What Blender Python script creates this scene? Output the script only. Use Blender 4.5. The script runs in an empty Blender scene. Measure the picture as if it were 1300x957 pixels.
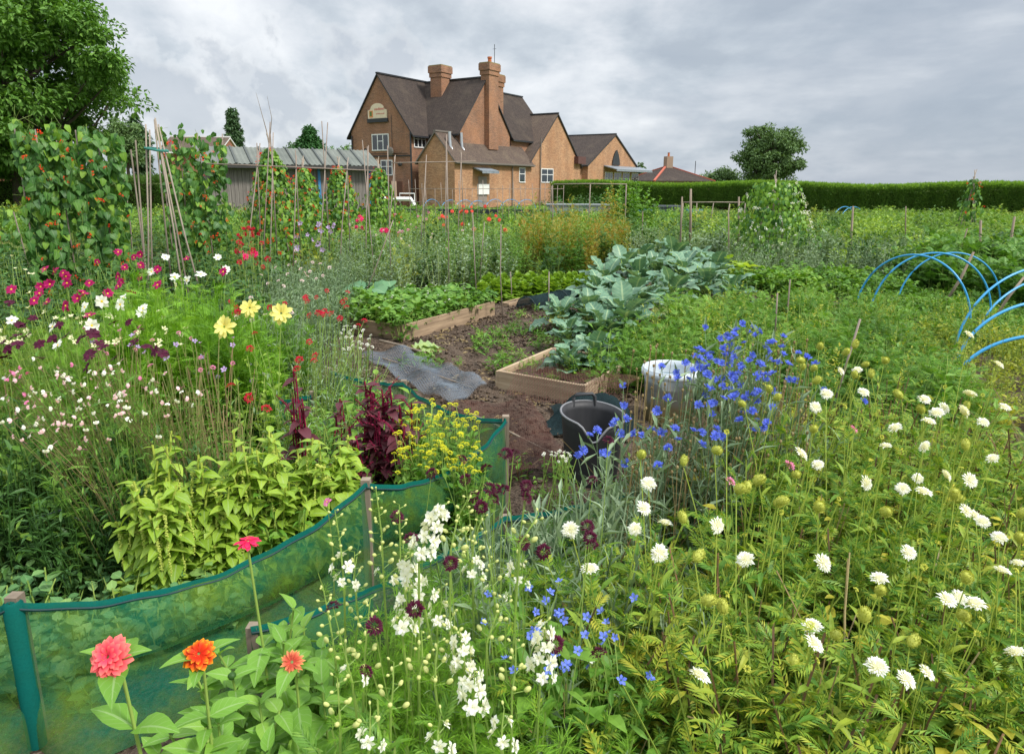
import bpy, math, numpy as np
from mathutils import Matrix, Vector
rng = np.random.default_rng(11)
PI = math.pi
sc = bpy.context.scene
col = sc.collection
# ------------------------------------------------------------------ camera model
F = 867.0; PITCH = math.radians(13.1); ROLL = math.radians(0.35); HC = 1.7
_f = np.array([0, math.cos(PITCH), -math.sin(PITCH)])
_u0 = np.array([0, math.sin(PITCH), math.cos(PITCH)]); _r0 = np.array([1.0, 0, 0])
_c, _s = math.cos(ROLL), math.sin(ROLL)
_r = _r0 * _c + _u0 * _s; _u = _u0 * _c - _r0 * _s
def ray(px, py):
    return _f + _r * (px - 650) / F + _u * (434 - py) / F
def PZ(px, py, z):                       # the point at height z seen at a photo pixel
    d = ray(px, py); t = (z - HC) / d[2]; return d * t + np.array([0, 0, HC])
def PY(px, py, Y):                       # the point at distance Y seen at a photo pixel
    d = ray(px, py); t = Y / d[1]; return d * t + np.array([0, 0, HC])
def proj(p):
    q = np.asarray(p, float) - np.array([0, 0, HC]); w = q @ _f
    return 650 + F * (q @ _r) / w, 434 - F * (q @ _u) / w
# ------------------------------------------------------------------ geometry arrays
class G:
    __slots__ = ('V', 'L', 'Q', 'qm', 'T', 'tm')
    def __init__(s, V=None, Q=None, qm=0, T=None, tm=0, L=None):
        s.V = np.zeros((0, 3)) if V is None else np.asarray(V, float).reshape(-1, 3)
        s.Q = np.zeros((0, 4), int) if Q is None else np.asarray(Q, int).reshape(-1, 4)
        s.T = np.zeros((0, 3), int) if T is None else np.asarray(T, int).reshape(-1, 3)
        s.qm = np.full(len(s.Q), qm, int) if np.isscalar(qm) else np.asarray(qm, int)
        s.tm = np.full(len(s.T), tm, int) if np.isscalar(tm) else np.asarray(tm, int)
        s.L = np.zeros((len(s.V), 3)) if L is None else np.asarray(L, float)
        if s.L.shape[1] == 2: s.L = np.concatenate([s.L, np.zeros((len(s.L), 1))], 1)
    def m(s, k):
        g = G(s.V, s.Q, k, s.T, k, s.L); return g
    def mv(s, t, sc_=1.0, R=None):
        V = s.V * sc_
        if R is not None: V = V @ np.asarray(R).T
        return G(V + np.asarray(t), s.Q, s.qm, s.T, s.tm, s.L)
def cat(gs):
    gs = [g for g in gs if g is not None and len(g.V)]
    if not gs: return G()
    off = np.cumsum([0] + [len(g.V) for g in gs])
    return G(np.concatenate([g.V for g in gs]),
             np.concatenate([g.Q + o for g, o in zip(gs, off)]), np.concatenate([g.qm for g in gs]),
             np.concatenate([g.T + o for g, o in zip(gs, off)]), np.concatenate([g.tm for g in gs]),
             np.concatenate([g.L for g in gs]))
def inst(g, R, T, S):                    # n placed copies of g as one array
    n = len(T)
    S = np.asarray(S, float)
    if S.ndim == 0: S = np.full(n, float(S))
    S = S[:, None, None] if S.ndim == 1 else S[:, None, :]
    V = np.einsum('nij,nvj->nvi', R, g.V[None] * S) + T[:, None, :]
    nv = len(g.V); off = (np.arange(n) * nv)[:, None, None]
    return G(V.reshape(-1, 3), (g.Q[None] + off).reshape(-1, 4), np.tile(g.qm, n),
             (g.T[None] + off).reshape(-1, 3), np.tile(g.tm, n), np.tile(g.L, (n, 1)))
def nrm(a): return a / np.maximum(np.linalg.norm(a, axis=-1, keepdims=True), 1e-9)
def basisY(Y, up):                       # columns X,Y,Z : leaf axis +Y, face +Z
    Y = nrm(Y); X = np.cross(Y, up); bad = np.linalg.norm(X, axis=-1) < 1e-4
    if np.any(bad): X[bad] = np.cross(Y[bad], np.array([0.3, 0.9, 0.1]))
    X = nrm(X); Z = np.cross(X, Y); return np.stack([X, Y, Z], axis=-1)
def basisZ(Z, spin=None):
    Z = nrm(Z); n = len(Z); a = rng.uniform(0, 2 * PI, n) if spin is None else spin
    h = np.where(np.abs(Z[:, 2:3]) > .9, np.array([[1.0, 0, 0]]), np.array([[0, 0, 1.0]]))
    X = nrm(np.cross(h, Z)); Y = np.cross(Z, X)
    X2 = X * np.cos(a)[:, None] + Y * np.sin(a)[:, None]; Y2 = np.cross(Z, X2)
    return np.stack([X2, Y2, Z], axis=-1)
def rotz(a):
    a = np.asarray(a); c, s, z, o = np.cos(a), np.sin(a), np.zeros_like(a), np.ones_like(a)
    return np.stack([np.stack([c, -s, z], -1), np.stack([s, c, z], -1), np.stack([z, z, o], -1)], -2)
def tubes(P, R, m=3, mat=0, cap=False):
    P = np.asarray(P, float)
    if P.ndim == 2: P = P[None]
    n, k, _ = P.shape
    R = np.broadcast_to(np.asarray(R, float), (n, k))
    T = np.gradient(P, axis=1); T = nrm(T)
    h = np.where(np.abs(T[:, :, 2:3]) > .8, np.array([1.0, 0.1, 0]), np.array([0, 0, 1.0]))
    A = nrm(np.cross(T, h)); B = np.cross(T, A)
    an = np.arange(m) * 2 * PI / m
    V = P[:, :, None] + R[:, :, None, None] * (A[:, :, None] * np.cos(an)[:, None] + B[:, :, None] * np.sin(an)[:, None])
    ix = np.arange(n * k * m).reshape(n, k, m); nx = np.roll(ix, -1, axis=2)
    Q = np.stack([ix[:, :-1], nx[:, :-1], nx[:, 1:], ix[:, 1:]], -1).reshape(-1, 4)
    g = G(V.reshape(-1, 3), Q, mat)
    if cap and m >= 3:
        fans = []
        for e in (0, k - 1):
            for j in range(1, m - 1):
                t = np.stack([ix[:, e, 0], ix[:, e, j], ix[:, e, j + 1]], -1)
                fans.append(t if e else t[:, ::-1])
        g.T = np.concatenate(fans); g.tm = np.full(len(g.T), mat)
    return g
def box(lo, hi, mat=0):
    x0, y0, z0 = lo; x1, y1, z1 = hi
    V = [(x0, y0, z0), (x1, y0, z0), (x1, y1, z0), (x0, y1, z0), (x0, y0, z1), (x1, y0, z1), (x1, y1, z1), (x0, y1, z1)]
    return G(V, [(0, 3, 2, 1), (4, 5, 6, 7), (0, 1, 5, 4), (1, 2, 6, 5), (2, 3, 7, 6), (3, 0, 4, 7)], mat)
def beam(a, b, w, t, up=(0, 0, 1), mat=0, bev=0):   # box beam from a to b, w wide, t tall
    a = np.array(a, float); b = np.array(b, float); d = b - a; L = np.linalg.norm(d)
    R = basisY(d[None], np.array([up], float))[0]
    return box((-w / 2, 0, -t / 2), (w / 2, L, t / 2), mat).mv(a, 1, R)
def sphere(r=1, nu=8, nv=5, mat=0, sq=(1, 1, 1)):
    V = [(0, 0, -r)]
    for j in range(1, nv):
        f = -PI / 2 + PI * j / nv
        for i in range(nu):
            a = 2 * PI * i / nu; V.append((r * math.cos(f) * math.cos(a), r * math.cos(f) * math.sin(a), r * math.sin(f)))
    V.append((0, 0, r)); Q = []; T = []
    for j in range(nv - 2):
        for i in range(nu):
            a = 1 + j * nu + i; b = 1 + j * nu + (i + 1) % nu; Q.append((a, b, b + nu, a + nu))
    for i in range(nu):
        T.append((0, 1 + (i + 1) % nu, 1 + i)); e = 1 + (nv - 2) * nu; T.append((len(V) - 1, e + i, e + (i + 1) % nu))
    return G(np.array(V) * np.array(sq), Q, mat, T, mat)
def lathe(prof, m=24, mat=0):
    prof = np.array(prof, float); k = len(prof); an = np.arange(m) * 2 * PI / m
    V = np.stack([prof[:, 0:1] * np.cos(an), prof[:, 0:1] * np.sin(an), np.repeat(prof[:, 1:2], m, 1)], -1)
    ix = np.arange(k * m).reshape(k, m); nx = np.roll(ix, -1, 1)
    return G(V.reshape(-1, 3), np.stack([ix[:-1], nx[:-1], nx[1:], ix[1:]], -1).reshape(-1, 4), mat)
# ------------------------------------------------------------------ leaves and petals (axis +Y, length 1, face +Z)
def leaf(nr=4, w=.45, prof='ovate', fold=.12, droop=.5, wave=0, mat=0, cols=2, wf=5):
    t = np.linspace(0, 1, nr + 1)
    W = {'ovate': np.sin(PI * t ** .75) ** .9 * (1 - .25 * t), 'lance': np.sin(PI * t ** .8), 'spat': (t ** .8) * np.sqrt(np.clip(1 - t ** 6, 0, 1)) + .0,
         'petal': np.sqrt(np.clip(t, 0, 1)) * np.sqrt(np.clip(1 - t ** 4, 0, 1)), 'heart': np.sqrt(np.clip(1 - t, 0, 1)) * np.clip(t * 8, 0, 1) * 1.05,
         'blade': (1 - t) ** .7, 'round': np.sqrt(np.clip(1 - (2 * t - 1) ** 2, 0, 1))}[prof]
    W = np.maximum(W, .04) * w / 2
    an = droop * t; y = np.concatenate([[0], np.cumsum(np.cos((an[1:] + an[:-1]) / 2))]) / nr; z = -np.concatenate([[0], np.cumsum(np.sin((an[1:] + an[:-1]) / 2))]) / nr
    s = np.linspace(-1, 1, cols + 1)
    ph = rng.uniform(0, 6)
    V = np.stack([W[:, None] * s, y[:, None] + 0 * s, z[:, None] + fold * np.abs(s) * W[:, None] * 2 + wave * np.abs(s) * W[:, None] * np.sin(t[:, None] * wf * PI + ph + (s > 0) * 2)], -1)
    L = np.stack([s[None] + 0 * t[:, None], t[:, None] + 0 * s[None]], -1)
    ix = np.arange((nr + 1) * (cols + 1)).reshape(nr + 1, cols + 1)
    Q = np.stack([ix[:-1, :-1], ix[:-1, 1:], ix[1:, 1:], ix[1:, :-1]], -1).reshape(-1, 4)
    return G(V.reshape(-1, 3), Q, mat, L=L.reshape(-1, 2))
def rh(w=.4, fold=.06, droop=.1, mat=0):          # one-quad leaf for distance
    return G([(0, 0, 0), (w / 2, .45, fold), (0, 1, -droop), (-w / 2, .45, fold)], [(0, 1, 2, 3)], mat, L=[(0, 0), (1, .45), (0, 1), (-1, .45)])
def pinnate(n=5, w=.16, ll=.34, mat=0, ang=50, droop=.4, end=.4, rib=.02):
    gs = []
    t = np.linspace(.22, .82, n)
    yy = t; zz = -droop * t ** 2 * .5
    for sgn in (-1, 1):
        a = np.radians(ang); D = np.stack([sgn * np.sin(a) * np.ones(n), np.cos(a) * np.ones(n), -.15 * np.ones(n)], -1)
        gs.append(inst(rh(w / ll, mat=mat), basisY(D, np.tile([[0, 0, 1.0]], (n, 1))), np.stack([0 * t, yy, zz], -1), ll * np.sin(PI * (t * .75 + .15))))
    gs.append(rh(w, mat=mat).mv((0, .78, -droop * .3), end))
    gs.append(G([(-rib, 0, 0), (rib, 0, 0), (rib * .6, .8, -droop * .32), (-rib * .6, .8, -droop * .32)], [(0, 1, 2, 3)], mat))
    return cat(gs)
def trifol(mat=0, w=.75, nr=3):
    l = leaf(nr, w, 'ovate', .1, .5, mat=mat)
    gs = [l.mv((0, .35, 0), .65)]
    for s in (-1, 1):
        R = basisY(np.array([[s * .8, .35, -.1]]), np.array([[0, 0, 1.0]]))[0]; gs.append(l.mv((0, .3, 0), .55, R))
    gs.append(G([(-.015, 0, 0), (.015, 0, 0), (.015, .36, 0), (-.015, .36, 0)], [(0, 1, 2, 3)], mat)); return cat(gs)
def hv(az, el):
    return np.stack([np.cos(el) * np.cos(az), np.cos(el) * np.sin(az), np.sin(el)], -1)
def curves(B, T, k=5, bulge=.5, r=None):  # bent stems from B to T that leave the ground upright
    r = rng if r is None else r
    B = np.asarray(B, float); T = np.asarray(T, float); n = len(B)
    C = B * .75 + T * .25; C[:, 2] = B[:, 2] + (T[:, 2] - B[:, 2]) * (.35 + .3 * bulge)
    C += r.normal(0, .03, C.shape) * np.array([1, 1, .3])
    t = np.linspace(0, 1, k)[None, :, None]
    return (1 - t) ** 2 * B[:, None] + 2 * t * (1 - t) * C[:, None] + t * t * T[:, None]
def on(P, t):                             # P (n,k,3), t (n,j) -> positions, tangents
    n, k, _ = P.shape; x = np.clip(t, 0, .9999) * (k - 1); i = x.astype(int); fr = (x - i)[..., None]
    rI = np.arange(n)[:, None]; a = P[rI, i]; b = P[rI, i + 1]
    return a * (1 - fr) + b * fr, nrm(b - a)
def leaves_on(P, lf, nl, size, t0=.1, t1=.97, el=(10, 50), shape='mid', jit=.25, opp=False, az_c=None, mat=None):
    n = len(P); t = np.linspace(t0, t1, nl)[None] + rng.uniform(-.5, .5, (n, nl)) * (t1 - t0) / nl * (0 if opp else 1)
    t = np.clip(t, 0.01, .99)
    pos, tg = on(P, t)
    az = rng.uniform(0, 2 * PI, (n, 1)) + np.arange(nl)[None] * (PI / 2 if opp else 2.4) + rng.normal(0, .2, (n, nl))
    s = {'mid': .5 + .5 * np.sin(PI * (t * .8 + .1)), 'low': 1.1 - .75 * t, 'high': .5 + .6 * t, 'flat': 1 + 0 * t}[shape] * size * rng.uniform(1 - jit, 1 + jit, (n, nl))
    e = np.radians(rng.uniform(el[0], el[1], (n, nl)))
    sets = [az, az + PI] if opp else [az]
    out = []
    for a in sets:
        D = hv(a, e).reshape(-1, 3); up = hv(a + PI, PI / 2 - e).reshape(-1, 3) + rng.normal(0, .22, (n * nl, 3))
        lfs = lf if isinstance(lf, list) else [lf]
        pick = rng.integers(0, len(lfs), n * nl)
        R = basisY(D, up); pp = pos.reshape(-1, 3); ss = s.reshape(-1)
        for i, l in enumerate(lfs):
            k = pick == i
            if k.any(): out.append(inst(l, R[k], pp[k], ss[k]))
    g = cat(out)
    return g if mat is None else g.m(mat)
def fan(n, h, spread, base_r=.04, hj=.2, top_bias=.6):   # n stems from around the origin
    a = rng.uniform(0, 2 * PI, n); q = rng.uniform(0, 1, n) ** top_bias
    T = np.stack([np.cos(a) * spread * q, np.sin(a) * spread * q, h * (1 - .35 * q ** 2) * rng.uniform(1 - hj, 1, n)], -1)
    B = np.stack([np.cos(a) * base_r * q, np.sin(a) * base_r * q, 0 * a - .02], -1)
    return curves(B, T)
# ------------------------------------------------------------------ blender side
def mesh_of(name, g, mats, smooth=False):
    me = bpy.data.meshes.new(name)
    nv, nq, nt = len(g.V), len(g.Q), len(g.T)
    me.vertices.add(nv); me.vertices.foreach_set('co', g.V.astype(np.float32).ravel())
    me.loops.add(nq * 4 + nt * 3)
    me.loops.foreach_set('vertex_index', np.concatenate([g.Q.ravel(), g.T.ravel()]).astype(np.int32))
    me.polygons.add(nq + nt)
    me.polygons.foreach_set('loop_start', np.concatenate([np.arange(nq) * 4, nq * 4 + np.arange(nt) * 3]).astype(np.int32))
    me.polygons.foreach_set('material_index', np.concatenate([g.qm, g.tm]).astype(np.int32))
    me.update(calc_edges=True)
    for m in (mats if isinstance(mats, (list, tuple)) else [mats]): me.materials.append(m)
    if g.L.any():
        at = me.attributes.new('lp', 'FLOAT_VECTOR', 'POINT'); at.data.foreach_set('vector', g.L.astype(np.float32).ravel())
    me.polygons.foreach_set('use_smooth', np.full(nq + nt, bool(smooth)))
    me.validate(); return me
def ob(name, me, parent=None, loc=(0, 0, 0)):
    o = bpy.data.objects.new(name, me); col.objects.link(o); o.location = loc
    if parent is not None: o.parent = parent
    return o
def tag(o, label=None, cat_=None, group=None, kind=None):
    if label: o['label'] = label
    if cat_: o['category'] = cat_
    if group: o['group'] = group
    if kind: o['kind'] = kind
    return o
def thing(name, label, cat_, loc=(0, 0, 0), rz=0, group=None):
    o = bpy.data.objects.new(name, None); col.objects.link(o); o.location = [float(v) for v in loc]; o.rotation_euler.z = rz
    o.empty_display_size = .2
    return tag(o, label, cat_, group)
def part(name, g, mats, parent=None, smooth=False):
    return ob(name, mesh_of(name, g, mats, smooth), parent)
def dup(root, loc=None, rz=None, s=None, label=None):
    r = root.copy(); col.objects.link(r)
    if loc is not None: r.location = [float(v) for v in loc]
    if rz is not None: r.rotation_euler.z = rz
    if s is not None: r.scale = (s, s, s)
    if label: r['label'] = label
    for ch in list(root.children):
        c = ch.copy(); col.objects.link(c); c.parent = r
        for gc in list(ch.children):
            d = gc.copy(); col.objects.link(d); d.parent = c
    return r
ORD = ['first', 'second', 'third', 'fourth', 'fifth', 'sixth', 'seventh', 'eighth', 'ninth', 'tenth', 'eleventh', 'twelfth', 'thirteenth', 'fourteenth', 'fifteenth', 'sixteenth', 'seventeenth', 'eighteenth', 'nineteenth', 'twentieth', 'twenty-first', 'twenty-second', 'twenty-third', 'twenty-fourth', 'twenty-fifth', 'twenty-sixth', 'twenty-seventh', 'twenty-eighth']
# ------------------------------------------------------------------ materials
def srgb(h):
    h = h.lstrip('#'); c = [int(h[i:i + 2], 16) / 255 for i in (0, 2, 4)]
    return tuple(x / 12.92 if x <= .04045 else ((x + .055) / 1.055) ** 2.4 for x in c) + (1.0,)
class NT:
    def __init__(s, name):
        s.m = bpy.data.materials.new(name); s.m.use_nodes = True; s.t = s.m.node_tree; s.t.nodes.clear()
        s.out = s.n('ShaderNodeOutputMaterial')
    def n(s, ty, **k):
        x = s.t.nodes.new(ty)
        for a, v in k.items(): setattr(x, a, v)
        return x
    def l(s, a, b): s.t.links.new(a, b)
def ramp(N, cols, pos=None, interp='LINEAR'):
    r = N.n('ShaderNodeValToRGB'); cr = r.color_ramp; cr.interpolation = interp
    k = len(cols); pos = pos or [i / max(k - 1, 1) for i in range(k)]
    while len(cr.elements) < k: cr.elements.new(.5)
    for e, c, p in zip(cr.elements, cols, pos): e.position = p; e.color = c if len(c) == 4 else tuple(c) + (1,)
    return r
def mixc(N, f, a, b, mode='MIX'):
    x = N.n('ShaderNodeMix', data_type='RGBA', blend_type=mode)
    for sock, v in ((x.inputs[0], f), (x.inputs[6], a), (x.inputs[7], b)):
        if hasattr(v, 'links') or isinstance(v, bpy.types.NodeSocket): N.l(v, sock)
        elif isinstance(v, (int, float)): sock.default_value = v
        else: sock.default_value = v if len(v) == 4 else tuple(v) + (1,)
    return x.outputs[2]
def math_(N, op, a, b=None, clamp=False):
    x = N.n('ShaderNodeMath', operation=op, use_clamp=clamp)
    for i, v in enumerate((a, b)):
        if v is None: continue
        if isinstance(v, bpy.types.NodeSocket): N.l(v, x.inputs[i])
        else: x.inputs[i].default_value = v
    return x.outputs[0]
def leafmat(name, cols, rough=.5, tr=.28, vein=.0, spec=.35, tip=None, noise=0, tp=3.2):
    N = NT(name); geo = N.n('ShaderNodeNewGeometry'); r = ramp(N, cols)
    at = N.n('ShaderNodeAttribute', attribute_name='lp'); sx = N.n('ShaderNodeSeparateXYZ'); N.l(at.outputs['Vector'], sx.inputs[0])
    fv = math_(N, 'ADD', math_(N, 'MULTIPLY', geo.outputs['Random Per Island'], .6), math_(N, 'ADD', .2, sx.outputs[2]), True); N.l(fv, r.inputs[0]); c = r.outputs[0]
    if vein or tip:
        ax = math_(N, 'ABSOLUTE', sx.outputs[0])
        if vein:
            mid = math_(N, 'LESS_THAN', ax, .09)
            sv = math_(N, 'PINGPONG', math_(N, 'SUBTRACT', math_(N, 'MULTIPLY', sx.outputs[1], 6.0), math_(N, 'MULTIPLY', ax, 1.6)), .5)
            sv = math_(N, 'LESS_THAN', sv, .05); vv = math_(N, 'MULTIPLY', math_(N, 'MAXIMUM', mid, math_(N, 'MULTIPLY', sv, .5)), vein)
            pale = mixc(N, .6, c, (.5, .62, .35, 1)); c = mixc(N, vv, c, pale)
        if tip: c = mixc(N, math_(N, 'POWER', sx.outputs[1], tp), c, tip)
    if noise:
        nz = N.n('ShaderNodeTexNoise'); nz.inputs['Scale'].default_value = noise; nz.inputs['Detail'].default_value = 2
        tc = N.n('ShaderNodeTexCoord'); N.l(tc.outputs['Object'], nz.inputs['Vector'])
        c = mixc(N, .5, c, mixc(N, 1.0, c, ramp_on(N, nz.outputs[0], (.45, .5, .45, 1), (1.3, 1.25, 1.2, 1)), 'MULTIPLY'))
    b = N.n('ShaderNodeBsdfPrincipled'); N.l(c, b.inputs['Base Color']); b.inputs['Roughness'].default_value = rough; b.inputs['Specular IOR Level'].default_value = spec
    if tr:
        t = N.n('ShaderNodeBsdfTranslucent'); N.l(mixc(N, 1.0, c, (1.25, 1.2, .55, 1), 'MULTIPLY'), t.inputs[0]); mx = N.n('ShaderNodeMixShader'); mx.inputs[0].default_value = tr
        N.l(b.outputs[0], mx.inputs[1]); N.l(t.outputs[0], mx.inputs[2]); N.l(mx.outputs[0], N.out.inputs[0])
    else: N.l(b.outputs[0], N.out.inputs[0])
    return N.m
def ramp_on(N, s, a, b, p0=.3, p1=.7):
    r = ramp(N, [a, b], [p0, p1]); N.l(s, r.inputs[0]); return r.outputs[0]
def solid(name, c, rough=.6, metal=0, c2=None, ns=8, bump=0, spec=.5, stretch=None, detail=4):
    N = NT(name); b = N.n('ShaderNodeBsdfPrincipled'); b.inputs['Roughness'].default_value = rough; b.inputs['Metallic'].default_value = metal
    b.inputs['Specular IOR Level'].default_value = spec
    if c2 is not None or bump:
        tc = N.n('ShaderNodeTexCoord'); mp = N.n('ShaderNodeMapping'); N.l(tc.outputs['Object'], mp.inputs[0])
        if stretch: mp.inputs['Scale'].default_value = stretch
        nz = N.n('ShaderNodeTexNoise'); nz.inputs['Scale'].default_value = ns; nz.inputs['Detail'].default_value = detail; N.l(mp.outputs[0], nz.inputs['Vector'])
        N.l(ramp_on(N, nz.outputs[0], c, c2 or c), b.inputs['Base Color'])
        if bump:
            bp = N.n('ShaderNodeBump'); bp.inputs['Strength'].default_value = bump; bp.inputs['Distance'].default_value = .02; N.l(nz.outputs[0], bp.inputs['Height']); N.l(bp.outputs[0], b.inputs['Normal'])
    else: b.inputs['Base Color'].default_value = c if len(c) == 4 else tuple(c) + (1,)
    N.l(b.outputs[0], N.out.inputs[0]); return N.m
EXPOSURE = 0.4; ZEN = 2.2; SKYS = 1.0
# ================================================================== CAMERA, WORLD, SUN
cam = bpy.data.cameras.new('camera'); cam.sensor_width = 36; cam.lens = 24.01; cam.clip_end = 3000; cam.clip_start = .05
cam.shift_y = -44.5 / 1300
co = bpy.data.objects.new('camera', cam); col.objects.link(co)
Rm = Matrix((( _r[0], _u[0], -_f[0]), (_r[1], _u[1], -_f[1]), (_r[2], _u[2], -_f[2])))
co.matrix_world = Matrix.Translation((0, 0, HC)) @ Rm.to_4x4(); sc.camera = co
sc.view_settings.view_transform = 'Standard'; sc.view_settings.look = 'None'; sc.view_settings.gamma = 1
sc.view_settings.exposure = EXPOSURE
sc.cycles.max_bounces = 6; sc.cycles.transparent_max_bounces = 12; sc.cycles.diffuse_bounces = 3; sc.cycles.glossy_bounces = 2; sc.cycles.transmission_bounces = 3
sc.cycles.use_denoising = True
SUN_EL, SUN_AZ = math.radians(48), math.radians(118)      # azimuth measured from +Y towards +X
sun = bpy.data.lights.new('sun', 'SUN'); sun.energy = 2.9; sun.angle = math.radians(10); sun.color = (1, .96, .9)
so = bpy.data.objects.new('sun', sun); col.objects.link(so)
sd = Vector((math.sin(SUN_AZ) * math.cos(SUN_EL), math.cos(SUN_AZ) * math.cos(SUN_EL), math.sin(SUN_EL)))
so.rotation_euler = sd.to_track_quat('Z', 'Y').to_euler(); so.location = (20, -20, 30)
w = bpy.data.worlds.new('World'); sc.world = w; w.use_nodes = True; wt = w.node_tree; wt.nodes.clear()
class WN(NT):
    def __init__(s): s.t = wt
N = WN(); wo = N.n('ShaderNodeOutputWorld')
sky = N.n('ShaderNodeTexSky', sky_type='NISHITA'); sky.sun_disc = False; sky.sun_elevation = SUN_EL; sky.sun_rotation = SUN_AZ
bg1 = N.n('ShaderNodeBackground'); bg1.inputs[1].default_value = .08; N.l(sky.outputs[0], bg1.inputs[0])
tc = N.n('ShaderNodeTexCoord'); sep = N.n('ShaderNodeSeparateXYZ'); N.l(tc.outputs['Generated'], sep.inputs[0])
zc = math_(N, 'MAXIMUM', sep.outputs[2], 0.0); zd = math_(N, 'ADD', zc, .34)
cx = math_(N, 'DIVIDE', sep.outputs[0], zd); cy = math_(N, 'DIVIDE', sep.outputs[1], zd)
cmb = N.n('ShaderNodeCombineXYZ'); N.l(cx, cmb.inputs[0]); N.l(cy, cmb.inputs[1])
n1 = N.n('ShaderNodeTexNoise'); n1.inputs['Scale'].default_value = 2.3; n1.inputs['Detail'].default_value = 9; n1.inputs['Roughness'].default_value = .56; n1.inputs['Distortion'].default_value = .12
mp = N.n('ShaderNodeMapping'); mp.inputs['Location'].default_value = (3.1, 1.7, 0); mp.inputs['Scale'].default_value = (1, .8, 1); N.l(cmb.outputs[0], mp.inputs[0]); N.l(mp.outputs[0], n1.inputs['Vector'])
# broad stratocumulus sheet: pale breaks and blue-grey bellies
r1 = ramp(N, [srgb('#a8b1bb'), srgb('#bac2ca'), srgb('#ccd1d7'), srgb('#e2e5e8')], [.38, .46, .53, .66]); N.l(n1.outputs[0], r1.inputs[0])
# darker blue-grey bank low on the right
dotn = N.n('ShaderNodeVectorMath', operation='DOT_PRODUCT'); N.l(tc.outputs['Generated'], dotn.inputs[0]); dotn.inputs[1].default_value = nrm(ray(1330, 150)).tolist()
n3 = N.n('ShaderNodeTexNoise'); n3.inputs['Scale'].default_value = 7; n3.inputs['Detail'].default_value = 5
mp3 = N.n('ShaderNodeMapping'); mp3.inputs['Scale'].default_value = (1, 1, 4.5); N.l(tc.outputs['Generated'], mp3.inputs[0]); N.l(mp3.outputs[0], n3.inputs['Vector'])
dk = math_(N, 'ADD', dotn.outputs['Value'], math_(N, 'MULTIPLY', math_(N, 'SUBTRACT', n3.outputs[0], .5), .22))
dkr = ramp(N, [(0, 0, 0, 1), (.75, .75, .75, 1)], [.86, 1.0]); N.l(dk, dkr.inputs[0])
c = mixc(N, dkr.outputs[0], r1.outputs[0], srgb('#949fad'))
# low cumulus heads with bright rims over the sheds
def cumulus(c, px, py, rad, seed, bright):
    d = nrm(ray(px, py)); dn = N.n('ShaderNodeVectorMath', operation='DISTANCE'); N.l(tc.outputs['Generated'], dn.inputs[0]); dn.inputs[1].default_value = d.tolist()
    nn = N.n('ShaderNodeTexNoise'); nn.inputs['Scale'].default_value = 17; nn.inputs['Detail'].default_value = 6; nn.inputs['Roughness'].default_value = .55
    m_ = N.n('ShaderNodeMapping'); m_.inputs['Location'].default_value = (seed, seed * .7, 0); N.l(tc.outputs['Generated'], m_.inputs[0]); N.l(m_.outputs[0], nn.inputs['Vector'])
    e = math_(N, 'ADD', math_(N, 'DIVIDE', dn.outputs['Value'], rad), math_(N, 'MULTIPLY', math_(N, 'SUBTRACT', nn.outputs[0], .5), 3.4))
    k = ramp(N, [(1, 1, 1, 1), (0, 0, 0, 1)], [.5, 1.15]); N.l(e, k.inputs[0])
    body = ramp(N, [srgb('#b4bbc4'), srgb('#c3c8ce'), srgb(bright)], [.35, .6, .98]); N.l(e, body.inputs[0])
    # heads only stand above their flat base
    return mixc(N, math_(N, 'MULTIPLY', k.outputs[0], .85), c, body.outputs[0])
c = cumulus(c, 322, 140, .1, 2.0, '#eceeef')
c = cumulus(c, 225, 140, .1, 5.0, '#e6e9eb')
c = cumulus(c, 480, 75, .06, 8.0, '#d9dcde')
# an overcast sky is darkest at the horizon and about three times brighter overhead
lum = math_(N, 'ADD', math_(N, 'MULTIPLY', math_(N, 'POWER', math_(N, 'MAXIMUM', math_(N, 'SUBTRACT', sep.outputs[2], .36), 0.0), .8), ZEN), 1.0)
bg2 = N.n('ShaderNodeBackground'); N.l(c, bg2.inputs[0]); N.l(math_(N, 'MULTIPLY', lum, SKYS), bg2.inputs[1])
ms = N.n('ShaderNodeMixShader'); ms.inputs[0].default_value = .93; N.l(bg1.outputs[0], ms.inputs[1]); N.l(bg2.outputs[0], ms.inputs[2]); N.l(ms.outputs[0], wo.inputs[0])
# ================================================================== GROUND
def ground_mat():
    N = NT('ground_soil'); tc = N.n('ShaderNodeTexCoord')
    nz = N.n('ShaderNodeTexNoise'); nz.inputs['Scale'].default_value = 9; nz.inputs['Detail'].default_value = 8; N.l(tc.outputs['Object'], nz.inputs['Vector'])
    n2 = N.n('ShaderNodeTexNoise'); n2.inputs['Scale'].default_value = 60; n2.inputs['Detail'].default_value = 4; N.l(tc.outputs['Object'], n2.inputs['Vector'])
    a = ramp(N, [srgb('#33281f'), srgb('#54463a'), srgb('#75634f')], [.3, .5, .72]); N.l(nz.outputs[0], a.inputs[0])
    b = mixc(N, .55, a.outputs[0], ramp_on(N, n2.outputs[0], srgb('#362b25'), srgb('#8d7c6c'), .35, .7))
    bs = N.n('ShaderNodeBsdfPrincipled'); bs.inputs['Roughness'].default_value = .95; bs.inputs['Specular IOR Level'].default_value = .15; N.l(b, bs.inputs['Base Color'])
    bp = N.n('ShaderNodeBump'); bp.inputs['Strength'].default_value = 1.0; bp.inputs['Distance'].default_value = .035; N.l(n2.outputs[0], bp.inputs['Height']); N.l(bp.outputs[0], bs.inputs['Normal']); N.l(bs.outputs[0], N.out.inputs[0]); return N.m
SOIL = ground_mat()
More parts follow.
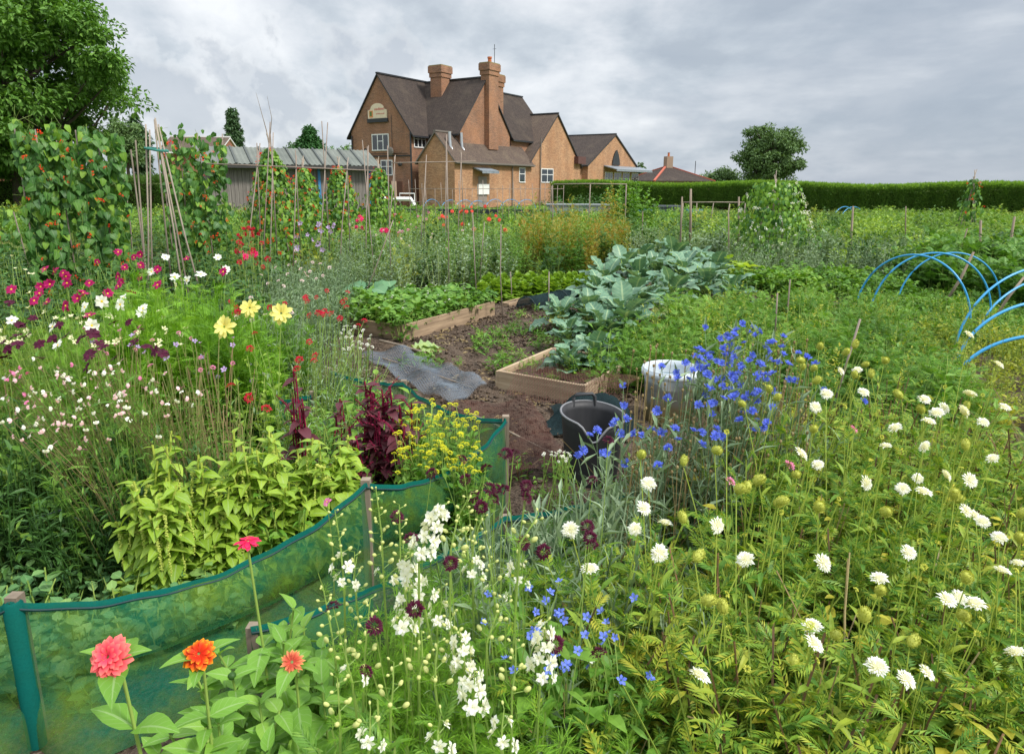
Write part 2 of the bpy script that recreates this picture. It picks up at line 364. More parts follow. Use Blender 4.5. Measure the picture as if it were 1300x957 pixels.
def grass_ground():
    N = NT('field_grass'); tc = N.n('ShaderNodeTexCoord')
    nz = N.n('ShaderNodeTexNoise'); nz.inputs['Scale'].default_value = .35; nz.inputs['Detail'].default_value = 8; N.l(tc.outputs['Object'], nz.inputs['Vector'])
    a = ramp(N, [srgb('#41502a'), srgb('#5d6b35'), srgb('#7a8047')], [.35, .5, .7]); N.l(nz.outputs[0], a.inputs[0])
    bs = N.n('ShaderNodeBsdfPrincipled'); bs.inputs['Roughness'].default_value = .95; bs.inputs['Specular IOR Level'].default_value = .1; N.l(a.outputs[0], bs.inputs['Base Color']); N.l(bs.outputs[0], N.out.inputs[0]); return N.m
# one sheet reaching the horizon: far rim vertices, finer soil in the plot
gx = np.concatenate([[-1500, -400, -120, -40, -16], np.linspace(-9, 9, 121), [16, 40, 120, 400, 1500]])
gy = np.concatenate([[-300, -60, -10], np.linspace(0, 20, 135), [26, 34, 60, 120, 400, 1500]])
X, Y = np.meshgrid(gx, gy)
def wob(X, Y, s, seed):
    r = np.random.default_rng(seed); Z = 0 * X
    for k in range(10):
        a = r.uniform(0, 2 * PI); f = s * (1.25 ** k); Z = Z + np.sin((X * math.cos(a) + Y * math.sin(a)) * f + r.uniform(0, 6)) / (1.12 ** k)
    return Z / 4
inside = ((np.abs(X) < 9) & (Y > 0) & (Y < 20)).astype(float)
Z = (wob(X, Y, 3.1, 1) * .022 + rng.normal(0, .012, X.shape)) * inside - .012
ix = np.arange(X.size).reshape(X.shape)
gq = np.stack([ix[:-1, :-1], ix[:-1, 1:], ix[1:, 1:], ix[1:, :-1]], -1).reshape(-1, 4)
cen = np.stack([X, Y], -1).reshape(-1, 2)[gq].mean(1)
gm = ((np.abs(cen[:, 0]) > 9) | (cen[:, 1] > 20) | (cen[:, 1] < 0)).astype(int)
gr = part('ground', G(np.stack([X, Y, Z], -1), gq, gm), [SOIL, grass_ground()], smooth=True); tag(gr, kind='structure')
# ================================================================== BUILDING MATERIALS
def brick(name, c1, c2, c3, mortar='#9a8b7c'):
    N = NT(name); tc = N.n('ShaderNodeTexCoord'); at = N.n('ShaderNodeAttribute', attribute_name='lp')
    bt = N.n('ShaderNodeTexBrick'); N.l(at.outputs['Vector'], bt.inputs['Vector']); bt.inputs['Scale'].default_value = 1
    bt.inputs['Brick Width'].default_value = .225; bt.inputs['Row Height'].default_value = .075; bt.inputs['Mortar Size'].default_value = .006
    bt.inputs['Color1'].default_value = srgb(c1); bt.inputs['Color2'].default_value = srgb(c2); bt.inputs['Mortar'].default_value = srgb(mortar); bt.inputs['Bias'].default_value = -.1
    nz = N.n('ShaderNodeTexNoise'); nz.inputs['Scale'].default_value = .9; nz.inputs['Detail'].default_value = 7; N.l(at.outputs['Vector'], nz.inputs['Vector'])
    n2 = N.n('ShaderNodeTexNoise'); n2.inputs['Scale'].default_value = 14; n2.inputs['Detail'].default_value = 3; N.l(at.outputs['Vector'], n2.inputs['Vector'])
    k = ramp(N, [(0, 0, 0, 1), (1, 1, 1, 1)], [.42, .7]); N.l(nz.outputs[0], k.inputs[0])
    c = mixc(N, math_(N, 'MULTIPLY', k.outputs[0], .6), bt.outputs[0], srgb(c3))
    n4 = N.n('ShaderNodeTexNoise'); n4.inputs['Scale'].default_value = .45; n4.inputs['Detail'].default_value = 5; mp4 = N.n('ShaderNodeMapping'); mp4.inputs['Scale'].default_value = (2.2, .7, 1); mp4.inputs['Location'].default_value = (7, 3, 0); N.l(at.outputs['Vector'], mp4.inputs[0]); N.l(mp4.outputs[0], n4.inputs['Vector'])
    c = mixc(N, 1.0, c, ramp_on(N, n4.outputs[0], (.84, .83, .83, 1), (1.07, 1.06, 1.04, 1), .36, .64), 'MULTIPLY')
    c = mixc(N, .7, c, mixc(N, 1.0, c, ramp_on(N, n2.outputs[0], (.6, .6, .6, 1), (1.4, 1.35, 1.3, 1)), 'MULTIPLY'))
    b = N.n('ShaderNodeBsdfPrincipled'); b.inputs['Roughness'].default_value = .9; b.inputs['Specular IOR Level'].default_value = .2; N.l(c, b.inputs['Base Color']); N.l(b.outputs[0], N.out.inputs[0]); return N.m
M = {}
M['brick'] = brick('brown_brick', '#9d735b', '#80604d', '#a87a5b')
M['brick2'] = brick('orange_brick', '#bb926e', '#9b7558', '#b08260')
M['brick3'] = brick('red_brick', '#a06a50', '#8c5c48', '#a87455')
def tiles(name, c1, c2, moss, rowh=.1, w_=.165):
    N = NT(name); at = N.n('ShaderNodeAttribute', attribute_name='lp')
    bt = N.n('ShaderNodeTexBrick'); N.l(at.outputs['Vector'], bt.inputs['Vector']); bt.inputs['Scale'].default_value = 1
    bt.inputs['Brick Width'].default_value = w_; bt.inputs['Row Height'].default_value = rowh; bt.inputs['Mortar Size'].default_value = .008
    bt.inputs['Color1'].default_value = srgb(c1); bt.inputs['Color2'].default_value = srgb(c2); bt.inputs['Mortar'].default_value = srgb('#2c2724')
    nz = N.n('ShaderNodeTexNoise'); nz.inputs['Scale'].default_value = .8; nz.inputs['Detail'].default_value = 8; N.l(at.outputs['Vector'], nz.inputs['Vector'])
    k = ramp(N, [(0, 0, 0, 1), (1, 1, 1, 1)], [.5, .75]); N.l(nz.outputs[0], k.inputs[0])
    c = mixc(N, math_(N, 'MULTIPLY', k.outputs[0], .5), bt.outputs[0], srgb(moss))
    b = N.n('ShaderNodeBsdfPrincipled'); b.inputs['Roughness'].default_value = .9; b.inputs['Specular IOR Level'].default_value = .2; N.l(c, b.inputs['Base Color'])
    bp = N.n('ShaderNodeBump'); bp.inputs['Strength'].default_value = .5; bp.inputs['Distance'].default_value = .03; N.l(bt.outputs[1], bp.inputs['Height']); bp.invert = True; N.l(bp.outputs[0], b.inputs['Normal'])
    N.l(b.outputs[0], N.out.inputs[0]); return N.m
M['tile'] = tiles('dark_roof_tiles', '#423a36', '#4f453f', '#61564a')
M['tile2'] = tiles('brown_roof_tiles', '#5e5149', '#6c5d52', '#7c6f5c')
M['white'] = solid('white_paint', srgb('#e4e4e0'), .5); M['cream'] = solid('cream_board', srgb('#e6d6b8'), .6, c2=srgb('#d9c7a8'), ns=5)
M['dark'] = solid('dark_metal', srgb('#2b2d30'), .5); M['glass'] = solid('window_glass', srgb('#232b31'), .08, spec=.9)
M['lead'] = solid('lead_sheet', srgb('#8d959b'), .5, c2=srgb('#70787f')); M['lime'] = solid('lichened_cap', srgb('#7a6a4a'), .9, c2=srgb('#8f8550'), ns=20)
M['steel'] = solid('steel_flue', srgb('#c3c6c8'), .3, .7); M['fencebrown'] = solid('brown_fence_board', srgb('#6d4637'), .8, c2=srgb('#59392e'), ns=4, stretch=(8, 8, .5))
M['pot'] = solid('terracotta_pot', srgb('#b5663f'), .85); M['gutter'] = solid('gutter_grey', srgb('#726a62'), .6)
M['redridge'] = solid('red_ridge_tile', srgb('#b5604a'), .8)
# ================================================================== BUILDING HELPERS
class Bld:
    """local frame: a along U (away), b along V (to the right), z up"""
    def __init__(s, name, label, cat_, O, yaw):
        s.root = thing(name, label, cat_, O, yaw); s.R = None
    def face(s, pts, o, ea, eb):  # polygon with brick coordinates
        pass
def poly_face(gs, pts, mat, mode):
    """adds a planar n-gon (fan) with lp = metres along wall / up"""
    P_ = np.array(pts, float)
    if mode == 'a': L = P_[:, [0, 2]]
    elif mode == 'b': L = P_[:, [1, 2]]
    elif mode == 'ra': L = np.stack([P_[:, 0], np.hypot(P_[:, 1] - P_[0, 1], P_[:, 2] - P_[0, 2])], -1)   # roof, eaves along a
    else: L = np.stack([P_[:, 1], np.hypot(P_[:, 0] - P_[0, 0], P_[:, 2] - P_[0, 2])], -1)
    if len(P_) == 4: gs.append(G(P_, [(0, 1, 2, 3)], mat, L=L))
    else: gs.append(G(P_, None, 0, [(0, i, i + 1) for i in range(1, len(P_) - 1)], mat, L=L))
def gable_block(a0, a1, b0, b1, ze, zr, ridge):
    """brick shell; ridge 'a' runs along a, gables at a0 and a1; 'b' the other way"""
    gs = []
    if ridge == 'a':
        m = (b0 + b1) / 2
        for a in (a0, a1): poly_face(gs, [(a, b0, 0), (a, b1, 0), (a, b1, ze), (a, m, zr), (a, b0, ze)], 0, 'b')
        for b in (b0, b1): poly_face(gs, [(a0, b, 0), (a1, b, 0), (a1, b, ze), (a0, b, ze)], 0, 'a')
    else:
        m = (a0 + a1) / 2
        for b in (b0, b1): poly_face(gs, [(a0, b, 0), (a1, b, 0), (a1, b, ze), (m, b, zr), (a0, b, ze)], 0, 'a')
        for a in (a0, a1): poly_face(gs, [(a, b0, 0), (a, b1, 0), (a, b1, ze), (a, b0, ze)], 0, 'b')
    return cat(gs)
def gable_roof(a0, a1, b0, b1, ze, zr, ridge, ov=.3, vg=.12, th=.12, sides=(1, 1)):
    """two slopes with thickness; ov = eaves overhang, vg = verge overhang"""
    gs = []
    def slope(e0, e1, r0, r1, mode):
        e0, e1, r0, r1 = map(lambda q: np.array(q, float), (e0, e1, r0, r1)); up = np.array([0, 0, th])
        poly_face(gs, [e0 + up, e1 + up, r1 + up, r0 + up], 0, mode)
        for q in ([e0, e1, e1 + up, e0 + up], [e1, r1, r1 + up, e1 + up], [r0, e0, e0 + up, r0 + up]): poly_face(gs, q, 1, 'a')
        poly_face(gs, [e0, e1, r1, r0], 1, 'a')
    if ridge == 'a':
        m = (b0 + b1) / 2; k = (zr - ze) / (m - b0)
        A0, A1 = a0 - vg, a1 + vg
        if sides[0]: slope((A0, b0 - ov, ze - k * ov), (A1, b0 - ov, ze - k * ov), (A0, m, zr), (A1, m, zr), 'ra')
        if sides[1]: slope((A0, b1 + ov, ze - k * ov), (A1, b1 + ov, ze - k * ov), (A0, m, zr), (A1, m, zr), 'ra')
        gs.append(beam((A0, m, zr + th + .02), (A1, m, zr + th + .02), .2, .1, mat=1))
    else:
        m = (a0 + a1) / 2; k = (zr - ze) / (m - a0)
        B0, B1 = b0 - vg, b1 + vg
        if sides[0]: slope((a0 - ov, B0, ze - k * ov), (a0 - ov, B1, ze - k * ov), (m, B0, zr), (m, B1, zr), 'rb')
        if sides[1]: slope((a1 + ov, B0, ze - k * ov), (a1 + ov, B1, ze - k * ov), (m, B0, zr), (m, B1, zr), 'rb')
        gs.append(beam((m, B0, zr + th + .02), (m, B1, zr + th + .02), .2, .1, mat=1))
    return cat(gs)
def window(root, wall, c, z0, z1, w_, panes=2, cross=(), pr=.03, mats=None, curtain=False):
    """wall: ('a', a_const, sign) faces -a ; ('b', b_const, sign) faces +b. c = centre along the wall"""
    ax, k, s = wall
    def bx(u0, u1, z0_, z1_, d0, d1, mat):
        d0, d1 = sorted((k + s * d0, k + s * d1))
        return box((d0, u0, z0_), (d1, u1, z1_), mat) if ax == 'a' else box((u0, d0, z0_), (u1, d1, z1_), mat)
    f = .07; gs = []
    gs += [bx(c - w_ / 2, c + w_ / 2, z1 - f, z1, 0, pr, 0), bx(c - w_ / 2, c + w_ / 2, z0, z0 + f, 0, pr + .03, 0)]
    pw = (w_ - f) / panes
    for i in range(panes + 1): gs.append(bx(c - w_ / 2 + i * pw, c - w_ / 2 + i * pw + f, z0 + f, z1 - f, 0, pr, 0))
    for i in cross: gs.append(bx(c - w_ / 2 + i * pw + f, c - w_ / 2 + (i + 1) * pw, z0 + (z1 - z0) * .55, z0 + (z1 - z0) * .55 + .05, 0, pr - .004, 0))
    fr = part('window', cat(gs), [M['white']], root)
    part('pane', bx(c - w_ / 2 + .03, c + w_ / 2 - .03, z0 + .03, z1 - .03, .002, pr - .012, 0), [M['glass']], fr)
    return fr
# ================================================================== THE PUB
U = np.array([.545, .839, 0]); Vv = np.array([.839, -.545, 0]); O = np.array([-6.9695, 48, 0.0])
# local x = a (U), local y = b: need y axis = V. U x V points down, so mirror: use b' = -b in local space
YAW = math.atan2(U[1], U[0])
pub = thing('brick_pub', 'large brown brick pub with steep dark tiled gables and tall chimneys beyond the plots', 'building', O, YAW)
def fl(g):       # (a, b, z) -> local (a, -b, z) and flip winding
    V = g.V.copy(); V[:, 1] *= -1; return G(V, g.Q[:, ::-1], g.qm, g.T[:, ::-1], g.tm, g.L)
_part0 = part
def bpart(name, g, mats, root): return _part0(name, fl(g), mats, root)
W0 = -5.51
walls = [gable_block(0, 8.0, W0, 0, 5.15, 8.8, 'a'), gable_block(1.86, 8.0, -2.7, 2.8, 5.15, 8.75, 'b'), gable_block(8.3, 14, -2.75, 2.75, 5.1, 8.5, 'a')]
bpart('wall', cat(walls), [M['brick']], pub)
bpart('roof', gable_roof(0, 5.2, W0, 0, 5.15, 8.8, 'a', ov=.38), [M['tile'], M['dark']], pub)
bpart('roof', gable_roof(1.86, 8.0, -2.75, 2.8, 5.15, 8.75, 'b', ov=.33), [M['tile'], M['dark']], pub)
bpart('roof', gable_roof(8.3, 14, -2.75, 2.75, 5.1, 8.5, 'a'), [M['tile'], M['dark']], pub)
bpart('wall', gable_block(0, 9.4, .68, 3.76, 3.12, 4.9, 'a'), [M['brick2']], pub)
bpart('roof', gable_roof(0, 9.6, .68, 3.76, 3.12, 4.86, 'a', ov=.22), [M['tile2'], M['gutter']], pub)
bpart('wall', gable_block(9.4, 17.7, -3, 3.7, 3.2, 7.0, 'b'), [M['brick2']], pub)
bpart('roof', gable_roof(9.4, 17.7, -3, 3.7, 3.2, 7.0, 'b', ov=.25), [M['tile2'], M['dark']], pub)
bpart('wall', gable_block(20.2, 31.2, -4, 3.2, 3.3, 6.15, 'b'), [M['brick2']], pub)
bpart('roof', gable_roof(20.2, 31.2, -4, 3.2, 3.3, 6.15, 'b', ov=.3), [M['tile'], M['dark']], pub)
bpart('wall', gable_block(17.65, 20.3, -3, 2.6, 2.9, 3.0, 'b'), [M['brick2']], pub)
def chimney(a0, a1, b0, b1, z0, z1, pots=0, cap='lime'):
    lp = lambda g: G(g.V, g.Q, g.qm, g.T, g.tm, np.stack([g.V[:, 0] + g.V[:, 1], g.V[:, 2]], -1))
    gs = [lp(box((a0, b0, z0), (a1, b1, z1 - .75))), lp(box((a0 - .06, b0 - .06, z1 - .75), (a1 + .06, b1 + .06, z1 - .45))), lp(box((a0 - .12, b0 - .12, z1 - .45), (a1 + .12, b1 + .12, z1)))]
    r = bpart('chimney', cat(gs), [M['brick']], pub)
    bpart('cap', box((a0 - .08, b0 - .08, z1), (a1 + .08, b1 + .08, z1 + .07)), [M[cap]], r)
    for i in range(pots):
        g = lathe([(.14, 0), (.13, .3), (.17, .32), (.16, .42), (.1, .42)], 10).mv(((a0 + a1) / 2, (b0 + b1) / 2 + (i - (pots - 1) / 2) * .4, z1 + .07))
        bpart('chimney_pot', g, [M['pot']], r)
chimney(3.9, 4.95, -1.35, -.35, 5.6, 9.75)
chimney(4.75, 5.9, 2.5, 3.2, 4.0, 9.75, 1); chimney(6.5, 7.2, 2.0, 2.75, 6.5, 9.2)
bpart('antenna', cat([tubes([(5.7, 3.0, 9.3), (5.7, 3.0, 11.1)], .022, 6), tubes([(5.7, 2.85, 10.8), (5.7, 3.15, 10.8)], .01, 4)]), [M['dark']], pub)
# gable wall furniture (faces -a at a = 0)
window(pub, ('a', 0, -1), 0, 0, 0, 0) if False else None
def bwindow(*a, **k):
    global part
    part = lambda name, g, mats, parent=None, smooth=False: _part0(name, fl(g), mats, parent, smooth)
    r = window(*a, **k); part = _part0; return r
bwindow(pub, ('a', 0, -1), -2.72, 3.82, 4.95, 1.6, 3, (1,))
bwindow(pub, ('a', 0, -1), -2.2, 2.15, 3.2, 1.1, 2, (0, 1))
bwindow(pub, ('b', 0, 1), 1.0, 4.0, 5.0, 1.25, 3, (0, 1, 2))
bpart('string_course', cat([box((-.05, W0, 3.42), (0, 0, 3.5)), box((-.03, W0 + .1, 3.6), (0, -.2, 3.63))]), [M['dark']], pub)
bpart('downpipe', cat([tubes([(-.08, W0 + .1, 0), (-.08, W0 + .1, 4.9)], .05, 6), tubes([(-.08, .12, 0), (-.08, .12, 5.0)], .06, 6), tubes([(-.05, -1.6, 4.0), (-.05, -1.6, 6.2)], .02, 4)]), [M['dark']], pub)
bpart('satellite_dish', cat([sphere(.3, 12, 6, 0, (.25, 1, 1)).mv((-.3, -1.55, 3.75)), beam((0, -1.5, 3.6), (-.3, -1.55, 3.7), .03, .03)]), [M['gutter']], pub)
bpart('wall_lamp', cat([sphere(.16, 8, 5).mv((-.25, -.75, 2.9)), beam((0, -.75, 3.0), (-.25, -.75, 3.0), .04, .04), box((-.12, -4.2, 3.8), (0, -4.0, 4.0))]), [M['dark']], pub)
# shaped sign board with a painted emblem and faint red lettering too far off to read
th_ = np.linspace(0, PI, 13)
pts = [(-1.0, 0), (1.0, 0), (1.0, .62), (.72, .68)] + [(.72 * math.cos(t), .68 + .45 * math.sin(t)) for t in th_[1:-1]] + [(-.72, .68), (-1.0, .62)]
def plate(pts, a, d, cb, cz, mat=0, s=1.0):
    n = len(pts); V = [(a, cb + x * s, cz + y * s) for x, y in pts] + [(a - d, cb + x * s, cz + y * s) for x, y in pts]
    T = [(n, n + i + 1, n + i) for i in range(1, n - 1)]; T = [(n, n + i, n + i + 1) for i in range(1, n - 1)]
    Q = [(i, (i + 1) % n, n + (i + 1) % n, n + i) for i in range(n)]; return G(V, Q, mat, T, mat)
sg = bpart('sign_board', plate(pts, -.02, .07, -2.85, 5.98, 0, .88), [M['cream']], pub)
bpart('sign_band', box((-.12, -3.8, 5.72), (-.02, -1.9, 5.97)), [M['dark']], sg)
M['signred'] = solid('sign_red', srgb('#c4685c'), .6); M['signor'] = solid('sign_orange', srgb('#d98a4c'), .6); M['signgr'] = solid('sign_green', srgb('#5f7a3a'), .6)
bpart('sign_emblem', cat([box((-.097, -3.6, 6.05), (-.09, -3.25, 6.5), 0), box((-.103, -3.55, 6.15), (-.097, -3.35, 6.45), 1)]), [M['signor'], M['signgr']], sg)
let = []
for k, (zz, b0_, b1_, hh) in enumerate(((6.5, -3.1, -2.2, .17), (6.22, -2.95, -2.25, .1))):
    q = b0_
    while q < b1_:
        wd = rng.uniform(.04, .09); let.append(box((-.097, q, zz + rng.uniform(0, .03)), (-.09, q + wd, zz + hh * rng.uniform(.7, 1)))); q += wd + .035
bpart('sign_lettering', cat(let), [M['signred']], sg)
# low wing side wall (faces +b at b = 3.76)
bpart('meter_box', box((2.5, 3.76, .9), (3.75, 3.9, 1.6)), [M['white']], pub)
cn = bpart('door_canopy', cat([beam((2.1, 3.76, 2.62), (2.1, 4.5, 2.42), .05, .05), beam((3.95, 3.76, 2.62), (3.95, 4.5, 2.42), .05, .05), beam((3.02, 3.76, 2.68), (3.02, 4.55, 2.46), 2.0, .05), beam((3.02, 4.53, 2.38), (3.02, 4.56, 2.38), 2.0, .14)]), [M['lead']], pub)
bpart('door', box((2.6, 3.765, .02), (3.6, 3.8, 2.1)), [solid('grey_door', srgb('#8b8078'), .7)], pub)
bwindow(pub, ('b', 3.76, 1), 8.25, 1.72, 2.82, .85, 1, (0,))
bwindow(pub, ('b', 3.7, 1), 12.1, 1.72, 2.82, 1.9, 2, (0, 1))
bpart('gutter', cat([beam((-.2, 4.06, 2.98), (9.6, 4.06, 2.98), .12, .1), tubes([(6.8, 3.86, 0), (6.8, 3.86, 2.95)], .045, 6), tubes([(10.9, 3.8, 0), (10.9, 3.8, 5.1)], .05, 6)]), [M['gutter']], pub)
for aa in (-.02 + .5, 1.75):
    P_ = np.array([(aa, 3.0, 4.95), (aa, 3.02, 4.4), (aa, 3.06, 4.0), (aa + .05, 3.2, 3.72), (aa + .25, 3.3, 3.6)])
    bpart('flue', tubes(P_, .1, 8), [M['steel']], pub)
bpart('alarm_box', box((16.6, 3.7, 3.3), (18.0, 4.1, 3.9)), [solid('louvre_dark', srgb('#5a3b36'), .7)], pub)
# far gable: pointed dark window, lead canopy over a white framed bay
bpart('pointed_window', plate([(-.85, 0), (.85, 0), (.72, .5), (.45, 1.0), (.12, 1.38), (-.12, 1.38), (-.45, 1.0), (-.72, .5)], 0, .05, 0, 0).mv((0, 0, 0)), [M['dark']], pub)
pw = [o for o in pub.children if o.name.startswith('pointed_window')][0]
pw.rotation_euler = (0, 0, -PI / 2); pw.location = (25.95, -3.27, 3.42)
pw.rotation_euler = (0, 0, PI / 2)
bpart('lead_canopy', cat([beam((27.7, 3.2, 3.3), (27.7, 4.6, 2.95), 8.6, .08), box((23.4, 4.5, 2.8), (32.0, 4.6, 2.98))]), [M['lead']], pub)
for c_ in (24.6, 26.6, 28.6, 30.8): bwindow(pub, ('b', 3.2, 1), c_, 1.4, 2.75, 1.7, 3, (0, 2))
bpart('yard_fence', box((.02, -1.9, 0), (.1, -1.9, 1.9)), [M['fencebrown']], pub) if False else None
# brown board fence in the yard
fb = thing('board_fence', 'dark brown close-board fence against the foot of the pub gable', 'fence', D_ if False else O, YAW)
gs = []
for i in range(30):
    b_ = -2.9 + i * .11; gs.append(box((-1.3, b_, 0), (-1.27, b_ + .1, 1.75 + rng.uniform(-.02, .02))))
bpart('board', cat(gs), [M['fencebrown']], fb); bpart('rail', cat([beam((-1.24, -2.9, .4), (-1.24, .4, .4), .05, .09), beam((-1.24, -2.9, 1.4), (-1.24, .4, 1.4), .05, .09)]), [M['fencebrown']], fb)
# ================================================================== OTHER HOUSES
def house(name, label, px, pyr, Y, wpx, hw, ze, zr, roofm, brickm, chim=0, yaw=0, hip=False, L=7):
    c0 = PY(px, 232, Y); t = thing(name, label, 'house', (c0[0], c0[1], 0), yaw)
    if not hip:
        _part0('wall', gable_block(-L / 2, L / 2, -hw, hw, ze, zr, 'a'), [brickm], t); rf = _part0('roof', gable_roof(-L / 2, L / 2, -hw, hw, ze, zr, 'a', ov=.4), [roofm, M['white']], t)
    else:
        _part0('wall', box((-L / 2, -hw, 0), (L / 2, hw, ze)), [brickm], t)
        gs = []; e = .4
        A = (-L / 2 - e, -hw - e, ze); B = (L / 2 + e, -hw - e, ze); C_ = (L / 2 + e, hw + e, ze); D__ = (-L / 2 - e, hw + e, ze); k = max(L / 2 - hw, .3)
        R1 = (-k, 0, zr); R2 = (k, 0, zr)
        poly_face(gs, [A, B, R2, R1], 0, 'ra'); poly_face(gs, [C_, D__, R1, R2], 0, 'ra'); poly_face(gs, [B, C_, R2], 0, 'rb'); poly_face(gs, [D__, A, R1], 0, 'rb'); gs.append(beam(R1, R2, .25, .2, mat=1))
        for q in ((A, R1), (B, R2), (C_, R2), (D__, R1)): gs.append(beam(q[0], q[1], .22, .16, mat=1))
        rf = _part0('roof', cat(gs), [roofm, M['redridge']], t)
    for i in range(chim):
        ch = _part0('chimney', box((-.4 + i * 2, -.35, zr - 1), (.4 + i * 2, .35, zr + 1.1)), [brickm], rf)
        _part0('chimney_pot', lathe([(.13, 0), (.12, .4), (.16, .42)], 8).mv((i * 2, 0, zr + 1.1)), [M['pot']], ch)
    return t
hA = house('brick_house', 'small orange brick house with white barge board and white window at far left edge', -14, 0, 55, 0, 3.2, 4.2, 5.6, M['tile2'], M['brick3'], 0, math.radians(78), L=9)
window(hA, ('a', -4.5, -1), -.9, 2.4, 3.6, 1.6, 2, (0, 1)); window(hA, ('a', -4.5, -1), -2.6, .9, 2.1, 1.0, 2)
hC = house('brick_house', 'brick house with brown tiled roof half hidden behind the runner beans', 260, 0, 60, 0, 3.0, 4.0, 5.2, M['tile2'], M['brick3'], 0, math.radians(6), L=4.6)
window(hC, ('a', -2.3, -1), 0, 1.2, 2.2, 1.2, 2)
hB = house('brick_house', 'grey hipped roof house with red ridge tiles and chimney rising over the hedge', 847, 0, 80, 0, 3.2, 2.0, 3.6, M['tile'], M['brick3'], 1, math.radians(20), hip=True, L=7)
_part0('aerial', tubes([(2.6, -1.5, 2), (2.6, -1.5, 4.2)], .04, 5), [M['dark']], hB)
# ================================================================== LONG SHED
M['board'] = solid('weathered_boards', srgb('#8b847d'), .9, c2=srgb('#6a645e'), ns=3, stretch=(7, 7, .35), bump=.2)
M['roofsheet'] = solid('corrugated_roof', srgb('#74786f'), .7, c2=srgb('#5f645c'), ns=1.2)
sA = PY(262, 232, 27); sB = PY(471, 232, 30); sA[2] = sB[2] = 0; dS = sB - sA; LS = np.linalg.norm(dS)
shed = thing('long_shed', 'long weathered grey board shed with low corrugated roof', 'shed', sA, math.atan2(dS[1], dS[0]))
gs = []; x = 0
while x < LS:
    wd = .145; gs.append(box((x, rng.uniform(-.012, .006), 0), (x + wd - .012, .03, 2.42))); x += wd
gs.append(box((0, .03, 0), (LS, 3.0, 2.42)))
part('wall', cat(gs), [M['board']], shed)
nx = int(LS / .16); xs = np.linspace(-.3, LS + .35, nx * 2 + 1); zz = .03 * (np.arange(len(xs)) % 2)
rows = np.array([(-.45, 2.34), (1.55, 3.05), (3.4, 2.4)])
V = np.stack([np.stack([xs, np.full_like(xs, r_[0]), zz + r_[1]], -1) for r_ in rows]); ii = np.arange(V.shape[0] * V.shape[1]).reshape(V.shape[:2])
sh = part('roof', G(V, np.stack([ii[:-1, :-1], ii[:-1, 1:], ii[1:, 1:], ii[1:, :-1]], -1).reshape(-1, 4)), [M['roofsheet']], shed)
gs = [beam((x, -.47, 2.375), (x, 1.55, 3.095), .07, .05) for x in np.arange(0, LS, .55)]
part('roof_batten', cat(gs), [solid('dark_batten', srgb('#4f5451'), .8)], shed)
part('fascia', box((-.3, -.45, 2.2), (LS + .3, -.4, 2.34)), [solid('dark_fascia', srgb('#3d3b39'), .8)], shed)
M['blue'] = solid('blue_post_paint', srgb('#3f7fae'), .6)
part('blue_post', cat([box((LS * .655, -.06, 0), (LS * .655 + .1, -.013, 2.2)), box((LS - .1, -.06, 0), (LS + .02, -.013, 2.34))]), [M['blue']], shed)
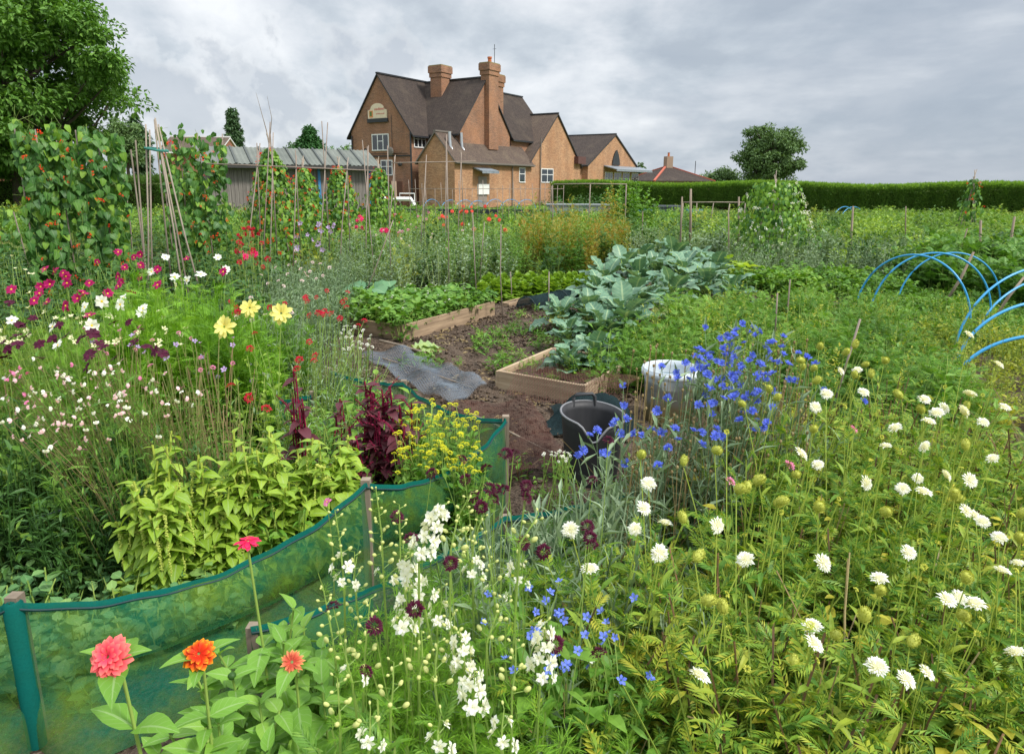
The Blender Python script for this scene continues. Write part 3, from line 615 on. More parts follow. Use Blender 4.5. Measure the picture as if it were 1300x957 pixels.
# ================================================================== FAR TREES AND HEDGE
M['bark'] = solid('bark', srgb('#5c5145'), .9, c2=srgb('#473e35'), ns=3, stretch=(4, 4, 1), bump=.5)
M['ash'] = leafmat('ash_leaf', [srgb('#426628'), srgb('#5f8a34'), srgb('#7ea446')], .55, .25)
M['oak'] = leafmat('oak_leaf', [srgb('#465f38'), srgb('#5f7c46'), srgb('#7a9656')], .6, .15)
M['poplar'] = leafmat('poplar_leaf', [srgb('#3c5a38'), srgb('#517048'), srgb('#688358')], .6, .15)
M['conifer'] = leafmat('conifer_leaf', [srgb('#2c5428'), srgb('#3d6c34'), srgb('#4f7f3e')], .6, .1)
def tree(name, label, base, h, rx, rz_, cz, n_cl, per, lsz, mat, seed, clr=.16, trunk_r=.3, group=None, low=.0, shape='round'):
    """h total height; crown ellipsoid rx, rz_ centred at cz"""
    global rng
    r0 = rng; rng = np.random.default_rng(seed); t = thing(name, label, 'tree', base, 0, group)
    d = nrm(rng.normal(0, 1, (n_cl, 3))); q = rng.uniform(.25, 1, (n_cl, 1)) ** .5
    lump = 1 + .16 * np.sin(d[:, :1] * 5 + seed) * np.cos(d[:, 2:3] * 4 + d[:, 1:2] * 3)
    C = d * q * lump * np.array([rx, rx, rz_]) + np.array([0, 0, cz])
    if shape == 'column': C[:, :2] *= np.clip(1.1 - ((C[:, 2:3] - cz) / rz_) ** 2 * .7, .15, 1)
    if shape == 'cone': C[:, :2] *= np.clip((cz + rz_ - C[:, 2:3]) / (2 * rz_) * 1.5, .06, 1.2)
    C = C[C[:, 2] > low]; n = len(C); sz = rng.uniform(.6, 1.3, n) * rx * clr
    pk = rng.integers(0, n, n * per); dd = nrm(rng.normal(0, 1, (n * per, 3))); rad = rng.uniform(0, 1, (n * per, 1)) ** .45
    Pp = C[pk] + dd * rad * sz[pk, None] * np.array([1.15, 1.15, .7])
    D = nrm(dd * .6 + rng.normal(0, .5, dd.shape) + np.array([0, 0, -.2])); up = nrm(dd * .5 + np.array([0, 0, .9]) + rng.normal(0, .3, dd.shape))
    g = inst(rh(.55, .08, .15), basisY(D, up), Pp, lsz * rng.uniform(.6, 1.3, n * per))
    part('crown', g, [mat], t)
    tr = [tubes([(0, 0, -.1), (.05, 0, cz * .35), (0, .08, cz * .75), (.05, 0, cz + rz_ * .35)], np.array([trunk_r * 1.25, trunk_r, trunk_r * .7, trunk_r * .25]), 10)]
    k = min(n, 70); sel = rng.choice(n, k, replace=False)
    B = np.stack([0 * C[sel, 0], 0 * C[sel, 0], np.clip(C[sel, 2] - np.hypot(C[sel, 0], C[sel, 1]) * .75, cz * .3, cz + rz_ * .3)], -1)
    mid = B * .45 + C[sel] * .55 + rng.normal(0, .04 * rx, (k, 3)) + np.array([0, 0, -.04 * rx])
    P_ = np.stack([B, B * .7 + mid * .3, mid, mid * .4 + C[sel] * .6, C[sel]], 1)
    tr.append(tubes(P_, np.array([.3, .24, .17, .1, .03]) * trunk_r * 1.1, 5))
    part('trunk', cat(tr), [M['bark']], t, smooth=True); rng = r0; return t
def base_at(px, Y):
    p = PY(px, 232, Y); p[2] = 0; return p
tree('ash_tree', 'huge green ash tree towering over the runner beans at top left', base_at(28, 34), 12, 5.0, 5.2, 6.9, 330, 170, .27, M['ash'], 3, .15, .42)
tree('ash_tree', 'leafy branch end of ash tree cut off by left edge behind the bean wall', base_at(-90, 31), 9, 3.4, 3.6, 4.8, 140, 150, .27, M['ash'], 9, .17, .3)
tree('oak_tree', 'lone round dark oak tree standing above the clipped hedge', base_at(973, 98), 11, 4.3, 4.3, 5.4, 190, 110, .38, M['oak'], 21, .17, .5)
tree('low_tree', 'low bushy dark tree just left of the lone oak', base_at(915, 105), 4, 2.6, 1.6, 2.3, 50, 90, .4, M['oak'], 6, .3, .2)
tree('low_tree', 'small rounded tree peeping between pub and hipped roof house', base_at(817, 110), 4, 1.9, 1.9, 2.6, 40, 80, .4, M['oak'], 7, .3, .2)
tree('poplar_tree', 'slim dark poplar standing alone against the sky behind the shed', base_at(302, 100), 11.6, .9, 4.9, 6.7, 150, 80, .4, M['poplar'], 8, .45, .2, shape='column')
tree('poplar_tree', 'blurred poplar rising between the runner beans and the cane tripod', base_at(181, 90), 9.6, 1.2, 4.2, 5.4, 120, 80, .4, M['poplar'], 12, .45, .2, shape='column')
tree('rounded_tree', 'dull green tree right behind the top of the bean wall', base_at(164, 85), 8.6, 1.9, 2.7, 6.0, 90, 80, .4, M['oak'], 13, .3, .2)
tree('conifer_tree', 'broad pointed dark conifer behind the shed roof', base_at(396, 75), 8, 2.9, 3.4, 4.0, 240, 110, .28, M['conifer'], 14, .17, .25, shape='cone')
tree('low_tree', 'light green treetop between the conifer and the pub', base_at(428, 85), 6, 2.9, 2.6, 3.1, 60, 90, .35, M['ash'], 15, .25, .2)
tree('low_tree', 'hazy small tree left of the conifer above the shed', base_at(372, 90), 6.4, 1.5, 2.4, 4.0, 40, 70, .35, M['poplar'], 16, .3, .2)
# hedge: a clipped conifer screen, one thing, core plus a coat of sprays
def hedge(name, label, A, B, h, dep, n, mats, tall=.26, wv=.1):
    A = np.array(A, float); B = np.array(B, float); d = B - A; L = np.linalg.norm(d); dx = d / L; nx = np.array([dx[1], -dx[0], 0])
    if nx[1] > 0: nx = -nx
    t = thing(name, label, 'hedge', A)
    k = int(L / 1.0); s = np.linspace(0, L, k + 1); hh = h + wv * np.sin(s * .5) + rng.normal(0, .04, k + 1)
    ring = []
    for off, z in ((0.12, 0), (0.05, .5), (.1, .88), (dep - .1, .9), (dep - .05, 0)):
        o_ = -nx * off; wb = .05 * np.sin(s * 2.1 + z * 5)[:, None] * nx
        ring.append(dx * s[:, None] + o_ + wb + np.array([0, 0, 1.0]) * (hh * z)[:, None])
    V = np.stack(ring, 1); ii = np.arange(V.shape[0] * 5).reshape(-1, 5)
    part('inner_branches', G(V, np.stack([ii[:-1, :-1], ii[1:, :-1], ii[1:, 1:], ii[:-1, 1:]], -1).reshape(-1, 4)), [mats[1]], t)
    s = rng.uniform(0, L, n); f = rng.uniform(0, 1, n); face = f < .62
    z = np.where(face, rng.uniform(0.05, 1, n) ** .85, 1.0) * (h + wv * np.sin(s * .5)); o_ = np.where(face, rng.uniform(-.05, .12, n), rng.uniform(0, dep, n))
    o_ = o_ + .06 * np.sin(s * 6.3) * face
    z = np.where(face, z, z - .12 + rng.uniform(0, .12, n))
    P_ = dx * s[:, None] - nx * o_[:, None]; P_[:, 2] = z
    D = np.where(face[:, None], nx * .75 + np.array([0, 0, .55]), np.array([0, 0, 1.0]) + nx * .1) + rng.normal(0, .35, (n, 3))
    up = np.where(face[:, None], nx + np.array([0, 0, -.4]), nx) + rng.normal(0, .3, (n, 3))
    g = inst(pinnate(2, .2, .5, ang=35, end=.5), basisY(D, up), P_, tall * rng.uniform(.55, 1.15, n) * np.where(face, .75, 1))
    tipk = np.repeat(~face, len(g.Q) // n); g.qm = np.where(tipk, 2, 0)
    part('foliage', g, mats, t); return t
M['hedge'] = leafmat('hedge_spray', [srgb('#34551f'), srgb('#4a6e2a'), srgb('#628534'), srgb('#6b6a38')], .6, .15)
M['hedgein'] = solid('hedge_inside', srgb('#27331a'), 1, spec=0, c2=srgb('#3a2f22'), ns=2)
M['hedgetop'] = leafmat('hedge_new_growth', [srgb('#628a2c'), srgb('#7da436'), srgb('#96b840')], .6, .3)
hl = PY(700, 232, 54); hr = PY(1480, 232, 36); hl[2] = hr[2] = 0
hedge('conifer_hedge', 'long clipped conifer hedge with bright new tips across the far right boundary', hl, hr, 1.5, 1.2, 48000, [M['hedge'], M['hedgein'], M['hedgetop']], .34)
hedge('privet_hedge', 'dark low hedge behind the bean walls below the small brick houses', PY(-90, 232, 34) * [1, 1, 0], PY(268, 232, 33) * [1, 1, 0], 1.75, 1.2, 9000, [M['hedge'], M['hedgein'], M['hedge']], .3)
# ================================================================== BEDS, TUBS, HOOPS, NETS
M['plank'] = solid('raw_plank', srgb('#b0977a'), .85, c2=srgb('#7f6a54'), ns=2.5, stretch=(1, 1, 9), bump=.35, detail=8)
M['plank2'] = solid('pale_plank', srgb('#c0ab8e'), .85, c2=srgb('#9b8368'), ns=2.5, stretch=(1, 1, 9), bump=.35, detail=8)
M['stake'] = solid('weathered_stake', srgb('#9a8a78'), .9, c2=srgb('#6f6253'), ns=6, stretch=(2, 2, .4), bump=.3)
M['soil2'] = SOIL
ub = np.array([.52, .854, 0]); vb = np.array([.854, -.52, 0])
def bevbox(lo, hi, b=.004, mat=0):
    g = box(lo, hi, mat); return g
def raised_bed(label, corner, la, lb, h, mat, skip_b=False, leftdir=-1, soil=.1):
    """corner = nearest corner; boards run away along ub (la) and along leftdir*vb (lb)"""
    yaw = math.atan2(ub[1], ub[0]); t = thing('raised_bed', label, 'raised bed', corner, yaw)
    s = -leftdir; th = .028     # local x along ub, local +y = -vb
    segs = [((0, 0), (la, 0)), ((0, s * lb), (la, s * lb)), ((0, s * th), (0, s * (lb - th))), ((la, s * th), (la, s * (lb - th)))]
    for i, ((x0, y0), (x1, y1)) in enumerate(segs):
        if i < 2: g = box((x0 - .0, min(y0, y0 + (s if i == 0 else -s) * th), -.02), (x1, max(y0, y0 + (s if i == 0 else -s) * th), h + rng.uniform(-.006, .006)))
        else: g = box((x0 if i == 2 else x0 - th, min(y0, y1), -.02), (x0 + th if i == 2 else x0, max(y0, y1), h + rng.uniform(-.006, .004)))
        bo = part('side_board', g, [mat], t)
        md = bo.modifiers.new('bevel', 'BEVEL'); md.width = .004; md.segments = 1
    kx, ky = 24, 18; xs = np.linspace(th, la - th, kx); ys = np.linspace(s * th, s * (lb - th), ky); Xg, Yg = np.meshgrid(xs, ys)
    Zg = soil + rng.normal(0, .008, Xg.shape); ii = np.arange(Xg.size).reshape(Xg.shape)
    q = np.stack([ii[:-1, :-1], ii[:-1, 1:], ii[1:, 1:], ii[1:, :-1]], -1).reshape(-1, 4)
    if s < 0: q = q[:, ::-1]
    part('soil', G(np.stack([Xg, Yg, Zg], -1), q), [M['soil2']], t, smooth=True)
    for (x, y) in ((.05, s * .05), (la - .05, s * .05), (.05, s * (lb - .05))): part('corner_post', box((x - .02, y - .02, 0), (x + .02, y + .02, h - .01)), [M['stake']], t)
    return t
bed1 = raised_bed('wooden raised bed planted with white flowering strawberries left of the bare soil', (-1.19, 7.31, 0), 1.85, 1.25, .175, M['plank'], leftdir=-1)
bed2 = raised_bed('small empty looking wooden raised bed half hidden under cabbage leaves and rusty netting', (-.14, 5.56, 0), 1.0, .84, .16, M['plank2'], leftdir=1)
bed3 = raised_bed('low boarded strip bed edging the row of lettuces', (-.15, 9.55, 0), 1.4, .12, .05, M['plank'], leftdir=1, soil=.03)
def lattice(Pf, nu, nv, r, hexm=True):
    """wire netting on a surface Pf(u,v)->xyz ; returns tubes"""
    segs = []
    for j in range(nv):
        for i in range(nu):
            o_ = .5 * (j % 2)
            a = ((i + o_) / nu, j / nv)
            for di in (-.5, .5):
                b = ((i + o_ + di) / nu, (j + 1) / nv)
                if -0.001 <= b[0] <= 1.001: segs.append((a, b))
    S = np.array(segs); A = Pf(S[:, 0, 0], S[:, 0, 1]); B = Pf(S[:, 1, 0], S[:, 1, 1])
    return tubes(np.stack([A, B], 1), r, 3)
def patchf(c00, c10, c11, c01, hfun):
    c00, c10, c11, c01 = [np.array(c, float) for c in (c00, c10, c11, c01)]
    def f(u, v):
        u = np.asarray(u)[:, None]; v = np.asarray(v)[:, None]
        p = c00 * (1 - u) * (1 - v) + c10 * u * (1 - v) + c11 * u * v + c01 * (1 - u) * v
        p = p.copy(); p[:, 2] += hfun(u[:, 0], v[:, 0]); return p
    return f
M['wire'] = solid('galvanised_wire', srgb('#858e96'), .45, .3, c2=srgb('#666f78'), ns=3); M['rust'] = solid('rusty_wire', srgb('#6b4336'), .8, .2, c2=srgb('#4b332b'), ns=9); M['darknet'] = solid('dark_netting', srgb('#2c3a3c'), .8)
g = cat([lattice(patchf(PZ(455, 456, .02), PZ(512, 445, .02), PZ(618, 490, .02), PZ(572, 518, .02), lambda u, v: .035 + .02 * np.sin(u * 9 + v * 7) + .02 * np.sin(v * 23) + k * .012), 24, 34, .0013) for k in range(2)])
o = part('chicken_wire', g, [M['wire']]); tag(o, 'crumpled sheet of grey galvanised chicken wire lying on the path by the bare soil', 'chicken wire')
g = lattice(patchf(PZ(560, 520, .02), PZ(668, 508, .02), PZ(735, 600, .02), PZ(628, 612, .02), lambda u, v: .03 + .03 * np.sin(u * 7 + v * 5) + .012 * np.sin(v * 19)), 44, 46, .0016)
o = part('wire_netting', g, [M['rust']]); tag(o, 'flat sheet of rusty brown wire netting on the soil beside the green windbreak', 'wire netting')
def drape(u, v): return np.where(v < .5, -.13 * (1 - v * 2) ** 2, 0) + .012 * np.sin(u * 17)
cB = np.array([-.14, 5.56, .165]); 
g = lattice(lambda u, v: (cB + np.outer(.2 + u * .95, vb) + np.outer(-.16 + v * .55, ub) + np.stack([0 * u, 0 * u, np.where(v < .29, -.15 * (1 - v / .29), .015) + .01 * np.sin(u * 17 + v * 5)], -1)), 40, 26, .0015)
o = part('wire_netting', g, [M['rust']]); tag(o, 'curved piece of rusty square netting draped over the board of the small raised bed', 'wire netting')
# loose canes on the path
for (a, b, r_, lb) in (((470, 450), (600, 492), .006, 'thin pale cane lying along the edge of the chicken wire'), ((575, 515), (700, 575), .007, 'pale stick lying across the rusty netting beside the windbreak'), ((482, 432), (540, 448), .012, 'split grey lath lying at the foot of the strawberry bed')):
    A = PZ(a[0], a[1], .05); B = PZ(b[0], b[1], .05); o = part('loose_cane', tubes([A, (A + B) / 2 + [0, 0, .01], B], r_, 6, cap=True), [M['stake']]); tag(o, lb, 'cane')
# black cut-down tub with one handle
M['black'] = solid('black_rubber', srgb('#3a3a3c'), .55, c2=srgb('#2c2d30'), ns=5, stretch=(3, 3, .6), spec=.4)
tub = thing('black_tub', 'tall black plastic tub with one looped handle and a split rim near the middle', 'tub', PZ(750, 606, 0), .2)
m_ = 40; th2 = np.arange(m_) * 2 * PI / m_
zt = .40 - .1 * np.exp(-((np.angle(np.exp(1j * (th2 - math.radians(-105))))) / .28) ** 2) - .02 * np.cos(th2 - math.radians(-60))
def tubwall(r0, r1, zoff=0):
    z = np.linspace(0, 1, 9); V = []
    for q in z: V.append(np.stack([(r0 + (r1 - r0) * q) * np.cos(th2), (r0 + (r1 - r0) * q) * np.sin(th2), zt * q + zoff], -1))
    V = np.stack(V); ii = np.arange(V.shape[0] * m_).reshape(-1, m_); nn = np.roll(ii, -1, 1)
    return V, np.stack([ii[:-1], nn[:-1], nn[1:], ii[1:]], -1).reshape(-1, 4)
V1, Q1 = tubwall(.15, .185); V2, Q2 = tubwall(.145, .178, .004)
a1 = np.arange((8) * m_, 9 * m_); ring = np.stack([a1, np.roll(a1, -1), np.roll(a1, -1) + 9 * m_, a1 + 9 * m_], -1)
g = G(np.concatenate([V1.reshape(-1, 3), V2.reshape(-1, 3)]), np.concatenate([Q1, Q2[:, ::-1] + 9 * m_, ring]))
part('bucket_wall', cat([g, lathe([(0.001, .01), (.146, .01)], m_)]), [M['black']], tub, smooth=True)
rimP = np.stack([.187 * np.cos(th2), .187 * np.sin(th2), zt], -1); rimP = np.concatenate([rimP, rimP[:1]])
part('rim', tubes(rimP, .007, 6), [solid('scuffed_rim', srgb('#77777a'), .6)], tub, smooth=True)
hp = [(-.07, .17, .39), (-.066, .175, .445), (-.05, .177, .462), (.05, .177, .462), (.066, .175, .445), (.07, .17, .39)]
hd = part('handle', tubes(hp, .011, 8), [M['black']], tub, smooth=True)
# pale translucent bucket of water
def clearplastic():
    N = NT('cloudy_plastic'); tc = N.n('ShaderNodeTexCoord'); s_ = N.n('ShaderNodeSeparateXYZ'); N.l(tc.outputs['Object'], s_.inputs[0])
    nz = N.n('ShaderNodeTexNoise'); nz.inputs['Scale'].default_value = 6; N.l(tc.outputs['Object'], nz.inputs['Vector'])
    f = math_(N, 'ADD', s_.outputs[2], math_(N, 'MULTIPLY', nz.outputs[0], .05))
    r = ramp(N, [srgb('#c9be8c'), srgb('#dcd6b4'), srgb('#e6eaea'), srgb('#dde5ea')], [.06, .16, .2, .34]); N.l(f, r.inputs[0])
    b = N.n('ShaderNodeBsdfPrincipled'); b.inputs['Roughness'].default_value = .35; N.l(r.outputs[0], b.inputs['Base Color'])
    t = N.n('ShaderNodeBsdfTranslucent'); N.l(r.outputs[0], t.inputs[0]); x = N.n('ShaderNodeMixShader'); x.inputs[0].default_value = .3
    N.l(b.outputs[0], x.inputs[1]); N.l(t.outputs[0], x.inputs[2]); N.l(x.outputs[0], N.out.inputs[0]); return N.m
bk = thing('white_bucket', 'cloudy white plastic bucket half full of water behind the cornflowers', 'bucket', PZ(848, 532, 0), 0)
part('bucket_wall', lathe([(0, .012), (.165, .012), (.168, 0), (.172, .0), (.19, .36), (.203, .362), (.206, .40), (.200, .403), (.193, .4), (.188, .36), (.17, .02), (0, .02)], 48), [clearplastic()], bk, smooth=True)
part('rim', lathe([(.202, .345), (.211, .35), (.212, .385), (.205, .39)], 48), [solid('bucket_rim', srgb('#cfd8de'), .4)], bk, smooth=True)
part('water', lathe([(0, .31), (.186, .31)], 40), [solid('murky_water', srgb('#5f7680'), .05, spec=.8)], bk)
# crumpled dark netting behind the tub, flat plate, tunnel
def netmat(name, c, dens, c2=None, gold=None):
    N = NT(name); b = N.n('ShaderNodeBsdfDiffuse'); tc = N.n('ShaderNodeTexCoord'); nz = N.n('ShaderNodeTexNoise'); nz.inputs['Scale'].default_value = 7; nz.inputs['Detail'].default_value = 9; nz.inputs['Roughness'].default_value = .65; N.l(tc.outputs['Object'], nz.inputs['Vector'])
    cc = ramp_on(N, nz.outputs[0], c, c2 or c, .35, .65); N.l(cc, b.inputs[0])
    t = N.n('ShaderNodeBsdfTranslucent'); N.l(mixc(N, .0, cc, cc), t.inputs[0]); x = N.n('ShaderNodeMixShader'); x.inputs[0].default_value = .5; N.l(b.outputs[0], x.inputs[1]); N.l(t.outputs[0], x.inputs[2])
    tr = N.n('ShaderNodeBsdfTransparent'); y = N.n('ShaderNodeMixShader')
    wv = N.n('ShaderNodeAttribute', attribute_name='lp'); s_ = N.n('ShaderNodeSeparateXYZ'); N.l(wv.outputs['Vector'], s_.inputs[0])
    n2 = N.n('ShaderNodeTexNoise'); n2.inputs['Scale'].default_value = 140; n2.inputs['Detail'].default_value = 1; N.l(tc.outputs['Object'], n2.inputs['Vector'])
    dn = math_(N, 'ADD', dens - .18, math_(N, 'MULTIPLY', n2.outputs[0], .36), True)
    N.l(dn, y.inputs[0]); N.l(tr.outputs[0], y.inputs[1]); N.l(x.outputs[0], y.inputs[2]); N.l(y.outputs[0], N.out.inputs[0]); return N.m
M['mesh_dark'] = netmat('dark_mesh', srgb('#36484a'), .9, srgb('#2c3a3d'))
u_ = np.linspace(0, 1, 26); v_ = np.linspace(0, 1, 22); Ug, Vg = np.meshgrid(u_, v_)
cpt = PZ(752, 535, .0); R_ = np.sqrt((2 * Ug - 1) ** 2 + (2 * Vg - 1) ** 2)
Zg = .19 * np.clip(1 - R_ ** 2.4, -.02, 1) + .018 * np.sin(Ug * 14 + Vg * 6) + .014 * np.sin(Vg * 21 - Ug * 5) ** 2 * 1.5
Xg = cpt[0] + (Ug - .5) * .62 * (1 + .12 * np.sin(Vg * 6)); Yg = cpt[1] + (Vg - .5) * .62
ii = np.arange(Ug.size).reshape(Ug.shape)
o = part('netting_heap', G(np.stack([Xg, Yg, np.maximum(Zg, .01)], -1), np.stack([ii[:-1, :-1], ii[:-1, 1:], ii[1:, 1:], ii[1:, :-1]], -1).reshape(-1, 4)), [M['mesh_dark']], smooth=True); tag(o, 'heap of dark green fine netting bunched up behind the black tub', 'netting')
th3 = np.linspace(0, PI, 16)
def tunnel(name, label, A, B, r, mat, n=14, hoops=3):
    A = np.array(A, float); B = np.array(B, float); d = nrm((B - A)[None])[0]; nx = np.array([-d[1], d[0], 0]); L = np.linalg.norm(B - A)
    t = thing(name, label, 'cloche', A); rows = []
    for i in range(n + 1):
        s_ = i / n; sg_ = 1 - .05 * math.sin(s_ * hoops * PI) ** 2
        rows.append(np.array([d * L * s_ + nx * (r * math.cos(q) * sg_) + np.array([0, 0, r * math.sin(q) * sg_ + .01]) for q in th3]))
    V = np.stack(rows); ii = np.arange(V.shape[0] * 16).reshape(-1, 16)
    part('netting', G(V, np.stack([ii[:-1, :-1], ii[:-1, 1:], ii[1:, 1:], ii[1:, :-1]], -1).reshape(-1, 4)), [mat], t, smooth=True)
    for k in range(hoops): s_ = k / (hoops - 1); part('hoop', tubes([d * L * s_ + nx * (r * 1.01 * math.cos(q)) + np.array([0, 0, r * 1.01 * math.sin(q) + .01]) for q in th3], .006, 6), [M['darknet']], t)
    return t
tunnel('mesh_tunnel', 'low black mesh tunnel cloche beside the lettuces', PZ(668, 393, 0), PZ(748, 376, 0), .17, M['mesh_dark'])
# big blue water-pipe hoops
M['pipe'] = solid('blue_water_pipe', srgb('#3d9fd8'), .35, c2=srgb('#3592c9'), ns=2, spec=.5)
def hoop(label, A, B, h, r=.0125, group=None, name='blue_hoop', sag=0):
    A = np.array(A, float); B = np.array(B, float); A[2] = B[2] = -.05; q = np.linspace(0, PI, 40); c_ = (A + B) / 2; d = (B - A) / 2
    P_ = c_ - d * np.cos(q)[:, None] * (1 + .0 * np.sin(q))[:, None] + np.array([0, 0, 1.0]) * (np.sin(q) ** .85 * (h + .05))[:, None] + np.array([.03, .02, 0]) * np.sin(2 * q)[:, None]
    o = part(name, tubes(P_, r, 10), [M['pipe']], smooth=True); tag(o, label, 'hoop', group); return o
GH = 'blue pipe hoops over the vegetable bed on the right'
hoop('blue water pipe hoop, nearest and widest of the three overlapping arches', PZ(1085, 392, .05), PZ(1232, 412, .05), .84, group=GH)
hoop('blue water pipe hoop in the middle of the three overlapping arches', PZ(1104, 395, .05), PZ(1258, 402, .05), .85, group=GH)
hoop('blue water pipe hoop, farthest of the three overlapping arches', PZ(1138, 384, .05), PZ(1270, 388, .05), .78, .0115, group=GH)
hoop('blue water pipe hoop cut by right edge, highest of the right hand group', PZ(1212, 440, .05), PZ(1400, 425, .05), .86, group=GH)
hoop('blue water pipe hoop cut by right edge, second highest of the right hand group', PZ(1240, 424, .05), PZ(1410, 405, .05), .66, group=GH)
hoop('thick blue water pipe hoop cut by right edge just above a white scabious', PZ(1212, 462, .05), PZ(1420, 455, .05), .64, .014, group=GH)
hoop('lowest blue water pipe hoop cut by right edge, nearest the camera', PZ(1205, 490, .05), PZ(1430, 495, .05), .5, .014, group=GH)
# far small blue hoops in front of the pub and hedge
GF = 'small blue hoops far off in front of the pub'
for i, (px, wd) in enumerate(((548, 22), (572, 24), (590, 24), (606, 22), (628, 24), (648, 26), (668, 24))):
    hoop('small blue hoop over a bed before the pub, %s from the left of the row' % ORD[i], PZ(px - wd / 2, 262, .2), PZ(px + wd / 2, 261, .2), .58 + rng.uniform(-.05, .05), .02, GF)
hoop('left one of two thin blue hoops in the plot before the hedge', PZ(1056, 276, .3), PZ(1086, 275, .3), .75, .016, 'thin blue hoops before the hedge'); hoop('right one of two thin blue hoops in the plot before the hedge', PZ(1066, 275, .3), PZ(1098, 274, .3), .72, .016, 'thin blue hoops before the hedge')
o = part('blue_sheet', cat([box((-2.0, -.02, .05), (2.0, .02, .5)), box((-2, .02, .05), (-1.95, 1.2, .5))]), [M['blue']]); tag(o, 'low blue board edging of a far plot in front of the hedge', 'bed edging'); o.location = [float(v) for v in base_at(843, 34)]
# ================================================================== GREEN WINDBREAKS
M['net'] = netmat('green_windbreak', srgb('#238064'), .6, srgb('#74983f')); M['cord'] = solid('dark_cord', srgb('#1d3a3c'), .7); M['hem'] = netmat('net_hem', srgb('#1d7f76'), .97, srgb('#22786a'))
def panel(A, B, h, sag, n=44, m=30, belly=.075, seed=0, lean=0, hA=None, hB=None, skirt=0):
    """netting between two posts, top edge sagging, with a tuck along the lower third"""
    r = np.random.default_rng(seed); A = np.array(A, float); B = np.array(B, float); d = B - A; L = np.linalg.norm(d[:2]); dx = d / L; nx = np.array([dx[1], -dx[0], 0])
    if nx[1] > 0: nx = -nx
    u = np.linspace(0, 1, n); v = np.linspace(0, 1, m); hA = h if hA is None else hA; hB = h if hB is None else hB
    top = hA * (1 - u) + hB * u - sag * 4 * u * (1 - u)
    Zv = top[None] * v[:, None]
    prof = belly * (np.sin(PI * np.clip((v - .38) / .62, 0, 1)) * 1.1 - .8 * np.exp(-((v - .34) / .05) ** 2) + .35 * np.sin(PI * np.clip(v / .34, 0, 1)))
    prof = prof + 0 * v
    skv = skirt * np.clip(1 - v / .3, 0, 1)
    fold = np.sin(PI * u)[None] * prof[:, None] + .006 * np.sin(u * 19 + 2)[None] * np.sin(v * 5)[:, None] + .005 * np.sin(u * 41)[None] * v[:, None]
    fold = fold + skv[:, None] * ((1 + .12 * np.sin(u * 23)) * np.sin(PI * u) ** .5)[None]
    P_ = A[None, None] * [1, 1, 0] + (dx * L)[None, None] * u[None, :, None] * [1, 1, 0] + nx * fold[..., None]
    P_ = P_.copy(); P_[..., 2] = Zv
    ii = np.arange(n * m).reshape(m, n)
    g = G(P_.reshape(-1, 3), np.stack([ii[:-1, :-1], ii[:-1, 1:], ii[1:, 1:], ii[1:, :-1]], -1).reshape(-1, 4), L=np.stack([(u[None] * L + 0 * v[:, None]).ravel(), Zv.ravel()], -1))
    topP = P_[-1] + nx * .008; hemB = topP + nx * .004 - [0, 0, .022]
    hg = G(np.concatenate([topP + [0, 0, .006], hemB]), np.stack([np.arange(n - 1), np.arange(1, n), np.arange(1, n) + n, np.arange(n - 1) + n], -1))
    cd = tubes(topP - [0, 0, .014] + nx * .007, .0035, 5)
    return g, hg, cd
def windbreak(label, posts, hs, sags, hpost=.06, seed=0, skirts=None):
    t = thing('green_windbreak', label, 'windbreak', (0, 0, 0))
    t.location = [float(posts[0][0]), float(posts[0][1]), 0]; o0 = np.array([posts[0][0], posts[0][1], 0])
    for i in range(len(posts) - 1):
        g, hg, cd = panel(posts[i] - o0, posts[i + 1] - o0, 0, sags[i], hA=hs[i], hB=hs[i + 1], seed=seed + i, skirt=skirts[i] if skirts else 0)
        nt = part('netting', g, [M['net']], t, smooth=True); part('hem', hg, [M['hem']], nt, smooth=True); part('cord', cd, [M['cord']], nt, smooth=True)
    for p, h in zip(posts, hs):
        q = p - o0; part('post', box((q[0] - .018, q[1] + .004, -.05), (q[0] + .018, q[1] + .04, h + hpost * .2)), [M['stake']], t)
    return t
T0 = PZ(12, 765, .5); T1 = PZ(463, 614, .5); T2 = PZ(642, 532, .5); T3 = PZ(512, 486, .42); T4 = PZ(418, 470, .45); TL = PZ(-160, 770, .5)
wb = windbreak('sagging green net windbreak fence wrapped round the left flower bed with wooden posts', [TL, T0, T1, T2, T3, T4], [.5, .5, .5, .5, .42, .45], [.05, .15, .12, .07, .03], skirts=[.3, .3, .05, 0, 0])
# folded sleeve of net round the front corner post
sl = part('net_sleeve', lathe([(.026, .0), (.027, .49), (.02, .5)], 12).mv(T0 * [1, 1, 0] - TL * [1, 1, 0] + [0, .01, 0]), [M['hem']], wb, smooth=True)
S0 = PZ(318, 800, .33); S1 = PZ(640, 656, .36); S2 = PZ(900, 585, .36)
windbreak('second lower green net windbreak in front, running behind the white larkspurs', [S0, S1, S2], [.34, .36, .34], [.05, .04], seed=9, hpost=-.03)
B0 = PZ(232, 522, .42); B1 = PZ(395, 502, .42)
windbreak('short green net strip with a sawn post behind the lime green amaranth', [B0, PZ(264, 520, .42), B1], [.42, .42, .42], [.0, .01], hpost=.1, seed=15)
# thin wire arch over low plants at lower left
o = part('wire_hoop', tubes([PZ(25, 700, .2), PZ(40, 660, .33), PZ(78, 647, .38), PZ(110, 665, .33), PZ(130, 690, .2)], .003, 6), [M['wire']], smooth=True); tag(o, 'thin bent wire hoop over the leafy seedlings at lower left', 'hoop')
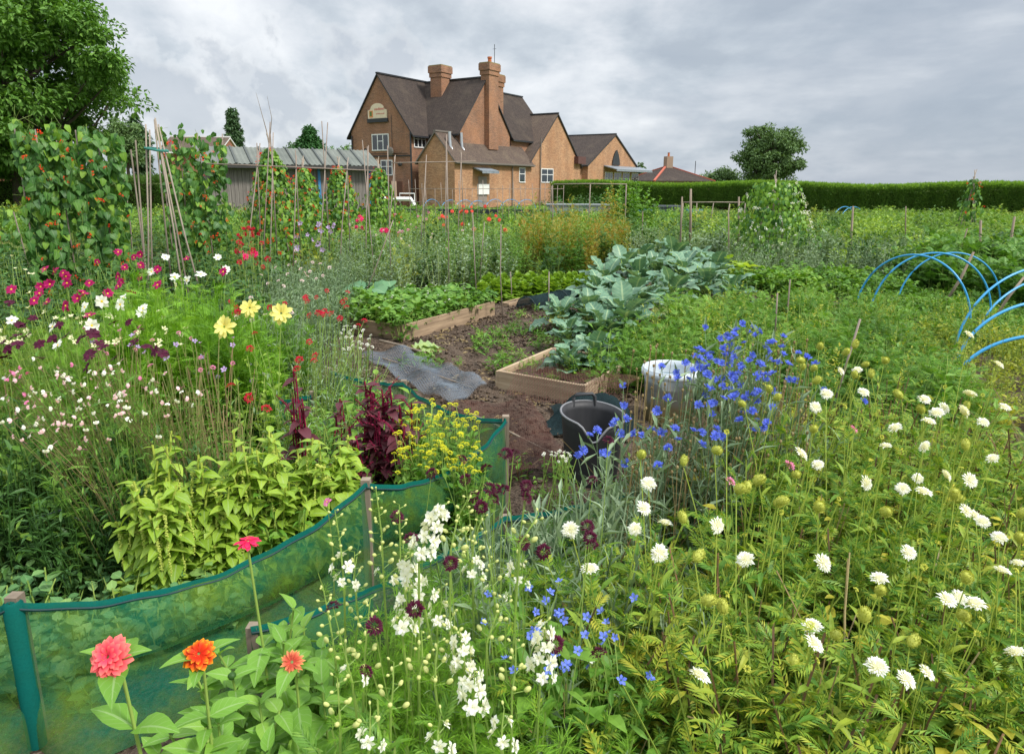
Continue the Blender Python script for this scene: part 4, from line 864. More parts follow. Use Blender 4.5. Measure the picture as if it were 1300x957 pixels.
# ================================================================== CANES
M['cane'] = solid('bamboo_cane', srgb('#a89a88'), .7, c2=srgb('#84776a'), ns=3, stretch=(1, 1, 1)); M['cane2'] = solid('grey_cane', srgb('#9a8b7e'), .8, c2=srgb('#7b6d62'), ns=3)
def canes(root, lines, r=.008, mat='cane', org=(0, 0, 0), name='cane'):
    for A, B in lines:
        A = np.array(A, float) - org; B = np.array(B, float) - org; d = B - A; mid = (A + B) / 2 + rng.normal(0, .012, 3)
        part(name, tubes([A, mid, B], [r * 1.1, r, r * .85], 6, cap=True), [M[mat]], root, smooth=True)
# cane tripod near the left bean wall
tb = base_at(215, 7.6); tp = thing('cane_wigwam', 'bare bamboo cane wigwam tied near the top beside the tall bean wall', 'cane wigwam', tb)
ap = PY(196, 152, 7.6)
feet = [(178, 345, 7.4), (187, 345, 7.9), (216, 345, 8.3), (232, 345, 7.2), (240, 345, 7.9), (262, 345, 7.4)]; tops = [(185, 158, 7.5), (190, 165, 7.8), (196, 152, 7.6), (197, 150, 7.5), (199, 160, 7.7), (201, 158, 7.6)]
L_ = []
for f_, tt in zip(feet, tops):
    a = PY(f_[0], f_[1], f_[2]); a[2] = 0; L_.append((a, PY(tt[0], tt[1], tt[2])))
canes(tp, L_, .009, 'cane', tb)
part('tie', tubes([PY(184, 188, 7.5) - tb, PY(198, 191, 7.4) - tb, PY(213, 192, 7.5) - tb, PY(205, 189, 7.8) - tb, PY(184, 188, 7.6) - tb], .014, 6), [solid('green_tape', srgb('#2f7a6c'), .6)], tp)
for (a, b, lb) in (((172, 178), (178, 255), 'short pale cane leaning left of the bare wigwam'), ((166, 190), (180, 300), 'white tipped cane between bean wall and wigwam')):
    A = PY(a[0], a[1], 8.2); B = PY(b[0], b[1], 8.2); B = A + (B - A) * (A[2] / max(A[2] - B[2], .1)); o = part('garden_cane', tubes([A, B], .009, 6, cap=True), [M['cane']]); tag(o, lb, 'cane')
def cane_frame(label, Y, bar, pairs, r=.008, mat='cane2', Yd=.5):
    """ridge pole with crossing pairs of canes"""
    A = PY(bar[0], bar[1], Y); B = PY(bar[2], bar[3], Y + bar[4]); root = thing('bean_support', label, 'bean frame', (float(A[0]), float(A[1]), 0)); org = np.array([A[0], A[1], 0])
    canes(root, [(A, B)], r * 1.1, mat, org, 'ridge_cane'); L_ = []
    for (px, ty, fx1, fx2) in pairs:
        f = (px - bar[0]) / (bar[2] - bar[0]); Yc = Y + bar[4] * f
        for s_, fx in ((-1, fx1), (1, fx2)):
            if fx is None: continue
            top = PY(px, ty + rng.uniform(-6, 6), Yc); c_ = A + (B - A) * f
            ft = PY(fx, 330, Yc + s_ * Yd); ft[2] = 0; dirn = c_ - ft; tt = ft + dirn * (top[2] / c_[2]); L_.append((ft, tt))
    canes(root, L_, r, mat, org); return root
cane_frame('long frame of paired bare canes with a ridge cane before the grey shed', 10.5, (262, 208, 478, 217, 1.0), [(323, 186, 306, 330), (341, 170, 338, 352), (371, 195, 368, 381), (408, 160, 400, 420), (438, 205, 428, 444), (466, 190, 462, 470)], .009)
cane_frame('frame of paired bare canes with level ridge cane standing before the pub gable', 13, (497, 207, 604, 205, .4), [(501, 195, 490, 506), (540, 200, 530, 536), (566, 175, 565, 569), (585, 190, 580, 590)], .0095)
for i, (x0, y0, x1, y1, Y, lb) in enumerate(((460, 178, 474, 330, 9.5, 'tall leaning bare cane in front of the shed end'), (492, 185, 496, 320, 9.8, 'tall pale bare cane in line with the gable window'), (567, 185, 570, 372, 9.0, 'upright bare cane rising above the green pea bushes'), (600, 270, 606, 392, 8.8, 'short grey cane in the soil behind the strawberry bed'), (636, 285, 638, 398, 8.6, 'straight pale cane beside the lettuces with bare soil at its foot'), (615, 282, 612, 330, 10.5, 'short cane among green bushes left of the lettuces'), (648, 345, 649, 372, 9.9, 'small peg between the lettuces and the mesh tunnel'), (499, 280, 474, 345, 9, 'slanting thin cane crossing the pea bushes'), (697, 345, 695, 395, 8.4, 'short peg in front of the black mesh tunnel'), (987, 372, 984, 440, 6.5, 'thin stake amid weeds right of the cabbages'), (1003, 355, 1002, 400, 7.2, 'short stake in weeds below the bare soil strip'), (1092, 405, 1078, 450, 4.6, 'broken dark stick among the weeds behind the cornflowers'), (343, 155, 338, 260, 10.2, 'crooked hazel twig rising high over the first bean cone'))):
    A = PY(x0, y0, Y); B = PY(x1, y1, Y); B = A + (B - A) * ((A[2] + .03) / (A[2] - B[2])); o = part('garden_cane', tubes([A, (A + B) / 2 + rng.normal(0, .01, 3), B], .0075, 6, cap=True), [M['cane2']], smooth=True); tag(o, lb, 'cane', 'single canes standing in the plots')
tw = thing('dry_twig', 'bare branching twig sticking up above the first bean cone', 'twig', base_at(345, 12.4)); ob_ = base_at(345, 12.4)
part('twig', cat([tubes([PY(345, 200, 12.4) - ob_, PY(338, 165, 12.4) - ob_, PY(325, 118, 12.4) - ob_], [.012, .008, .002], 5), tubes([PY(342, 185, 12.4) - ob_, PY(345, 150, 12.3) - ob_, PY(339, 122, 12.3) - ob_], [.008, .005, .002], 5), tubes([[0, 0, 0], PY(345, 200, 12.4) - ob_], .012, 5)]), [M['stake']], tw)
# thick stakes among the right hand plots
GS = 'rough wooden stakes in the right hand plots'
for (x0, y0, x1, y1, Y, r_, lb) in ((877, 240, 876, 300, 14.5, .028, 'rough wooden stake, tallest left of the white flowered bean cone'), (866, 250, 864, 305, 14.2, .02, 'dark wooden stake next to the tallest one before the hedge'), (938, 250, 937, 300, 14.3, .022, 'brown wooden stake just left of the white flowered bean cone'), (925, 272, 925, 310, 12.8, .012, 'thin double cane in front of the grey green potato row'), (816, 268, 816, 290, 17, .015, 'short peg at the left end of the grey green row'), (1083, 262, 1081, 300, 13.5, .022, 'pale stake standing below the thin blue hoops'), (1245, 280, 1243, 320, 12, .024, 'knobbly grey stake in the yellow green potatoes'), (1288, 275, 1284, 300, 13, .025, 'short grey stake near right edge before the hedge'), (1228, 290, 1222, 312, 12, .013, 'slim leaning cane left of the knobbly stake'), (1236, 320, 1212, 362, 9.5, .02, 'thick leaning stick behind the blue hoops'), (1300, 352, 1280, 380, 8.5, .018, 'leaning stick at right edge behind the hoops'), (1150, 262, 1150, 285, 16, .014, 'small grey peg before the hedge right of the cone')):
    A = PY(x0, y0, Y); B = PY(x1, y1, Y); B = A + (B - A) * ((A[2] + .03) / (A[2] - B[2])); o = part('wooden_stake', tubes([A, (A * .6 + B * .4) + rng.normal(0, .015, 3), B], [r_ * .8, r_, r_], 7, cap=True), [M['stake']], smooth=True); tag(o, lb, 'stake', GS)
# cane and string pea frame before the pub, timber frame at its right
def grid_frame(name, label, pxl, pxr, pyt, Y, n, r, mat, rails=2, ndy=0):
    A = PY(pxl, pyt, Y); B = PY(pxr, pyt + ndy, Y); org = np.array([A[0], A[1], 0]); root = thing(name, label, 'plant support', org); h = A[2]; L_ = []
    for i in range(n):
        c_ = A + (B - A) * i / (n - 1); L_.append(((c_[0] + rng.normal(0, .04), c_[1], 0), (c_[0] + rng.normal(0, .03), c_[1], c_[2] + rng.uniform(-.05, .35 if rails > 1 else 0))))
    canes(root, L_, r, mat, org)
    for k in range(rails): canes(root, [(A * [1, 1, 1 - .3 * k], B * [1, 1, 1 - .3 * k])], r, mat, org, 'rail')
    return root
grid_frame('pea_frame', 'thin cane pea fence across the plot before the low wing of the pub', 520, 716, 240, 24, 26, .011, 'cane2')
grid_frame('timber_frame', 'light timber frame with three legs in front of the left end of the hedge', 703, 796, 234, 22, 3, .02, 'cane2', 1)
grid_frame('low_rail', 'long low rail on pegs in front of the hedge right of the dark compost bin', 866, 945, 257, 26, 5, .02, 'cane', 1)
cb = thing('compost_bin', 'dark grey plastic storage bin standing before the hedge', 'bin', base_at(850, 33)); part('bin', cat([box((-.6, -.4, 0), (.55, .4, .62)), box((-.64, -.44, .62), (.59, .44, .7)), box((-.5, -.42, .1), (-.44, -.4, .6)), box((.3, -.42, .1), (.36, -.4, .6))]), [solid('bin_grey', srgb('#474d55'), .6)], cb)
gp = thing('garden_hose_post', 'brown pipe post with white rail and tap in the yard before the pub', 'post', base_at(500, 38)); part('post', box((-.12, -.1, 0), (.12, .1, 1.75)), [solid('tan_post', srgb('#b59a84'), .7)], gp); part('rail', cat([tubes([(.3, 0, .6), (.3, 0, 1.1), (1.1, 0, 1.1), (1.1, 0, .6)], .035, 6), tubes([(-.9, 0, .45), (-.9, 0, .8), (.9, 0, .8), (1.1, 0, .45)], .12, 8)]), [M['white']], gp)
wt_ = thing('water_tank', 'grey galvanised tank and black edging in the plot before the pub', 'tank', base_at(730, 31)); part('tank', cat([box((-1.2, -.4, 0), (1.6, .4, .75)), box((-1.26, -.46, .75), (1.66, .46, .8))]), [solid('tank_grey', srgb('#9aa0a0'), .5, .2, c2=srgb('#868c8c'))], wt_)
o = part('black_edging', box((-5.5, -.03, 0), (2.6, .03, .6)), [solid('black_membrane', srgb('#23282e'), .5)]); o.location = [float(v) for v in base_at(620, 29.5)]; tag(o, 'long black membrane fence behind the small blue hoops', 'bed edging')
# ================================================================== LEAF MATERIALS
def LM(n, *c, **k): M[n] = leafmat(n, [srgb(x) for x in c], **k)
LM('lime', '#76982c', '#95b43c', '#b2c94e', vein=.55, tr=.35); LM('mid', '#426a22', '#62902f', '#8aae42', tr=.3); LM('deep', '#2b4a1f', '#3c6228', '#537c33', tr=.25)
LM('feather', '#5f8f22', '#7dac2c', '#95be3a', tr=.35); LM('greygreen', '#627a58', '#7f9672', '#9db08e', tr=.2); LM('silver', '#5f7a52', '#7b946a', '#98ab82', tr=.2)
LM('yellowgreen', '#7c8f2a', '#9aa838', '#b7b545', tr=.35); LM('potato', '#56802c', '#749838', '#94ae46', tr=.35); LM('scab', '#365c20', '#58842a', '#8ca636', '#b2b03a', tr=.3); LM('grass', '#4a6a2a', '#66863a', '#8a9c50', '#a89b62', tr=.3)
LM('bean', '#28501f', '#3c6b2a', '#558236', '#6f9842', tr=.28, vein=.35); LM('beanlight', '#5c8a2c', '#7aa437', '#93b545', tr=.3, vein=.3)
LM('cabbage', '#587f68', '#6d9478', '#86a88a', tr=.2, vein=1.4, rough=.45, noise=9); LM('lettuce', '#6f9634', '#86a83c', '#9dbb4c', tr=.4, rough=.4)
LM('red', '#6b1734', '#801d3c', '#54202f', tr=.3, vein=.0); LM('redleaf', '#5a3038', '#6f3a44', '#4d3a38', tr=.3); LM('orange', '#5f8030', '#7d9636', '#a39a3a', '#b5823a', '#6f8f33', tr=.35)
LM('zinleaf', '#5f8f30', '#76a43c', '#92b84c', tr=.3, vein=.5); LM('straw', '#a89468', '#8f7a52', '#bfae82', tr=.2); LM('brownstem', '#6f5540', '#86664a', '#5a4a3a', tr=0)
LM('stem', '#6f8a40', '#86a04c', '#9caf58', tr=0); LM('pinkstem', '#a0605a', '#8a7a4a', '#b57a6a', tr=0); LM('darkleaf', '#2c4c22', '#3f642c', '#567c38', tr=.2); LM('dill', '#6f8d2a', '#87a232', '#a1b140', tr=.35)
LM('bluegreen', '#4f7a5c', '#5f8c62', '#76a070', tr=.25, vein=.3); LM('yleaf', '#bdb838', '#cfc648', '#9fae3c', tr=.4)
def PM(n, *c, **k): M[n] = leafmat(n, [srgb(x) for x in c], rough=.6, spec=.2, **k)
PM('p_white', '#eeeeea', '#f7f6f1', '#e6e8dd', tr=.3); PM('p_cream', '#e3e0b0', '#eeeac0', tr=.3); PM('p_blue', '#5870ee', '#7086f4', '#8c9cf4', tr=.3); PM('p_violet', '#5a3fae', '#7a5ac0', tr=.2)
PM('p_magenta', '#a3135a', '#b81e6a', '#8a0f4a', tr=.3); PM('p_maroon', '#3d0c22', '#521030', '#2a0a18', tr=.15); PM('p_crimson', '#b01030', '#c81a3c', '#960e28', tr=.25); PM('p_pink', '#e07aa8', '#e892b8', '#d0609a', tr=.3)
PM('p_palepink', '#efc6cf', '#f4dde0', '#e8a6b6', tr=.3); PM('p_lilac', '#b79ad0', '#c8add8', '#a58ac6', tr=.3); PM('p_yellow', '#e8c420', '#f0d238', '#dcb018', tr=.2); PM('p_paleyellow', '#f0e680', '#f5ee9c', tr=.3)
PM('p_scarlet', '#e03a1e', '#ee4a26', '#d02c1a', tr=.3); PM('p_bud', '#c9d07a', '#d8dc94', '#b8c468', tr=.3); PM('p_dill', '#c9c824', '#d8d430', '#b5ba28', tr=.2); PM('p_seed', '#a8b048', '#c0c45c', '#989c44', tr=.15)
PM('p_coral', '#ee5a4a', '#f07060', tr=.3); PM('p_hot', '#e8307a', '#f0488c', tr=.3)
def ptip(n, a, b, tip, **k): M[n] = leafmat(n, [srgb(a), srgb(b)], rough=.6, spec=.2, tr=.2, tip=srgb(tip), **k)
ptip('z_pink', '#e83a58', '#ec4a66', '#fa8a78'); ptip('z_orange', '#cc2010', '#dc3a14', '#f8b020', tp=6); ptip('z_salmon', '#d05a48', '#c83c38', '#f0b070'); ptip('z_red', '#d01848', '#e0205a', '#e83a68'); M['z_eye'] = leafmat('z_eye', [srgb('#e0c840'), srgb('#a86a20'), srgb('#5a1a14')], tr=0)
# ================================================================== FLOWER HEADS (axis +Z, about 1 unit across)
def rosette(rings, pet):
    gs = []
    for (n, L, el, z, rr, jit) in rings:
        a = np.arange(n) * 2 * PI / n + rng.uniform(0, 1) + rng.normal(0, .06, n); e = np.radians(el + rng.normal(0, jit, n))
        D = hv(a, e); up = hv(a + PI, PI / 2 - e) + rng.normal(0, .15, (n, 3)); P_ = np.stack([np.cos(a) * rr, np.sin(a) * rr, 0 * a + z], -1)
        gs.append(inst(pet, basisY(D, up), P_, L * rng.uniform(.88, 1.1, n)))
    return cat(gs)
def dome(n, r, h, pet, size, mat, el0=10, seed=0, inner=0):
    k = np.arange(n); f = np.sqrt((k + .5) / n); a = k * 2.39996
    P_ = np.stack([f * r * np.cos(a), f * r * np.sin(a), h * (1 - f ** 2)], -1)
    e = np.radians(90 - (90 - el0) * f) + rng.normal(0, .15, n); D = hv(a, e); up = hv(a + PI, PI / 2 - e) + rng.normal(0, .35, (n, 3))
    s = size * (inner + (1 - inner) * f ** .8) * rng.uniform(.75, 1.2, n); return inst(pet, basisY(D, up), P_, s).m(mat)
petal_f = leaf(2, .75, 'petal', .12, .5, .35); petal_w = leaf(3, .85, 'petal', .05, .4, .12); petal_n = leaf(3, .42, 'petal', .12, .3); petal_z = leaf(5, .62, 'petal', .06, .35); needle = rh(.18, .02, .05)
scabW = [cat([dome(70, .3, .16, petal_f, .26, 0, 5, inner=.3), sphere(.3, 8, 5, 1, (1, 1, .5)), dome(14, .12, .18, needle, .1, 1, 70)]) for _ in range(3)]
scabM = [dome(64, .26, .2, petal_f, .25, 0, 0, inner=.5) for _ in range(2)]
knaut = [dome(34, .26, .18, petal_f, .28, 0, 5, inner=.5)]
buttonW = [dome(30, .26, .12, petal_f, .26, 0, 10, inner=.6)]
seedh = [cat([sphere(.36, 10, 9, 0, (1, 1, 1.45)).mv((0, 0, .45)), ]) for _ in range(1)]
k = 150; dd_ = nrm(rng.normal(0, 1, (k, 3))); seedh = [cat([seedh[0], inst(rh(.5, .05, .1), basisY(nrm(dd_ + [0, 0, .8]), dd_), dd_ * .34 * [1, 1, 1.45] + [0, 0, .45], .17)])]
trump = cat([rh(.5, .1, -.1).mv((0, 0, 0), .9), inst(needle, basisY(np.array([[.4, 1, .1], [-.4, 1, .1], [0, 1, .3], [.2, 1, -.1], [-.2, 1, -.1]]), np.array([[0, 0, 1.0]] * 5)), np.tile([[0, .45, 0]], (5, 1)), np.array([.55] * 5)),
              G([(0, .3, 0), (.3, .95, .1), (.12, .8, 0), (0, 1.05, .05), (-.12, .8, 0), (-.3, .95, .1)], None, 0, [(0, 1, 2), (0, 2, 3), (0, 3, 4), (0, 4, 5)])])
cornf = [cat([rosette([(9, .55, 28, 0, .04, 12), (6, .4, 50, .02, .03, 10)], trump).m(0), dome(16, .1, .12, needle, .22, 1, 50), sphere(.14, 7, 5, 2, (1, 1, 1.4)).mv((0, 0, -.16))]) for _ in range(3)]
cosm = [cat([rosette([(8, .5, e_, 0, .04, 7)], petal_w).m(0), dome(18, .09, .04, needle, .07, 1, 60), sphere(.1, 7, 4, 1, (1, 1, .5))]) for e_ in (8, 18, 30)]
zinn = [cat([rosette([(16, .5, 2, .0, .05, 4), (14, .43, 10, .05, .05, 5), (12, .35, 20, .09, .05, 5), (9, .26, 34, .12, .04, 6)], petal_z).m(0), dome(34, .12, .09, needle, .09, 1, 65).mv((0, 0, .1)), sphere(.17, 9, 6, 2, (1, 1, .8)).mv((0, 0, -.09))])]
zinn_o = [cat([rosette([(13, .5, -6, .0, .05, 8), (12, .44, 8, .04, .05, 8), (9, .34, 24, .08, .04, 9)], petal_z).m(0), dome(40, .14, .12, needle, .1, 1, 60).mv((0, 0, .08)), sphere(.16, 9, 6, 2, (1, 1, .8)).mv((0, 0, -.09))])]
zinn_s = [cat([rosette([(16, .5, -4, .0, .05, 9), (14, .42, 10, .04, .05, 9)], petal_n).m(0), dome(46, .2, .1, needle, .13, 1, 55).mv((0, 0, .05)), sphere(.15, 9, 6, 2, (1, 1, .8)).mv((0, 0, -.09))])]
zinn_t = [cat([rosette([(12, .5, -2, .0, .05, 5), (9, .42, 6, .03, .04, 5)], petal_z).m(0), dome(24, .1, .1, needle, .1, 1, 60).mv((0, 0, .03)), sphere(.12, 9, 6, 2, (1, 1, .9)).mv((0, 0, -.09))])]
dahl = [cat([rosette([(9, .5, 8, 0, .05, 8), (8, .42, 26, .02, .05, 8)], petal_z).m(0), dome(22, .1, .1, needle, .12, 1, 60)])]
dahlfull = [cat([rosette([(12, .5, -10, 0, .05, 8), (12, .45, 15, .05, .05, 8), (9, .36, 40, .1, .04, 8), (6, .25, 65, .12, .03, 8)], petal_n).m(0)])]
bluef = [cat([rosette([(5, .5, 40, 0, .06, 8)], petal_w).m(0)])]
BL0 = 0
lkf = cat([rosette([(6, .5, 18, 0, .05, 10), (5, .4, 45, .04, .04, 12), (4, .26, 65, .06, .02, 10)], petal_w)])
gauf = [cat([inst(petal_w, basisY(hv(np.array([.9, 1.6, 2.3, 1.2]), np.radians([25, 50, 25, 10])), np.tile([[0, -.5, 1.0]], (4, 1))), np.zeros((4, 3)), np.array([.5, .5, .5, .45])).m(0), tubes([(0, 0, 0), (0, -.25, -.1), (.02, -.5, -.3)], .015, 3, 1)])]
beanf = [cat([inst(leaf(2, .9, 'petal', .2, .6), basisZ(nrm(rng.normal(0, 1, (9, 3)) + [0, 0, .6])), rng.normal(0, .16, (9, 3)) * [1, 1, 1.5], .32).m(0)]) for _ in range(2)]
podg = [cat([tubes([(0, 0, 0), (.01, 0, -.35), (.05, 0, -.7), (.12, 0, -1)], [.03, .055, .055, .015], 5)])]
def heads_mesh(name, protos, mats, smooth=False): return [mesh_of(name, g, mats, smooth) for g in protos]
HM = {
 'pod': heads_mesh('bean_pod', podg, [M['deep']], True),
 'white_scabious': heads_mesh('flower_head', scabW, [M['p_white'], M['p_cream']]), 'maroon_scabious': heads_mesh('flower_head', scabM, [M['p_maroon']]), 'seed': heads_mesh('seed_head', seedh, [M['p_seed']]),
 'cornflower': heads_mesh('flower_head', cornf, [M['p_blue'], M['p_violet'], M['stem']]), 'magenta': heads_mesh('flower_head', cosm, [M['p_magenta'], M['p_yellow']]), 'cosmos_white': heads_mesh('flower_head', cosm, [M['p_white'], M['p_yellow']]), 'pinkcosmos': heads_mesh('flower_head', cosm, [M['p_pink'], M['p_yellow']]),
 'crimson': heads_mesh('flower_head', knaut, [M['p_crimson']]), 'pinkbutton': heads_mesh('flower_head', buttonW, [M['p_palepink']]), 'pinkbutton2': heads_mesh('flower_head', buttonW, [M['p_pink']]), 'lilac': heads_mesh('flower_head', buttonW, [M['p_lilac']]), 'whitebutton': heads_mesh('flower_head', buttonW, [M['p_white']]),
 'z_pink': heads_mesh('flower_head', zinn, [M['z_pink'], M['z_eye'], M['zinleaf']]), 'z_orange': heads_mesh('flower_head', zinn_o, [M['z_orange'], M['z_eye'], M['zinleaf']]), 'z_salmon': heads_mesh('flower_head', zinn_s, [M['z_salmon'], M['z_eye'], M['zinleaf']]), 'z_red': heads_mesh('flower_head', zinn_t, [M['z_red'], M['z_eye'], M['zinleaf']]),
 'dahlia_y': heads_mesh('flower_head', dahl, [M['p_paleyellow'], M['p_yellow']]), 'dahlia_hot': heads_mesh('flower_head', dahlfull, [M['p_hot']]), 'dahlia_coral': heads_mesh('flower_head', dahlfull, [M['p_coral']]), 'dahlia_red': heads_mesh('flower_head', dahlfull, [M['p_crimson']]), 'blue': heads_mesh('flower_head', bluef, [M['p_blue']]), 'paleviolet': heads_mesh('flower_head', bluef, [M['p_lilac']]),
 'gaura_w': heads_mesh('flower_head', gauf, [M['p_white'], M['p_palepink']]) + heads_mesh('flower_head', gauf, [M['p_palepink'], M['p_pink']]), 'gaura_p': heads_mesh('flower_head', gauf, [M['p_pink'], M['p_palepink']]), 'beanf': heads_mesh('flower_cluster', beanf, [M['p_scarlet']]), 'beanw': heads_mesh('flower_cluster', beanf, [M['p_white']]), 'darkcos': heads_mesh('flower_head', cosm[:1], [M['p_maroon'], M['p_maroon']]), 'creamf': heads_mesh('flower_head', bluef, [M['p_cream']])}
def put_heads(root, kind, Pl, Nl, size, labels=None, nm='flower_head', jit=.15):
    meshes = HM[kind]; R = basisZ(np.asarray(Nl, float)); out = []
    for i, (p, r_) in enumerate(zip(Pl, R)):
        o = bpy.data.objects.new(nm, meshes[i % len(meshes)]); col.objects.link(o); o.parent = root
        s = size * rng.uniform(1 - jit, 1 + jit); m = Matrix(r_.tolist()).to_4x4(); o.matrix_local = Matrix.Translation([float(v) for v in p]) @ m @ Matrix.Scale(s, 4); out.append(o)
    return out
def kmeans(P_, k, it=12):
    P_ = np.asarray(P_); k = min(k, len(P_)); C = P_[np.random.default_rng(3).choice(len(P_), k, replace=False)]
    for _ in range(it):
        a = ((P_[:, None] - C[None]) ** 2).sum(-1).argmin(1)
        C = np.array([P_[a == i].mean(0) if (a == i).any() else C[i] for i in range(k)])
    return a, C
def flower_plants(name, labels, cat_, group, heads, K, mats, leafg, lsize, nl=8, extra=14, extra_h=.75, spread=.3, stem_r=.0022, el=(10, 60), shape='low', opp=False, stemcol=0, tilt=.5, face=(0, -.5, 1), pull=(0, .05), br=.05, t1=.8, foll=None):
    """heads: list of (kind, size, [xyz...]). K plants; each an Empty > foliage, flower_head..."""
    allP = np.concatenate([np.asarray(h[2], float) for h in heads]); kinds = np.concatenate([np.full(len(h[2]), i) for i, h in enumerate(heads)])
    a, C = kmeans(allP[:, :2], K); order = np.argsort(C[:, 0]); roots = []
    for oi, ci in enumerate(order):
        sel = a == ci
        if not sel.any(): continue
        P_ = allP[sel]; base = np.array([C[ci, 0] + pull[0], C[ci, 1] + pull[1], 0])
        lab = labels(oi, base) if callable(labels) else labels
        root = thing(name, lab, cat_, base, 0, group); loc = P_ - base; n = len(loc)
        B = np.stack([rng.normal(0, br, n), rng.normal(0, br, n), np.full(n, -.02)], -1) + loc * [.25, .25, 0]
        Cv = curves(B, loc, 6)
        gs = [tubes(Cv, np.linspace(1.3, .8, 6) * stem_r, 3, 0), leaves_on(Cv, leafg, nl, lsize, .05, t1, el, shape, opp=opp, mat=1)]
        if extra:
            hmax = np.median(loc[:, 2]) * extra_h; ex = fan(extra, hmax, spread, .1, .3, .5); gs += [tubes(ex, stem_r, 3, 0), leaves_on(ex, leafg, nl * 2, lsize, .1, 1, el, shape, opp=opp, mat=1)]
        part('foliage', cat(gs), mats, root)
        N_ = nrm(np.array(face, float) + rng.normal(0, tilt, (n, 3)) * [1, 1, .5])
        kk = kinds[sel]
        for i, h in enumerate(heads):
            m = kk == i
            if m.any(): put_heads(root, h[0], loc[m], N_[m], h[1], nm='seed_head' if h[0] == 'seed' else 'flower_head')
        roots.append(root)
    return roots
def px3(lst, z0, z1=None, y0=430, y1=860, ox=0, oy=0, s=1.0, jz=.03):
    out = []
    for (x, y) in lst:
        X_, Y_ = ox + x / s, oy + y / s; z = z0 if z1 is None else z0 + (z1 - z0) * np.clip((Y_ - y0) / (y1 - y0), -.2, 1.2)
        out.append(PZ(X_, Y_, z + rng.normal(0, jz)))
    return out
# ---- foliage clump protos, unit-ish height (real metres given), used for masses
def clump(n, h, spread, lf, ls, nl, mats=(0, 1), sr=.0025, el=(0, 60), shape='mid', opp=False, tb=.6, hj=.35):
    P_ = fan(n, h, spread, spread * .5, hj, tb); return cat([tubes(P_, sr, 3, mats[0]), leaves_on(P_, lf, nl, ls, .1, 1, el, shape, opp=opp, mat=mats[1])])
def inpoly(P_, poly):
    x, y = P_[:, 0], P_[:, 1]; n = len(poly); c = np.zeros(len(P_), bool); j = n - 1
    for i in range(n):
        xi, yi = poly[i]; xj, yj = poly[j]
        c ^= ((yi > y) != (yj > y)) & (x < (xj - xi) * (y - yi) / (yj - yi + 1e-12) + xi); j = i
    return c
def mass(name, label, poly, protos, spacing, mats, smin=.7, smax=1.2, hole=None, keep=1.0, zs=None, group=None, kind='stuff', cat_='plants'):
    poly = np.array(poly, float); lo, hi = poly.min(0), poly.max(0)
    nx_, ny_ = max(int((hi[0] - lo[0]) / spacing), 1), max(int((hi[1] - lo[1]) / spacing), 1)
    xs, ys = np.meshgrid(lo[0] + (np.arange(nx_) + .5) * (hi[0] - lo[0]) / nx_, lo[1] + (np.arange(ny_) + .5) * (hi[1] - lo[1]) / ny_)
    P_ = np.stack([xs.ravel(), ys.ravel()], -1) + rng.uniform(-.55, .55, (xs.size, 2)) * spacing
    m = inpoly(P_, poly) & (rng.uniform(0, 1, len(P_)) < keep)
    if hole is not None:
        for hpoly in hole: m &= ~inpoly(P_, np.array(hpoly))
    P_ = P_[m]; n = len(P_); ph = rng.uniform(0, 6, 4); pat = np.sin(P_[:, 0] * 1.9 + ph[0]) * np.sin(P_[:, 1] * 1.3 + ph[1]) + .6 * np.sin(P_[:, 0] * 4.3 + P_[:, 1] * 2.1 + ph[2]); P3 = np.concatenate([P_, np.zeros((n, 1))], 1); pick = rng.integers(0, len(protos), n); S = rng.uniform(smin, smax, n) * (1 + .11 * pat); cvv = np.clip(.16 * pat + rng.normal(0, .14, n), -.4, .4); gs = []
    for i, g in enumerate(protos):
        q = pick == i
        if q.any():
            gi = inst(g, rotz(rng.uniform(0, 2 * PI, q.sum())), P3[q], S[q]); gi.L[:, 2] = np.repeat(cvv[q], len(g.V)); gs.append(gi)
    g = cat(gs); o = part(name, g, mats); tag(o, label, cat_, group, kind); 
    if kind == 'stuff': pass
    return o
l_ov = leaf(3, .55, 'ovate', .1, .7); l_la = leaf(3, .22, 'lance', .12, .8); l_pin = pinnate(5, .12, .4); l_pin2 = pinnate(6, .08, .5, ang=38, droop=.5); l_tri = trifol(); l_bl = leaf(4, .05, 'blade', .01, 1.1); l_bl2 = leaf(4, .035, 'blade', .01, .5); l_rh = rh(.5); l_rhn = rh(.22)
l_heart = leaf(4, .85, 'heart', .08, .6); l_big = leaf(5, .58, 'ovate', .14, .8, .05)
# feathery thread leaf of cosmos, larkspur and love-in-a-mist
def thread(n=14, wdt=.021):
    a = rng.uniform(-.9, .9, n); st = rng.uniform(0, .55, n); P0 = np.stack([0 * a, st, 0 * a], -1); L_ = rng.uniform(.35, .6, n)
    D = np.stack([np.sin(a), np.cos(a), rng.normal(-.05, .25, n)], -1); g = inst(rh(wdt / .45, 0, .02), basisY(D, np.tile([[0, 0, 1.0]], (n, 1))), P0, L_)
    return cat([g, G([(-wdt / 2, 0, 0), (wdt / 2, 0, 0), (wdt / 3, .8, 0), (-wdt / 3, .8, 0)], [(0, 1, 2, 3)], 0)])
l_th = [thread() for _ in range(4)]
